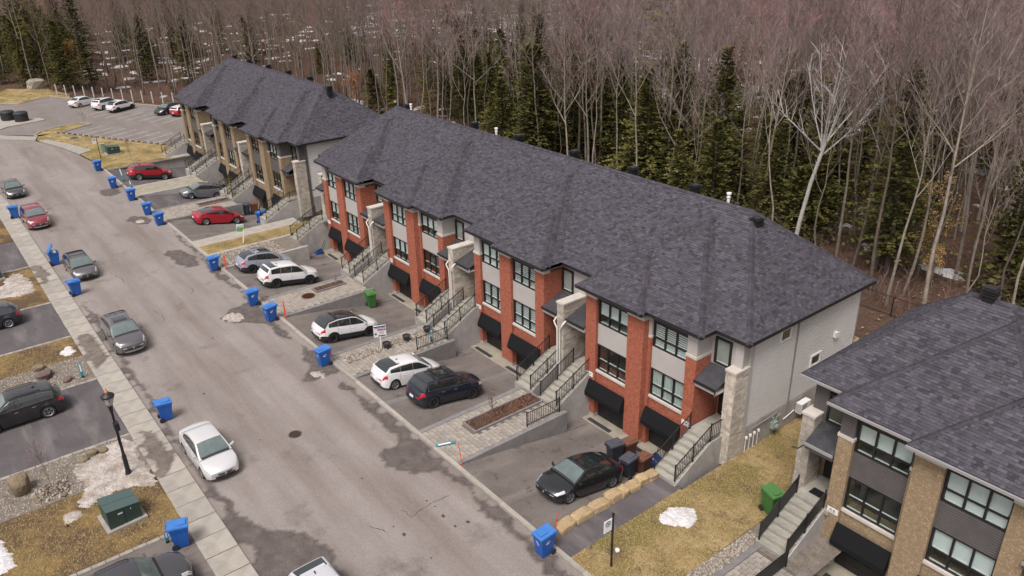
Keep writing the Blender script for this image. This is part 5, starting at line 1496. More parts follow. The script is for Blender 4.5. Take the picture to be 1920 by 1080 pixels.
# ------------------------------------------------------------------ wheeled bins
def make_bin(c, lid, open_=False):
    parts = []
    w0, w1, d0, d1, H = .22, .29, .26, .36, .98
    mb = MB(); vs = []
    for z, w_, d_ in ((.06, w0, d0), (.82, w1*.97, d1*.95), (.84, w1*1.04, d1*1.02), (.95, w1*1.06, d1*1.04)):
        vs += [(-w_, -d_, z), (w_, -d_, z), (w_, d_, z), (-w_, d_, z)]
    fs = [(3, 2, 1, 0)]+[(i*4+k, i*4+(k+1) % 4, (i+1)*4+(k+1) % 4, (i+1)*4+k) for i in range(3) for k in range(4)]+[(12, 13, 14, 15)]
    mb.add(vs, fs)
    parts.append(('tub', mb, c, []))
    lm = MB()
    if not open_:
        lm.add([(-.315, -.40, .955), (.315, -.40, .955), (.315, .42, .985), (-.315, .42, .985), (-.30, -.385, 1.0), (.30, -.385, 1.0), (.30, .40, 1.05), (-.30, .40, 1.05)],
               [(0,3,2,1),(4,5,6,7),(0,1,5,4),(1,2,6,5),(2,3,7,6),(3,0,4,7)])
        lm.box(-.16, .16, -.30, .12, 1.0, 1.055); lm.box(-.26, -.17, .40, .46, .97, 1.03); lm.box(.17, .26, .40, .46, .97, 1.03)
    else:
        lm.add([(-.315, .30, .96), (.315, .30, .96), (.315, .36, 1.0), (-.315, .36, 1.0), (-.30, -.12, 1.52), (.30, -.12, 1.52), (.30, -.07, 1.56), (-.30, -.07, 1.56)],
               [(0,3,2,1),(4,5,6,7),(0,1,5,4),(1,2,6,5),(2,3,7,6),(3,0,4,7)])
    parts.append(('lid', lm, lid, []))
    hb = MB(); hb.tube([(-.25, .40, .92), (-.25, .47, .93), (.25, .47, .93), (.25, .40, .92)], .018, 5); parts.append(('handle', hb, c, []))
    for s in (-1, 1):
        wm = MB(); wm.lathe([(.05, -.03), (.125, -.03), (.125, .03), (.05, .03)], 14, axis='y')
        for i, v in enumerate(wm.v): wm.v[i] = (v[1]+s*.275, v[0]+.26, v[2]+.125)
        parts.append(('wheel', wm, 'tyre', []))
    if c == 'bin_blue':
        pm = MB()
        for (a, b, z0, z1) in ((-.11, .06, .70, .73), (-.08, .1, .64, .67), (-.02, .10, .58, .605)): pm.add([(a, -.34, z0), (b, -.34, z0), (b, -.345, z1), (a, -.345, z1)], [(0,1,2,3)])
        for (a, b, z0, z1) in ((-.10, .08, .72, .75), (-.13, .02, .64, .69)): pm.add([(.285, a, z0), (.285, b, z0), (.29, b, z1), (.29, a, z1)], [(0,1,2,3)])
        parts.append(('print', pm, 'print_white', []))
    if open_:
        for k in range(7):
            bm_ = MB(); x, y = random.uniform(-.2, .2), random.uniform(-.28, .2); s = random.uniform(.05, .1)
            bm_.add([(x-s, y-s, .9), (x+s, y-s*.7, .9), (x+s*.8, y+s, .9), (x-s, y+s, .9), (x-s*.8, y-s, 1.02+s), (x+s, y-s, .98+s), (x+s, y+s, 1.06), (x-s, y+s*.6, 1.04)], [(0,3,2,1),(4,5,6,7),(0,1,5,4),(1,2,6,5),(2,3,7,6),(3,0,4,7)])
            parts.append(('carton', bm_, ['white_paint', 'print_white', 'stucco', 'sign_grey'][k % 4], []))
    root = bpy.data.objects.new('wheeled_bin', None); col.objects.link(root)
    for nm, m_, mt, _ in parts: obj(nm, m_, mt, root, 40)
    return root
protos = {}
def bin_(kind, label, x, y, z, rz, group='blue recycling bins along the street', cat='bin', open_=False, s=1.06):
    c = {'blue': ('bin_blue', 'bin_blue_lid'), 'green': ('bin_green', 'bin_green_lid'), 'grey': ('bin_grey', 'bin_grey_lid'), 'brown': ('bin_brown', 'bin_brown_lid')}[kind]
    key = (kind, open_)
    if key not in protos: o = make_bin(*c, open_); protos[key] = o
    else: o = dup(protos[key])
    o.location = (x, y, z); o.rotation_euler = (0, 0, R(rz)); o.scale = (s*1.08, s*1.08, s*1.16)
    o['label'] = label; o['category'] = cat
    if group: o['group'] = group
    return o
z_ = -.08
for x, y, rz, lb in [(-104.7, 17.75, 8, 'blue bin at the kerb by the far lawn sign, farthest on the right side'), (-95.75, 17.35, -5, 'blue bin at the kerb before the bright red suv'), (-89.5, 17.7, 4, 'blue bin at the kerb by the sandy walkway'),
     (-83.35, 17.65, -6, 'blue bin at the kerb left of another bin near the red sedan'), (-79.2, 17.65, 5, 'blue bin at the kerb closest to the red sedan'), (-64.2, 17.8, 3, 'blue bin at the kerb beside an orange stake and gravel bed'),
     (-55.4, 17.75, -4, 'blue bin behind the dirty snow heap'), (-51.9, 17.72, 7, 'blue bin right of the dirty snow heap'), (-43.35, 17.8, 2, 'blue bin at the kerb below the real estate sign'), (-21.05, 17.85, 0, 'blue bin at the kerb in front of the sandstone rocks')]:
    bin_('blue', lb, x, y, z_, rz)
for x, y, rz, lb, op in [(-91.3, 6.9, 170, 'blue bin on the sidewalk edge behind the cherry red suv', False), (-74.8, 7.55, 178, 'overfull blue bin with open lid and cartons', True), (-66.6, 7.55, 186, 'blue bin on the left side in front of the grey wagon', False), (-43.6, 7.75, 176, 'blue bin beside the sidewalk behind the silver sedan', False), (-32.2, 5.1, 165, 'blue bin standing on the driveway by the bottom sidewalk', False)]:
    bin_('blue', lb, x, y, z_ if y > 7.1 else 0, rz, open_=op)
bin_('blue', 'blue bin by the far stairs behind the red sedan', -76.6, 26.9, -1.38, 200)
bin_('green', 'green bin against the walkway wall near the white suv', -51.25, 25.6, -1.2, 80, None)
bin_('green', 'green bin on the lawn by the nearest stairs', -16.1, 28.0, .01, 75, None, s=1.1)
bin_('grey', 'dark grey bin behind the black sedan, next to the stairs', -23.55, 26.0, -1.30, 190, None)
bin_('grey', 'dark grey bin behind the black sedan, farther from the stairs', -25.0, 26.4, -1.34, 172, None)
bin_('brown', 'brown compost bin behind the dark grey bin next to the stairs', -23.3, 26.9, -1.4, 185, None, s=.98)
bin_('brown', 'brown compost bin behind the dark grey bin farther from the stairs', -24.8, 27.3, -1.42, 176, None, s=.98)
bin_('grey', 'dark bin by the wall beyond the red sedan', -80.2, 26.6, -1.36, 150, None)
bin_('brown', 'brown bin by the wall beyond the red sedan', -80.1, 27.5, -1.44, 160, None)

# ------------------------------------------------------------------ street furniture and small things
lp = thing('street_lamp', 'black street lamp with lantern head standing in dirty snow', 'street lamp', loc=(-39.38, 4.56, .02))
mb = MB(); mb.lathe([(.30, 0), (.30, .05), (.17, .09), (.12, .35), (.11, 1.2), (.075, 1.3), (.06, 3.9), (.085, 3.95), (.12, 4.25), (.15, 4.3)], 12); obj('pole', mb, 'black_metal', lp, 40)
mb = MB(); mb.lathe([(.10, 4.30), (.19, 4.45), (.27, 4.82), (.27, 4.84)], 12); obj('lantern_glass', mb, 'lamp_glass', lp, 40)
mb = MB(); mb.lathe([(.33, 4.84), (.32, 4.92), (.18, 5.02), (.10, 5.08)], 14)
for k in range(6):
    a = k*math.pi/3; mb.tube([(.11*math.cos(a), .11*math.sin(a), 4.30), (.30*math.cos(a), .30*math.sin(a), 4.84)], .014, 4)
obj('lantern_cap', mb, 'black_metal', lp, 40)
mb = MB(); mb.lathe([(.10, 5.08), (.09, 5.16), (.03, 5.2), (.02, 5.32)], 10); obj('finial', mb, 'cap_orange', lp, 40)
mb = MB(); mb.box(.10, .50, -.12, .12, 3.02, 3.42); mb.box(-.09, .1, -.04, .04, 3.1, 3.3); obj('control_box', mb, 'black_metal', lp)
mb = MB(); mb.box(-.08, .08, -.085, .085, 3.05, 3.08); mb.box(-.08, .08, -.085, .085, 3.34, 3.37); mb.box(.0, .12, -.10, -.085, 2.0, 2.5); obj('bracket', mb, 'trim_grey', lp)

def transformer(label, x, y, rz, W, D, H):
    t = thing('transformer_box', label, 'transformer', loc=(x, y, 0), rz=R(rz))
    mb = MB(); mb.box(-W/2-.18, W/2+.18, -D/2-.18, D/2+.18, -.1, .14); obj('concrete_pad', mb, 'concrete', t)
    mb = MB(); mb.prism([(-D/2, .14), (D/2, .14), (D/2, H*.82), (D/2-.03, H*.86), (-D/2, H)], 'x', -W/2, W/2); obj('cabinet', mb, 'box_green', t)
    mb = MB()
    for xa, xb in ((-W/2-.02, -.012), (.012, W/2+.02)): mb.add([(xa, -D/2-.02, H+.005), (xb, -D/2-.02, H+.005), (xb, D/2+.02, H*.86), (xa, D/2+.02, H*.86), (xa, -D/2-.02, H+.03), (xb, -D/2-.02, H+.03), (xb, D/2+.02, H*.86+.03), (xa, D/2+.02, H*.86+.03)], [(0,3,2,1),(4,5,6,7),(0,1,5,4),(1,2,6,5),(2,3,7,6),(3,0,4,7)])
    obj('lid', mb, 'box_green_top', t)
    mb = MB()
    for z in (.72, .68): mb.box(W/2+.002, W/2+.006, -.28, -.06, H*z, H*z+.03)
    mb.box(W/2+.002, W/2+.008, .3, .34, H*.72, H*.76); obj('warning_label', mb, 'white_paint', t)
    mb = MB(); mb.box(W/2-.0, W/2+.012, -.01, .01, .16, H*.85); obj('door_seam', mb, 'ink_black', t)
transformer('large dark green transformer box on a concrete pad by the sidewalk lawn', -35.95, 3.4, 4, 1.35, 1.5, 1.15)
transformer('dark green transformer box at the left photo edge by the snow bank', -74.6, 2.7, 0, 1.3, 1.4, 1.15)
transformer('dark green transformer box on the far lawn beside the parking lot', -111.9, 21.2, 0, 1.4, 1.5, 1.1)
t = thing('pedestal', 'pale green utility pedestal next to the far transformer', 'pedestal', loc=(-113.6, 20.4, 0))
mb = MB(); mb.box(-.28, .28, -.25, .25, 0, 1.1); obj('cabinet', mb, 'box_pale_green', t)
mb = MB(); mb.box(-.31, .31, -.28, .28, 1.1, 1.16); obj('lid', mb, 'box_pale_green', t)

def no_park(label, x, y, h, face=-1):
    s = thing('parking_sign', label, 'sign', loc=(x, y, 0))
    mb = MB(); mb.box(-.035, .035, -.035, .035, -.1, h); mb.box(-.045, .045, -.045, .045, h-.12, h+.02); obj('post', mb, 'black_metal', s)
    pl = MB(); pl.box(-.03, .0, -.52, -.06, h-.85, h-.22)
    # flat print: ring with letter P and a slash
    N = 20; X = .003; cy, cz = -.29, h-.42
    for k in range(N):
        a, b = 2*math.pi*k/N, 2*math.pi*(k+1)/N
        pl.face([(X, cy+.15*math.cos(a), cz+.15*math.sin(a)), (X, cy+.15*math.cos(b), cz+.15*math.sin(b)), (X, cy+.115*math.cos(b), cz+.115*math.sin(b)), (X, cy+.115*math.cos(a), cz+.115*math.sin(a))], 1)
    for (ya, yb, za, zb) in ((-.04, -.015, -.08, .08), (-.015, .05, .055, .08), (-.015, .05, -.01, .015), (.03, .055, .0, .07)): pl.face([(X, cy+ya, cz+za), (X, cy+yb, cz+za), (X, cy+yb, cz+zb), (X, cy+ya, cz+zb)], 1)
    pl.face([(X+.001, cy-.10, cz+.07), (X+.001, cy-.08, cz+.09), (X+.001, cy+.10, cz-.07), (X+.001, cy+.08, cz-.09)], 1)
    obj('panel', pl, ['sign_white', 'ink_black'], s)
no_park('no parking sign on a black post on the near lawn by the asphalt path', -18.45, 19.55, 3.0)
no_park('no parking sign on a black post on the far lawn', -110.2, 19.3, 2.9)
def real_estate(label, x, y, lean, body):
    s = thing('real_estate_sign', label, 'sign', loc=(x, y, 0), rot=(R(lean[0]), R(lean[1]), R(lean[2])))
    mb = MB(); mb.box(-.04, .04, -.04, .04, -.1, 1.0 if body == 'blue' else 1.1); obj('post', mb, 'white_paint', s)
    pl = MB()
    if body == 'blue':
        pl.box(-.02, .02, -.42, .42, .95, 1.85)
        F = lambda y0, y1, z0, z1, m: pl.face([(.023, y0, z0), (.023, y1, z0), (.023, y1, z1), (.023, y0, z1)], m)
        F(-.40, .40, 1.72, 1.82, 1); F(-.16, .40, 1.46, 1.58, 2); F(-.12, .36, .99, 1.09, 1)
        for k in range(7): F(-.32+k*.1, -.26+k*.1, 1.62, 1.70, 1)
        for k in range(5): F(-.06+k*.08, -.01+k*.08, 1.49, 1.55, 0)
        F(-.36, -.22, 1.14, 1.26, 4); F(-.35, -.2, 1.3, 1.33, 3); F(-.05, .3, 1.36, 1.39, 3); F(-.05, .25, 1.27, 1.30, 3); F(-.05, .28, 1.19, 1.22, 3)
        m = ['sign_white', 'sign_blue', 'sign_red', 'sign_grey', 'ink_black']
    else:
        pl.box(-.02, .02, -.62, .0, 1.05, 1.78)
        F = lambda y0, y1, z0, z1, m: pl.face([(.023, y0, z0), (.023, y1, z0), (.023, y1, z1), (.023, y0, z1)], m)
        F(-.60, -.02, 1.10, 1.50, 1); F(-.50, -.05, 1.62, 1.67, 3); F(-.56, -.05, 1.53, 1.57, 1)
        for k in range(4): F(-.55+k*.12, -.47+k*.12, 1.39, 1.45, 0)
        for k in range(3): F(-.5+k*.11, -.42+k*.11, 1.2, 1.28, 0)
        pl.face([(.025, -.02, 1.08), (.025, -.02, 1.36), (.025, -.26, 1.08)], 2)
        m = ['sign_white', 'sign_green', 'sign_lime', 'sign_grey']
    obj('panel', pl, m, s)
real_estate('white real estate sign with dark blue and red bands on white post', -42.75, 21.75, (0, 6, -22), 'blue')
real_estate('green and white real estate sign leaning on the narrow lawn', -68.7, 22.05, (-9, 0, -12), 'green')

def stake(label, x, y, h, m, lean=(0, 0), wd=.06, name='driveway_marker', cat='marker', group=None, flat=False, z=0):
    s = thing(name, label, cat, loc=(x, y, z), rot=(R(lean[0]), R(lean[1]), 0), group=group)
    mb = MB()
    if flat: mb.box(-.02, .02, -wd, wd, -.1, h); mb.box(.021, .024, -wd*.5, wd*.5, h*.45, h*.95, 1); mb.box(-.022, .022, -wd, wd, -.1, .14, 2)
    else: mb.tube([(0, 0, -.15), (0, 0, h*.6), (0, 0, h)], [wd*.5, wd*.5, wd*.4], 6)
    obj('stake', mb, [m, 'print_white', 'black_plastic'] if flat else m, s)
    return s
stake('bright orange driveway stake beside the paved walkway of the rusty cover', -51.45, 18.65, 1.35, 'orange_plastic', (0, -3), .12)
stake('bright orange driveway stake beside the gravel bed and blue bin', -63.75, 18.65, 1.2, 'orange_plastic', (0, 0), .12)
stake('short orange stake behind the blue bin near the black roofed suv', -44.0, 18.62, .85, 'orange_plastic', (2, 3), .11)
stake('thin red stake at the walkway corner by the kerb', -28.7, 18.65, 1.35, 'orange_plastic', (4, -6), .05)
stake('thin red leaning stake by the first sandstone rock', -21.75, 19.1, 1.25, 'orange_plastic', (-2, 9), .05)
stake('teal marker board standing in gravel beside the sidewalk', -51.9, 4.95, 1.05, 'teal_plastic', (0, -2), .09, flat=True)
stake('small teal marker behind the bottom blue bin', -32.75, 4.6, .75, 'teal_plastic', (0, 2), .08, flat=True)
stake('leaning teal marker board at the far driveway edge', -97.6, 18.9, 1.5, 'teal_plastic', (4, -14), .08, flat=True)
stake('short leaning teal marker by the far kerb', -94.3, 18.9, .8, 'teal_plastic', (4, -14), .08, flat=True)
stake('teal marker standing by the pots and stairs', -41.3, 24.9, .95, 'teal_plastic', (0, 0), .09, flat=True)
s = thing('driveway_marker', 'teal marker board lying on the planted walkway', 'marker', loc=(-30.75, 18.95, .05), rot=(0, 0, R(-20)))
mb = MB(); mb.box(-.08, .08, -.55, .55, 0, .04); mb.box(-.05, .05, -.4, .3, .041, .044, 1); obj('stake', mb, ['teal_plastic', 'print_white'], s)
# covers
for nm, x, y, z, r, lb, m in (('manhole_cover', -37.22, 12.97, -.078, .42, 'round brownish manhole cover in the road', 'iron_cover'), ('access_cover', -53.9, 21.6, .03, .55, 'round rusty access cover on the paved walkway', 'rust'), ('access_cover', -125.2, 19.2, .02, .8, 'round pale concrete cover on the far lawn', 'concrete')):
    t = thing(nm, lb, 'cover', loc=(x, y, z))
    mb = MB(); mb.lathe([(r, -.03), (r, .004), (r*.86, .006), (r*.84, .0)], 28); obj('rim', mb, m, t)
    mb = MB(); mb.lathe([(r*.82, .006), (.01, .006)], 28)
    for k in range(6): mb.box(-r*.6, r*.6, -r*.6+k*r*.24, -r*.54+k*r*.24, .006, .012)
    obj('lid', mb, m, t)
# sandstone edging rocks
RK = [(-21.6, 19.65, 1.05, .46), (-21.62, 20.75, 1.1, .5), (-21.6, 21.85, 1.08, .46), (-21.63, 22.85, .9, .58), (-21.6, 23.45, .6, .52), (-21.58, 24.2, .72, .44), (-21.62, 24.85, .68, .52), (-21.6, 25.55, .75, .42)]
RKN = ['nearest the street', 'second from the street', 'third from the street', 'fourth from the street, flat and wide', 'fifth from the street, short', 'sixth from the street', 'second from the stairs, chunky', 'nearest the stairs']
for k, (x, y, l, h) in enumerate(RK):
    o = link('edging_rock', blob_mesh('edging_rock', 'sandstone', (.58, l*1.03, h*.9), 40+k, .085, 3, box=.42), loc=(x, y, h*.30), rz=random.uniform(-.12, .12),
         label='yellow sandstone edging rock '+RKN[k], cat='rock', group='sandstone rocks edging the driveway')
link('boulder', blob_mesh('boulder', 'boulder', (1.1, .95, 1.15), 61, .12, 3), loc=(-41.55, -.15, .38), label='large tan boulder on gravel beside the sapling', cat='rock')
for k, (x, y, s, m, lb) in enumerate([(-43.35+.9, 4.0, .45, 'boulder', 'grey stone poking out of the snow edge'), (-42.6, 3.45, .5, 'boulder', 'grey stone at the upper edge of the snow patch'), (-42.2, 3.0, .4, 'boulder', 'small grey stone by the snow patch and gravel'),
     (-53.6, 3.0, .95, 'dark_rock', 'dark reddish flat rock behind the black suv'), (-55.0, 2.9, .65, 'boulder', 'mossy grey rock on gravel near the dark reddish rock'), (-52.2, 4.1, .5, 'dark_rock', 'small brown rock near the teal marker'), (-40.0, .35, .3, 'boulder', 'small stone at the rim of the sapling bed'), (-39.7, 1.5, .28, 'boulder', 'small round stone on the mulch edge'), (-176, 23, 3.0, 'stone_cream', 'big pale boulder at the far forest edge left')]):
    link('garden_rock', blob_mesh('garden_rock', m, (s*1.2, s, s*.7), 80+k, .14, 2), loc=(x, y, s*.18), rz=k, label=lb, cat='rock')
stones('mulch_stones', [(-41.4, .2), (-41.2, 2.0), (-39.6, 2.0), (-39.6, .3)], 70, .08, .2, .0, 'gravel_stone')
sheet('mulch_bed', [smoothpoly([(-41.3, .4), (-41.2, 1.9), (-40.1, 2.1), (-39.9, .6)], 2)], 'mulch', .006, kind='structure')
# planters on the walkways
def planter(label, x0, x1, y0, y1, h=.12):
    t = thing('planter', label, 'planter', loc=((x0+x1)/2, (y0+y1)/2, 0))
    mb = MB()
    for a in ((x0-.1, x1+.1, y0-.1, y0), (x0-.1, x1+.1, y1, y1+.1), (x0-.1, x0, y0, y1), (x1, x1+.1, y0, y1)): mb.box(*a, -.05, h)
    wpart('edging', mb, 'coping', t)
    mb = MB(); mb.box(x0, x1, y0, y1, -.05, h-.05); wpart('soil', mb, 'mulch', t)
    st = stones('leaf_litter', rect(x0, x1, y0, y1), int((x1-x0)*(y1-y0)*40), .05, .14, h-.05, 'mulch_leaf', t); st.location = (-t.location.x, -t.location.y, 0)
planter('long stone edged planter with reddish leaf litter and sapling', -31.75, -30.65, 20.95, 25.85)
planter('small planter with dry stems next to the rusty cover', -54.8, -54.1, 22.45, 24.85)
planter('narrow planting strip by the dark cedar in the far walkway', -82.9, -82.0, 22.5, 25.7)
for k, (x, y, lb) in enumerate([(-42.5, 22.05, 'dark plastic plant pot next to the real estate sign'), (-42.55, 23.65, 'dark plastic plant pot midway along the gravel strip'), (-42.65, 25.4, 'dark plastic plant pot by the stair foot')]):
    t = thing('plant_pot', lb, 'plant pot', loc=(x, y, 0), group='dark plant pots')
    mb = MB(); mb.lathe([(.17, 0), (.25, .36), (.28, .37), (.28, .44), (.24, .44), (.22, .34)], 16); obj('pot', mb, 'bin_grey', t, 40)
    mb = MB(); mb.lathe([(.22, .35), (.01, .36)], 16); obj('soil', mb, 'mulch', t)
for k, (x, y, lb) in enumerate([(-23.6, 28.0, 'blue snow pusher leaning at the garage by the brown bins'), (-65.0, 27.6, 'blue snow pusher leaning on the wall at the left end of the red row'), (-106.5, 27.8, 'blue snow pusher by the farthest stairs')]):
    t = thing('snow_pusher', lb, 'snow shovel', loc=(x, y, -1.44), rot=(R(-14), 0, R(-15)))
    mb = MB(); mb.add([(-.36, -.3, 0), (.36, -.3, 0), (.36, .25, .05), (-.36, .25, .05), (-.36, .32, .45), (.36, .32, .45)], [(0,1,2,3),(3,2,5,4)]); mb.add([(-.36, -.3, .02), (-.36, .25, .07), (-.36, .32, .45)], [(0,1,2)]); mb.add([(.36, -.3, .02), (.36, .32, .45), (.36, .25, .07)], [(0,1,2)]); obj('scoop', mb, 'toy_blue', t)
    mb = MB(); mb.tube([(-.3, .3, .3), (-.3, .45, 1.25), (.3, .45, 1.25), (.3, .3, .3)], .018, 5); obj('handle', mb, 'black_metal', t)
t = thing('recycling_tub', 'black plastic tub leaning beside the nearest garage', 'tub', loc=(-13.5, 27.3, -1.45), rot=(R(25), R(-20), 0))
mb = MB(); mb.add([(-.3, -.2, 0), (.3, -.2, 0), (.3, .2, 0), (-.3, .2, 0), (-.36, -.26, .5), (.36, -.26, .5), (.36, .26, .5), (-.36, .26, .5)], [(0,3,2,1),(0,1,5,4),(1,2,6,5),(2,3,7,6),(3,0,4,7)])
for k in range(5): mb.box(-.3+k*.13, -.25+k*.13, -.275, -.24, .05, .45)
obj('tub', mb, 'black_plastic', t)
t = thing('light_globe', 'small white globe on the lawn by the no parking post', 'ball', loc=(-18.9, 20.4, .12)); mb = MB(); mb.lathe([(.01, -.12), (.1, -.07), (.12, 0), (.1, .07), (.01, .12)], 12); obj('globe', mb, 'white_paint', t, 60)
# doormat, small things on landings
for x, y, lb in ((-14.45, 29.2, 'black doormat on the nearest landing'), (-33.0, 29.6, 'dark doormat on the landing behind the planted walkway')):
    t = thing('doormat', lb, 'doormat', loc=(x, y, 1.505)); mb = MB(); mb.box(-.42, .42, -.25, .25, 0, .02); obj('mat', mb, 'awning_black', t)

# semi-buried waste containers, parking lot
lotp = [(-168, 12), (-150, 6), (-138.76, 11.79), (-136.5, 9), (-134, 12.2), (-131.04, 15.1), (-134.9, 19.16), (-133.12, 22.94), (-130.43, 18.85), (-112.02, 27.65), (-108, 29.0), (-108, 46), (-122, 46), (-140.5, 34.9), (-158.4, 25.3), (-162.7, 22.75), (-161.9, 20.39), (-159.46, 17.38), (-163, 14)]
sheet('parking_lot', [lotp], 'asphalt_lot', -.012, kind='structure')
sheet('lawn', [[(-240, -60), (-141, -60), (-139.5, -10), (-137, 6), (-138.9, 11.6), (-150, 6.5), (-168, 12), (-240, 10)]], 'lawn', -.005, kind='structure')
sheet('lawn', [[(-161.9, 14.86), (-159.46, 17.38), (-161.9, 20.39), (-162.7, 22.75), (-158.47, 25.17), (-163, 26), (-172, 24), (-178, 18), (-169.42, 14)]], 'lawn', .006, kind='structure')
mb = MB(); mb.prism([(-147.5, 12.2), (-143.6, 17.92), (-142.24, 18.3), (-141.41, 18.12), (-139.94, 12.86), (-138.76, 11.79), (-141.5, 8.2)][::-1], 'z', -.1, .10); obj('concrete_slab', mb, 'concrete', kind='structure')
for x, y, lb in ((-145.5, 13.9, 'black semi buried waste container, left of the two on the far slab'), (-143.1, 15.4, 'black semi buried waste container, right of the two on the far slab')):
    t = thing('waste_container', lb, 'waste container', loc=(x, y, .1))
    mb = MB(); mb.lathe([(.95, 0), (.95, 1.05)], 22)
    for k in range(22):
        a = k*2*math.pi/22; mb.box(.94*math.cos(a)-.03, .94*math.cos(a)+.03, .94*math.sin(a)-.03, .94*math.sin(a)+.03, .02, 1.04)
    obj('drum', mb, 'black_plastic', t)
    mb = MB(); mb.lathe([(1.02, 1.05), (1.02, 1.22), (.85, 1.4), (.3, 1.5), (.01, 1.5)], 22); obj('lid', mb, 'black_plastic', t, 40)
mb = MB()
for k in range(8):
    a = np.array([-135.1-k*2.35*.87+9, 26.3-k*2.35*.49+5.2]); b = a+np.array([-2.6, 4.7])
    d = np.array([.07, .045]); mb.face([(a[0]-d[0], a[1]-d[1], -.006), (a[0]+d[0], a[1]+d[1], -.006), (b[0]+d[0], b[1]+d[1], -.006), (b[0]-d[0], b[1]-d[1], -.006)])
for k in range(8):
    a = np.array([-128.5+k*2.35*.87, 19.6+k*2.35*.47]); b = a+np.array([-2.2, 4.5])
    d = np.array([.07, .045]); mb.face([(a[0]-d[0], a[1]-d[1], -.006), (a[0]+d[0], a[1]+d[1], -.006), (b[0]+d[0], b[1]+d[1], -.006), (b[0]-d[0], b[1]-d[1], -.006)])
obj('stall_lines', mb, 'stall_paint', kind='structure')
kb = link('parking_kerb', None, kind='structure', loc=(-150, 30, 0))
pts = [(-163, 14.3), (-159.46, 17.38), (-161.9, 20.39), (-162.7, 22.75), (-158.4, 25.3), (-140.5, 34.9), (-122, 45)]
for a, b in zip(pts, pts[1:]):
    a, b = np.array(a), np.array(b); n = max(1, int(np.linalg.norm(b-a)/2.4))
    for k in range(n):
        p, q = a+(b-a)*k/n, a+(b-a)*(k+.99)/n; d = (q-p)/np.linalg.norm(q-p)*.1; nx = np.array([-d[1], d[0]])
        mb = MB(); mb.prism([tuple(p-nx), tuple(q-nx), tuple(q+nx), tuple(p+nx)], 'z', -.1, .10); wpart('kerb_stone', mb, 'concrete', kb)
for k in range(38):       # row of small edging stones between lot and lawn
    f = k/37; o = link('border_stone', blob_mesh('border_stone', 'dark_rock' if k % 2 else 'stone_cream', (.42, .3, .3), k, .15, 1), loc=(-130.5+f*18.5, 17.8+f*9.85, .1), rz=.5, label='small border stone between the parking lot and the far lawn', cat='rock', group='border stones of the parking lot')
# fences
def fence(name, label, pts, spacing, h, white_every, post_m='black_metal'):
    t = thing(name, label, 'fence', loc=(pts[0][0], pts[0][1], 0))
    wires = MB(); n = 0
    for a, b in zip(pts, pts[1:]):
        a, b = np.array(a, float), np.array(b, float); L = np.linalg.norm(b-a); c = int(L/spacing)
        for k in range(c):
            p = a+(b-a)*k/c
            z = ground_z(p[0], p[1])
            wh = white_every and n % white_every == 0
            mb = MB(); r = .07 if wh else .035
            mb.box(p[0]-r, p[0]+r, p[1]-r, p[1]+r, z-.2, z+(1.95 if wh else h)); wpart('post', mb, 'white_pipe' if wh else post_m, t); n += 1
        for hh in (h-.03, .08):
            wires.tube([(a[0], a[1], hh+ground_z(*a)), (b[0], b[1], hh+ground_z(*b))], .022, 4)
        m = int(L/.28); d = (b-a)/L
        for k in range(m):
            for s in (1, -1):
                p = a+d*(k*.28); q = p+d*s*h*.85
                if 0 <= (q-a) @ d <= L: wires.tube([(p[0], p[1], .08+ground_z(*p)), (q[0], q[1], h-.05+ground_z(*q))], .003, 3, caps=False)
    wpart('wire_mesh', wires, post_m, t, kind='stuff')
fence('chain_link_fence', 'black chain link fence with white bollards behind the parking lot', [(-164, 24.2), (-159.5, 26.3), (-141.5, 36.2), (-124, 46.5)], 2.1, 1.5, 1)
fence('chain_link_fence', 'black chain link fence along the forest edge behind the houses', [(-110, 51.5), (-60, 52), (-23, 52.2), (4, 52.5)], 2.6, 1.5, 0)

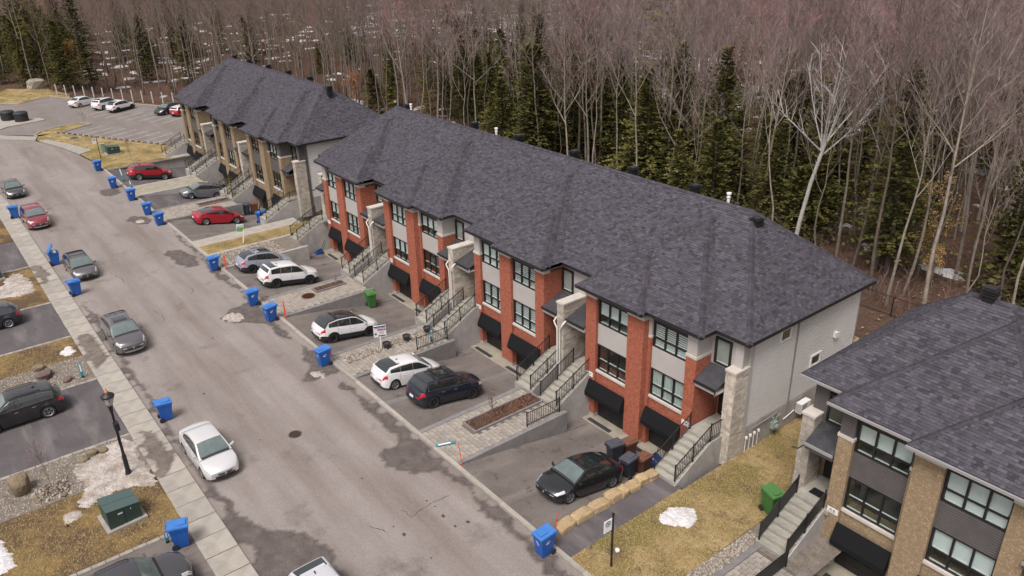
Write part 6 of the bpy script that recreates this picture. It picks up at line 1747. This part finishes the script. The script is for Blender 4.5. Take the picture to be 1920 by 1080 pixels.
# ------------------------------------------------------------------ trees
def rot_about(v, axis, ang): return Matrix.Rotation(ang, 3, axis) @ v
def bare_tree(seed, H, r0, cs=.42, nl=13, spread=38, llen=.34, sway=.35, fork=False, twig_n=11, dead=False):
    """trunk (with limbs) and twig crown of a leafless tree; twigs are thin slivers in short fans"""
    r = random.Random(seed)
    tb, cb = MB(), MB()
    pts = []; x = y = 0; lean = (r.uniform(-.05, .05), r.uniform(-.05, .05))
    n = 9
    for i in range(n+1):
        t = i/n
        x += r.gauss(0, sway*.25)+lean[0]*H/n; y += r.gauss(0, sway*.25)+lean[1]*H/n
        pts.append(Vector((x if i else 0, y if i else 0, t*H-(.3 if i == 0 else 0))))
    r0 *= .74
    rad = [max(.025, r0*(1-.92*(i/n)**.9)) for i in range(n+1)]
    tb.tube(pts, rad, 6)
    def at(t):
        f = t*n; i = min(int(f), n-1); return pts[i].lerp(pts[i+1], f-i), rad[i]*(1-(f-i))+rad[i+1]*(f-i)
    def twigs(p, d, num, L):
        L = min(L, H*.055)
        for _ in range(int(num*1.5)):
            ax = Vector((r.gauss(0, 1), r.gauss(0, 1), r.gauss(0, 1))).normalized()
            dd = (d+ax*.75+Vector((0, 0, .25))).normalized(); l = L*r.uniform(.5, 1.3)
            s = dd.cross(Vector((r.gauss(0, 1), r.gauss(0, 1), r.gauss(0, 1)))).normalized()*r.uniform(.0055, .0105)*min(1, H/12+.25)
            b = p+dd*l
            mid = p+dd*l*.55
            cb.face([p-s, p+s, b], 0, r.random())
            if l > .5:
                for q in (1, -1):
                    e = mid+(dd+ax.cross(dd)*q*.8).normalized()*l*.5; cb.face([mid-s*.6, mid+s*.6, e], 0, r.random())
    for k in range(nl):
        t = cs+(1-cs)*((k+r.random()*.7)/nl)**.9*.97
        p, rr = at(min(t, .98)); az = k*2.4+r.uniform(-.5, .5); an = R(spread*(1.15-.45*(t-cs)/(1-cs))+r.uniform(-9, 9))
        d = Vector((math.cos(az)*math.sin(an), math.sin(az)*math.sin(an), math.cos(an)))
        L = H*llen*(1.1-.75*(t-cs)/(1-cs))*r.uniform(.75, 1.15)
        lp = [p]; dd = d.copy()
        for i in range(4):
            dd = (dd+Vector((r.gauss(0, .10), r.gauss(0, .10), .10+r.gauss(0, .06)))).normalized(); lp.append(lp[-1]+dd*L/4)
        lr = min(rr*.62, r0*.45)
        tb.tube(lp, [lr, lr*.78, lr*.55, lr*.36, .012], 4, caps=False)
        for j in range(5):
            f = .28+.68*j/4.5; i = min(int(f*4), 3); q = lp[i].lerp(lp[i+1], f*4-i)
            ax = Vector((r.gauss(0, 1), r.gauss(0, 1), r.gauss(0, .6))).normalized()
            sd_ = (dd+ax*.75+Vector((0, 0, .15))).normalized(); sl = L*(.52-.28*f)*r.uniform(.8, 1.3)
            e1 = q+sd_*sl*.5+Vector((0, 0, .03)); e2 = q+sd_*sl+Vector((0, 0, .12*sl))
            tb.tube([q, e1, e2], [lr*.36+.006, lr*.24+.005, .007], 3, caps=False)
            if not dead:
                for m in (.35, .65, 1.0):
                    twigs(q.lerp(e2, m), sd_, max(2, twig_n//3), .85)
        if not dead: twigs(lp[-1], dd, twig_n//2, .9); twigs(lp[-2], dd, twig_n//3, .8)
    if not dead: twigs(pts[-1], Vector((0, 0, 1)), 6, .9); twigs(pts[-2], Vector((0, 0, 1)), 6, .9)
    return tb, cb
def conifer(seed, H, r0, base=.12, rmax=2.6, dens=1.0, droop=.28, tuft=.52, top=.3):
    r = random.Random(seed); tb, cb = MB(), MB()
    tb.tube([(0, 0, -.3), (r.uniform(-.1, .1), r.uniform(-.1, .1), H*.5), (0, 0, H)], [r0, r0*.6, .02], 6)
    z = H*base
    while z < H*.985:
        t = (z-H*base)/(H*(1-base)); rr = rmax*(1-t)**.8*(.55+.45*min(1, t*5+.4))
        nb = max(5, int(6*dens*(1-t*.4)))
        a0 = r.uniform(0, 6.28)
        for k in range(nb):
            if r.random() < .12: continue
            a = a0+k*6.283/nb+r.uniform(-.35, .35); L = rr*r.uniform(.55, 1.15)*(.72+.75*mnoise.noise((math.cos(a)*1.1+seed, math.sin(a)*1.1, z*.33))+.25); up = r.uniform(-.15, .22)+t*t*1.1
            d = Vector((math.cos(a), math.sin(a), up)); sdv = Vector((-math.sin(a), math.cos(a), 0))
            m = max(2, int(L/.34)); br = r.uniform(-.28, .28)
            for i in range(m):
                f = (i+.6)/m; c = Vector((0, 0, z))+d*L*f+Vector((0, 0, -droop*L*f*f))
                for s in (1, -1):
                    l = tuft*r.uniform(.7, 1.3)*(1.15-.5*f); o = (d*.7+sdv*s*r.uniform(.4, 1.0)+Vector((0, 0, r.uniform(-.35, .2)))).normalized()
                    wv = o.cross(Vector((r.gauss(0, .4), r.gauss(0, .4), 1))).normalized()*l*.30
                    q = c+o*l
                    cb.face([c-wv*.4, c+o*l*.5-wv, q, c+o*l*.5+wv], 0, min(1, max(0, .5+br+r.uniform(-.25, .25))))
        z += (.26+.41*(1-t))*r.uniform(.8, 1.2)/max(.6, dens**.5)
    return tb, cb

BARE = []
for k, (H, r0, cs, nl, sp, ll, sw) in enumerate([(19, .17, .45, 13, 34, .30, .45), (20, .20, .50, 12, 36, .30, .35), (17, .14, .40, 12, 32, .32, .55), (21, .22, .42, 15, 38, .32, .35), (16, .13, .50, 10, 30, .28, .6),
                                  (18, .18, .35, 15, 40, .34, .4), (20, .16, .55, 11, 30, .26, .5), (15, .11, .38, 11, 34, .32, .6)]):
    tb, cb = bare_tree(100+k, H, r0, cs, nl, sp, ll, sw)
    BARE.append((tb.mesh('trunk', 'bark', 60), cb.mesh('crown', 'twig')))
BARE_RED = []
for k in (0, 3, 5):
    m = BARE[k][1].copy(); m.materials.clear(); m.materials.append(MATS['twig_red']); BARE_RED.append((BARE[k][0], m))
BARE_DARK = []
for k in (1, 6):
    m = BARE[k][0].copy(); m.materials.clear(); m.materials.append(MATS['bark_dark']); BARE_DARK.append((m, BARE[k][1]))
CON = []
for k, (H, r0, base, rm, de) in enumerate([(12.5, .18, .06, 4.3, 1.6), (15, .22, .08, 4.8, 1.6), (10, .14, .05, 3.9, 1.7), (16.5, .24, .15, 4.4, 1.5), (7, .10, .04, 3.0, 1.8)]):
    tb, cb = conifer(200+k, H, r0, base, rm, de)
    CON.append((tb.mesh('trunk', 'bark_dark', 60), cb.mesh('crown', 'needles')))
CEDAR = []
for k, (H, rm) in enumerate([(7.5, 1.9), (9, 2.1)]):
    tb, cb = conifer(230+k, H, .12, .03, rm, 1.4, .05, .45)
    CEDAR.append((tb.mesh('trunk', 'bark_dark', 60), cb.mesh('crown', 'needles_yellow')))
tb, cb = conifer(240, 19, .25, .45, 3.4, 1.1, .05, .6); PINE = [(tb.mesh('trunk', 'bark', 60), cb.mesh('crown', 'needles_yellow'))]
def tree(name, pair, label, x, y, s=1.0, rz=0, tilt=(0, 0), cat='tree', group=None, sz=None, dz_=0):
    t = thing(name, label, cat, loc=(x, y, ground_z(x, y)-.05+dz_), rot=(tilt[0], tilt[1], rz), group=group)
    t.scale = (s, s, sz or s)
    link('trunk', pair[0], t); link('crown', pair[1], t)
    return t
# named individuals
def fan_birch():
    r = random.Random(5); tb, cb = MB(), MB()
    trunk = [Vector((0, 0, -.3)), Vector((.35, -.1, 3)), Vector((.85, -.1, 6.5)), Vector((1.6, 0, 10.2))]
    tb.tube(trunk, [.20, .18, .16, .14], 8)
    for k, (dx, dz2, L) in enumerate([(-.95, .75, 6.5), (-.55, 1, 7.0), (-.28, 1, 8.2), (.02, 1, 8.6), (.30, 1, 8.4), (.55, 1, 8.0), (.85, .95, 7.6), (1.05, .80, 6.2), (.15, 1, 7), (-.1, .9, 6.5)]):
        p = trunk[-1]-Vector((0, 0, r.uniform(0, 1.6))); p.x = .85+(p.z-6.5)*.2
        d = Vector((dx*.85*math.cos(YAW-math.pi/2), dx*.85*math.sin(YAW-math.pi/2), dz2)).normalized(); d = (d+Vector((r.gauss(0, .12), r.gauss(0, .12), 0))).normalized()
        lp = [p]
        for i in range(6): d = (d+Vector((r.gauss(0, .05), r.gauss(0, .05), .05))).normalized(); lp.append(lp[-1]+d*L/6)
        tb.tube(lp, [.07, .062, .052, .042, .032, .024, .010], 5, caps=False)
        for j in range(9):
            f = .3+.7*j/9; i = min(int(f*6), 5); q = lp[i].lerp(lp[i+1], f*6-i)
            e = q+(d+Vector((r.gauss(0, .5), r.gauss(0, .5), .1))).normalized()*r.uniform(1.0, 2.2); tb.tube([q, q.lerp(e, .5)+Vector((0, 0, .1)), e], [.028, .02, .01], 3, caps=False)
            for m in range(5):
                b = q.lerp(e, r.uniform(.3, 1)); u = (e-q).normalized(); g = b+(u+Vector((r.gauss(0, .5), r.gauss(0, .5), r.gauss(.1, .4)))).normalized()*r.uniform(.5, 1.2); sv_ = u.cross(Vector((r.gauss(0, 1), r.gauss(0, 1), 1))).normalized()*.013
                cb.face([b-sv_, b+sv_, g], 0, r.random())
    return tb.mesh('trunk', 'birch_bark', 60), cb.mesh('crown', 'twig_birch')
tree('birch_tree', fan_birch(), 'white birch with wide fan of bare branches behind the red row', -34.3, 57.0)
# broken snag and leaf-holding saplings
t = thing('dead_trunk', 'broken bare trunk without crown near the rear corner of the red row', 'tree', loc=(-28.2, 59.2, -.1))
mb = MB(); mb.tube([(0, 0, -.2), (.1, 0, 3), (.35, .1, 6), (.5, .1, 8.2)], [.30, .26, .22, .17], 8); mb.tube([(.5, .1, 8.1), (.55, .12, 8.6)], [.1, .02], 5); obj('trunk', mb, 'bark', t, 60)
def leafy(seed, H, m):
    r = random.Random(seed); tb, cb = bare_tree(seed, H, .05, .2, 9, 48, .4, .3, twig_n=4)
    lv = MB()
    for f in cb.f[::1]:
        p = Vector(cb.v[f[2]])
        for _ in range(2):
            c = p+Vector((r.gauss(0, .15), r.gauss(0, .15), r.gauss(0, .12))); u = Vector((r.gauss(0, 1), r.gauss(0, 1), r.gauss(0, .5))).normalized()*.085; w_ = u.orthogonal().normalized()*.05
            lv.face([c-u, c+w_, c+u, c-w_], 0, r.random())
    return tb.mesh('trunk', 'bark', 60), lv.mesh('crown', m)
LY = [leafy(301, 5.5, 'dry_leaf'), leafy(302, 4.0, 'dry_leaf')]; LR = [leafy(303, 5.0, 'rust_leaf')]
tree('beech_sapling', LY[0], 'young beech holding pale yellow leaves behind the nearest roof', -26.3, 63.5, 1.15)
tree('beech_sapling', LY[1], 'low beech with orange yellow leaves right of the fence corner', -25.2, 60.6, .95)
tree('beech_sapling', LY[1], 'small yellow leaved beech close to the nearest roof vent', -23.6, 59.4, .7, 2)
tree('beech_sapling', LR[0], 'rust leaved sapling showing above the red row ridge', -53.8, 66.5, 1.3)
tree('beech_sapling', LR[0], 'rust leaved sapling beyond the parking lot bollards', -169.5, 29.0, 1.5, 1)
tree('beech_sapling', LR[0], 'brown leaved sapling behind the gap between the two rows', -113, 57.5, 1.1, 3)
tree('cedar_tree', CEDAR[0], 'yellow green cedar behind the gap between the two rows', -106.8, 60, 1.0)
tree('cedar_tree', CEDAR[1], 'taller green cedar right of the gap between the rows', -100, 62.5, .95, 1)
tree('pine_tree', PINE[0], 'olive pine crown rising at the top centre of the forest', -68.5, 78, 1.08)
tree('pine_tree', PINE[0], 'olive pine at the top right corner of the forest', -36.5, 94, 1.05, 2)
tree('pine_tree', PINE[0], 'tall olive pine at the top left of the forest', -186, 26, 1.0, 4)
# small dark cedar by the far stairs, saplings on the lots
mbt, mbc = conifer(260, 2.4, .05, .02, .55, 1.6, .0, .22)
tree('cedar_shrub', (mbt.mesh('trunk', 'bark_dark'), mbc.mesh('crown', 'needles_yellow')), 'small dark columnar cedar at the foot of the far stairs', -82.6, 26.2, 1.0, cat='shrub')
for k, (x, y, H, lb) in enumerate([(-40.75, 1.2, 3.0, 'bare sapling in the mulch bed beside the tan boulder'), (-31.2, 22.6, 1.7, 'small bare sapling in the mulch planter'), (-108, 22.4, 2.6, 'thin bare sapling on the far lawn'), (-54.4, 24.4, .9, 'dry reddish shrub stems in the small walkway planter'), (-131.5, 22.0, 3.6, 'thin bare sapling on the parking lot island')]):
    a, b = bare_tree(400+k, H, .035, .25, 9, 44, .38, .10, twig_n=9)
    for mbx in (b,):
        pass
    tree('bare_sapling', (a.mesh('trunk', 'bark', 60), b.mesh('crown', 'twig_red' if k in (1, 3) else 'twig')), lb, x, y, 1.0, cat='sapling')

# the forest: the 300 nearest bare trees and conifers are things of their own, the woods beyond are one mass
def in_view(x, y, H=18, m=60):
    a = project((x, y, 0)); b = project((x, y, H))
    if a[2] < 5: return False
    return -m-150*(a[2] < 90) < max(a[0], b[0]) and min(a[0], b[0]) < 1920+m+150*(a[2] < 90) and b[1] < 1080
def forest_ok(x, y):
    if x > -118: return y > 54.5+1.2*math.sin(x*.3)
    if x > -166: return y > 28.5+(x+163)*.575
    return y > max(12, 26.8-(-166-x)*.55)
def blocked(x, y, sp, pts):
    return any((x-a)**2+(y-b)**2 < sp*sp for a, b in pts)
r = random.Random(99)
cand = []
KEEP = [(-34.2, 56.5), (-28.2, 59.2), (-26.3, 63.5), (-22.6, 60.8), (-106.8, 60), (-100, 62.5)]
g = 0
grid = {}
while g < 34000:
    g += 1
    x = r.uniform(-330, 30); y = r.uniform(10, 215)
    d = math.hypot(x, y)
    if d > (235 if x > -170 else 300) or not forest_ok(x, y) or not in_view(x, y): continue
    sp = 1.9 if d < 95 else 2.4 if d < 140 else 3.3
    key = (int(x//4), int(y//4))
    if any((x-a)**2+(y-b)**2 < sp*sp for i in (-1, 0, 1) for j in (-1, 0, 1) for a, b in grid.get((key[0]+i, key[1]+j), ())): continue
    if blocked(x, y, 1.5, KEEP): continue
    grid.setdefault(key, []).append((x, y)); cand.append((d, x, y))
cand.sort()
def conif_prob(x, y):
    px, py, _ = project((x, y, 5))
    p = .09
    if 830 < px < 1460 and y < 88: p = .50
    elif 1460 <= px < 1700 and y < 78: p = .42
    elif 1700 <= px and y < 80: p = .13
    elif 640 < px <= 830 and y < 72: p = .16
    elif px < 140: p = .50
    elif 140 <= px < 420: p = .20
    p *= .9+.35*math.sin(x*.21+y*.13)*math.cos(y*.17)
    return p
far_pts = []; nb = nc = 0
def area(x, y, d):
    px = project((x, y, 2))[0]
    a = 'beyond the parking lot' if px < 330 else 'behind the far tan row' if px < 700 else 'behind the red row, left half' if px < 1050 else 'behind the red row, right half' if px < 1480 else 'behind the nearest house'
    e = 54.5 if x > -118 else 28.5+(x+163)*.575
    return a+(', forest edge' if y < e+7 else ', deeper in forest')
for d, x, y in cand:
    if r.random() < conif_prob(x, y):
        k = r.choices(range(5), [4, 4, 3, 3, 2])[0]
        if nc < 290:
            nc += 1
            tree('hemlock_tree', CON[k], 'dark green evergreen '+area(x, y, d), x, y, r.uniform(.62, 1.05), r.uniform(0, 6.28), (r.gauss(0, .04), r.gauss(0, .04)), group='evergreens in the forest')
            continue
        far_pts.append((x, y, 8+k, r.uniform(.8, 1.2), r.uniform(0, 6.28))); continue
    px = project((x, y, 8))[0]
    if nb < 300:
        nb += 1; q = r.random()
        tl = (r.gauss(0, .035), r.gauss(0, .035))
        if q < .72: tree('bare_tree', r.choice(BARE), 'leafless grey brown tree '+area(x, y, d), x, y, r.uniform(.82, 1.12), r.uniform(0, 6.28), tl, group='bare trees in the forest')
        elif q < .86: tree('bare_tree', r.choice(BARE_RED), 'leafless tree with reddish twigs '+area(x, y, d), x, y, r.uniform(.82, 1.12), r.uniform(0, 6.28), tl, group='bare trees in the forest')
        else: tree('bare_tree', r.choice(BARE_DARK), 'leafless tree with dark trunk '+area(x, y, d), x, y, r.uniform(.85, 1.1), r.uniform(0, 6.28), tl, group='bare trees in the forest')
    else: far_pts.append((x, y, r.choice((0, 1, 3, 5, 13, 13, 3, 5)), r.uniform(.85, 1.15), r.uniform(0, 6.28)))

# distant woods as one object: joined variants scattered by geometry nodes
def joined(pair, name):
    a, b = pair
    mb = bpy.data.meshes.new(name)
    import bmesh
    bm = bmesh.new(); bm.from_mesh(a); nf = len(bm.faces); bm.from_mesh(b)
    bm.faces.ensure_lookup_table()
    for i, f in enumerate(bm.faces): f.material_index = 0 if i < nf else 1
    bm.to_mesh(mb); bm.free()
    mb.materials.append(a.materials[0]); mb.materials.append(b.materials[0])
    return mb
variants = [joined(BARE[0], 'far_a'), joined(BARE[1], 'far_b'), joined(BARE[3], 'far_c'), joined(BARE_RED[2], 'far_d'), joined(CON[1], 'far_e'), joined(CON[3], 'far_f')]
vmap = {0: 0, 1: 1, 3: 2, 5: 3, 13: 3, 8: 4, 9: 4, 10: 4, 11: 5, 12: 4}
VSRC = []
for me in variants: VSRC.append(me)
def far_mesh():
    V, F, MI, TN = [], [], [], []; off = 0
    mats = []; 
    for x, y, k, s, a in far_pts: pass
# build the joined mass with numpy from triangulated copies
def tri_arrays(me, drop):
    me.calc_loop_triangles()
    v = np.empty(len(me.vertices)*3, np.float32); me.vertices.foreach_get('co', v); v = v.reshape(-1, 3)
    t = np.empty(len(me.loop_triangles)*3, np.int32); me.loop_triangles.foreach_get('vertices', t); t = t.reshape(-1, 3)
    p = np.empty(len(me.loop_triangles), np.int32); me.loop_triangles.foreach_get('polygon_index', p)
    mi = np.empty(len(me.polygons), np.int32); me.polygons.foreach_get('material_index', mi)
    at = me.attributes.get('tone'); tn = np.full(len(me.polygons), .5, np.float32)
    if at: at.data.foreach_get('value', tn)
    keep = np.random.default_rng(3).random(len(t)) > drop*(mi[p] == 1)
    return v, t[keep], mi[p][keep], tn[p][keep]
TA = [tri_arrays(m, dr) for m, dr in zip(variants, (.66, .66, .66, .66, .5, .5))]
MATID = {'bark': 0, 'twig': 1, 'twig_red': 2, 'bark_dark': 3, 'needles': 4}
VM = [(0, 1), (0, 1), (0, 1), (0, 2), (3, 4), (3, 4)]
Vs, Ts, Ms, Tn = [], [], [], []; off = 0; tris = 0
for x, y, k, s, a in far_pts:
    i = vmap[k]; v, t, mi, tn = TA[i]
    if tris+len(t) > 1900000: break
    c_, s_ = math.cos(a)*s, math.sin(a)*s
    w_ = np.empty_like(v); w_[:, 0] = v[:, 0]*c_-v[:, 1]*s_+x; w_[:, 1] = v[:, 0]*s_+v[:, 1]*c_+y; w_[:, 2] = v[:, 2]*s+ground_z(x, y)
    Vs.append(w_); Ts.append(t+off); Ms.append(np.where(mi == 0, VM[i][0], VM[i][1]).astype(np.int32)); Tn.append(np.clip(tn+r.uniform(-.25, .25), 0, 1)); off += len(v); tris += len(t)
print('FOREST candidates', len(cand), 'bare', nb, 'conifer', nc, 'far', len(far_pts), 'far built', len(Vs), 'tris', tris)
V = np.concatenate(Vs); T = np.concatenate(Ts).astype(np.int32); Mi = np.concatenate(Ms); Tt = np.concatenate(Tn).astype(np.float32)
me = bpy.data.meshes.new('distant_woods')
me.vertices.add(len(V)); me.vertices.foreach_set('co', V.ravel())
me.loops.add(len(T)*3); me.loops.foreach_set('vertex_index', T.ravel())
me.polygons.add(len(T)); me.polygons.foreach_set('loop_start', np.arange(0, len(T)*3, 3, dtype=np.int32))
for n_ in ('bark', 'twig', 'twig_red', 'bark_dark', 'needles'): me.materials.append(MATS[n_])
me.polygons.foreach_set('material_index', Mi)
at = me.attributes.new('tone', 'FLOAT', 'FACE'); at.data.foreach_set('value', Tt)
me.update(calc_edges=True)
link('distant_woods', me, kind='stuff')
for m in variants: bpy.data.meshes.remove(m)

# undergrowth: thin stems along the edge and on the forest floor
mb = MB(); r = random.Random(17); n = 0
while n < 20000:
    x = r.uniform(-235, 10); y = 14+96*r.random()**1.3 if x < -118 else 52.8+60*r.random()**1.6
    if not forest_ok(x, y+1.2) or not in_view(x, y, 3): n += .003; continue
    n += 1; h = r.uniform(.6, 2.2)*(1 if r.random() < .75 else 1.9); z = ground_z(x, y)-.05; a = r.uniform(0, 6.28); k = r.uniform(.0, .35)*h
    s = r.uniform(.010, .026); q = r.uniform(0, 3.14); sx, sy = math.cos(q)*s, math.sin(q)*s; tn = r.random()
    tx, ty = x+math.cos(a)*k, y+math.sin(a)*k
    mb.face([(x-sx, y-sy, z), (x+sx, y+sy, z), (tx, ty, z+h)], 0, tn)
    for _ in range(4):
        f = r.uniform(.3, .9); b = r.uniform(0, 6.28); l = h*.35
        px, py, pz = x+(tx-x)*f, y+(ty-y)*f, z+h*f
        mb.face([(px-sx*.6, py-sy*.6, pz), (px+sx*.6, py+sy*.6, pz), (px+math.cos(b)*l, py+math.sin(b)*l, pz+l*.7)], 0, tn)
obj('undergrowth', mb, 'brush', kind='stuff')
mb = MB(); n = 0
while n < 14000:      # fallen leaves in low clumps
    x = r.uniform(-210, 8); y = r.uniform(24, 80) if x < -118 else r.uniform(47, 85)
    if x < -118 and not forest_ok(x, y+3): n += .02; continue
    n += 1; a = r.uniform(0, 6.28); s = r.uniform(.05, .15); z = ground_z(x, y)+.10
    mb.face([(x+math.cos(a+q)*s*r.uniform(.5, 1), y+math.sin(a+q)*s*r.uniform(.5, 1), z+r.uniform(-.03, .10)) for q in (0, 1.6, 3.1, 4.7)], 0, r.random())
obj('fallen_leaves', mb, 'litter_leaf', kind='stuff')
# snow lying between the trunks
mb = MB(); n = 0
while n < 900:
    x = r.uniform(-270, 10); y = r.uniform(26, 190) if x < -118 else r.uniform(56, 190)
    if not forest_ok(x, y-.5) or not in_view(x, y, 2): n += .01; continue
    dens = math.sin(x*.06+1)+math.sin(y*.09+x*.02)
    if dens < -.1 and r.random() < .8: n += .05; continue
    n += 1; N = 13; a0 = r.uniform(.4, 2.3)*(1.8 if y > 90 else .9); e = r.uniform(.3, .8); z = ground_z(x, y)+.14; rr = [r.uniform(.35, 1.25) for _ in range(N)]; an = r.uniform(0, 3)
    ring_ = []
    for k in range(N):
        q = 2*math.pi*k/N; u, v_ = a0*rr[k]*math.cos(q), a0*e*rr[k]*math.sin(q); ring_.append((x+u*math.cos(an)-v_*math.sin(an), y+u*math.sin(an)+v_*math.cos(an)))
    b = len(mb.v)
    for p in ring_: mb.v.append((p[0], p[1], z-.16))
    for p in ring_: mb.v.append((x+(p[0]-x)*.75, y+(p[1]-y)*.75, z+.05))
    for k in range(N): mb.f.append((b+k, b+(k+1) % N, b+N+(k+1) % N, b+N+k)); mb.m.append(0); mb.t.append(.5)
    mb.f.append(tuple(b+N+k for k in range(N))); mb.m.append(0); mb.t.append(.5)
obj('snow_cover', mb, 'snow', kind='stuff')
# fallen trunks
for k, (x, y, L, a, b, lb) in enumerate([(-63, 63, 9, 20, 14, 'leaning fallen trunk propped up behind the red row'), (-150, 41, 6, 160, 25, 'grey fallen trunk leaning by the bollards'), (-44, 66, 7, -30, 8, 'pale fallen branch lying behind the red row roof')]):
    t = thing('fallen_trunk', lb, 'log', loc=(x, y, .3), rot=(0, R(-b), R(a)))
    mb = MB(); mb.tube([(-L/2, 0, 0), (0, .1, .05), (L/2, 0, 0)], [.14, .11, .05], 6); obj('trunk', mb, 'bark', t, 60)
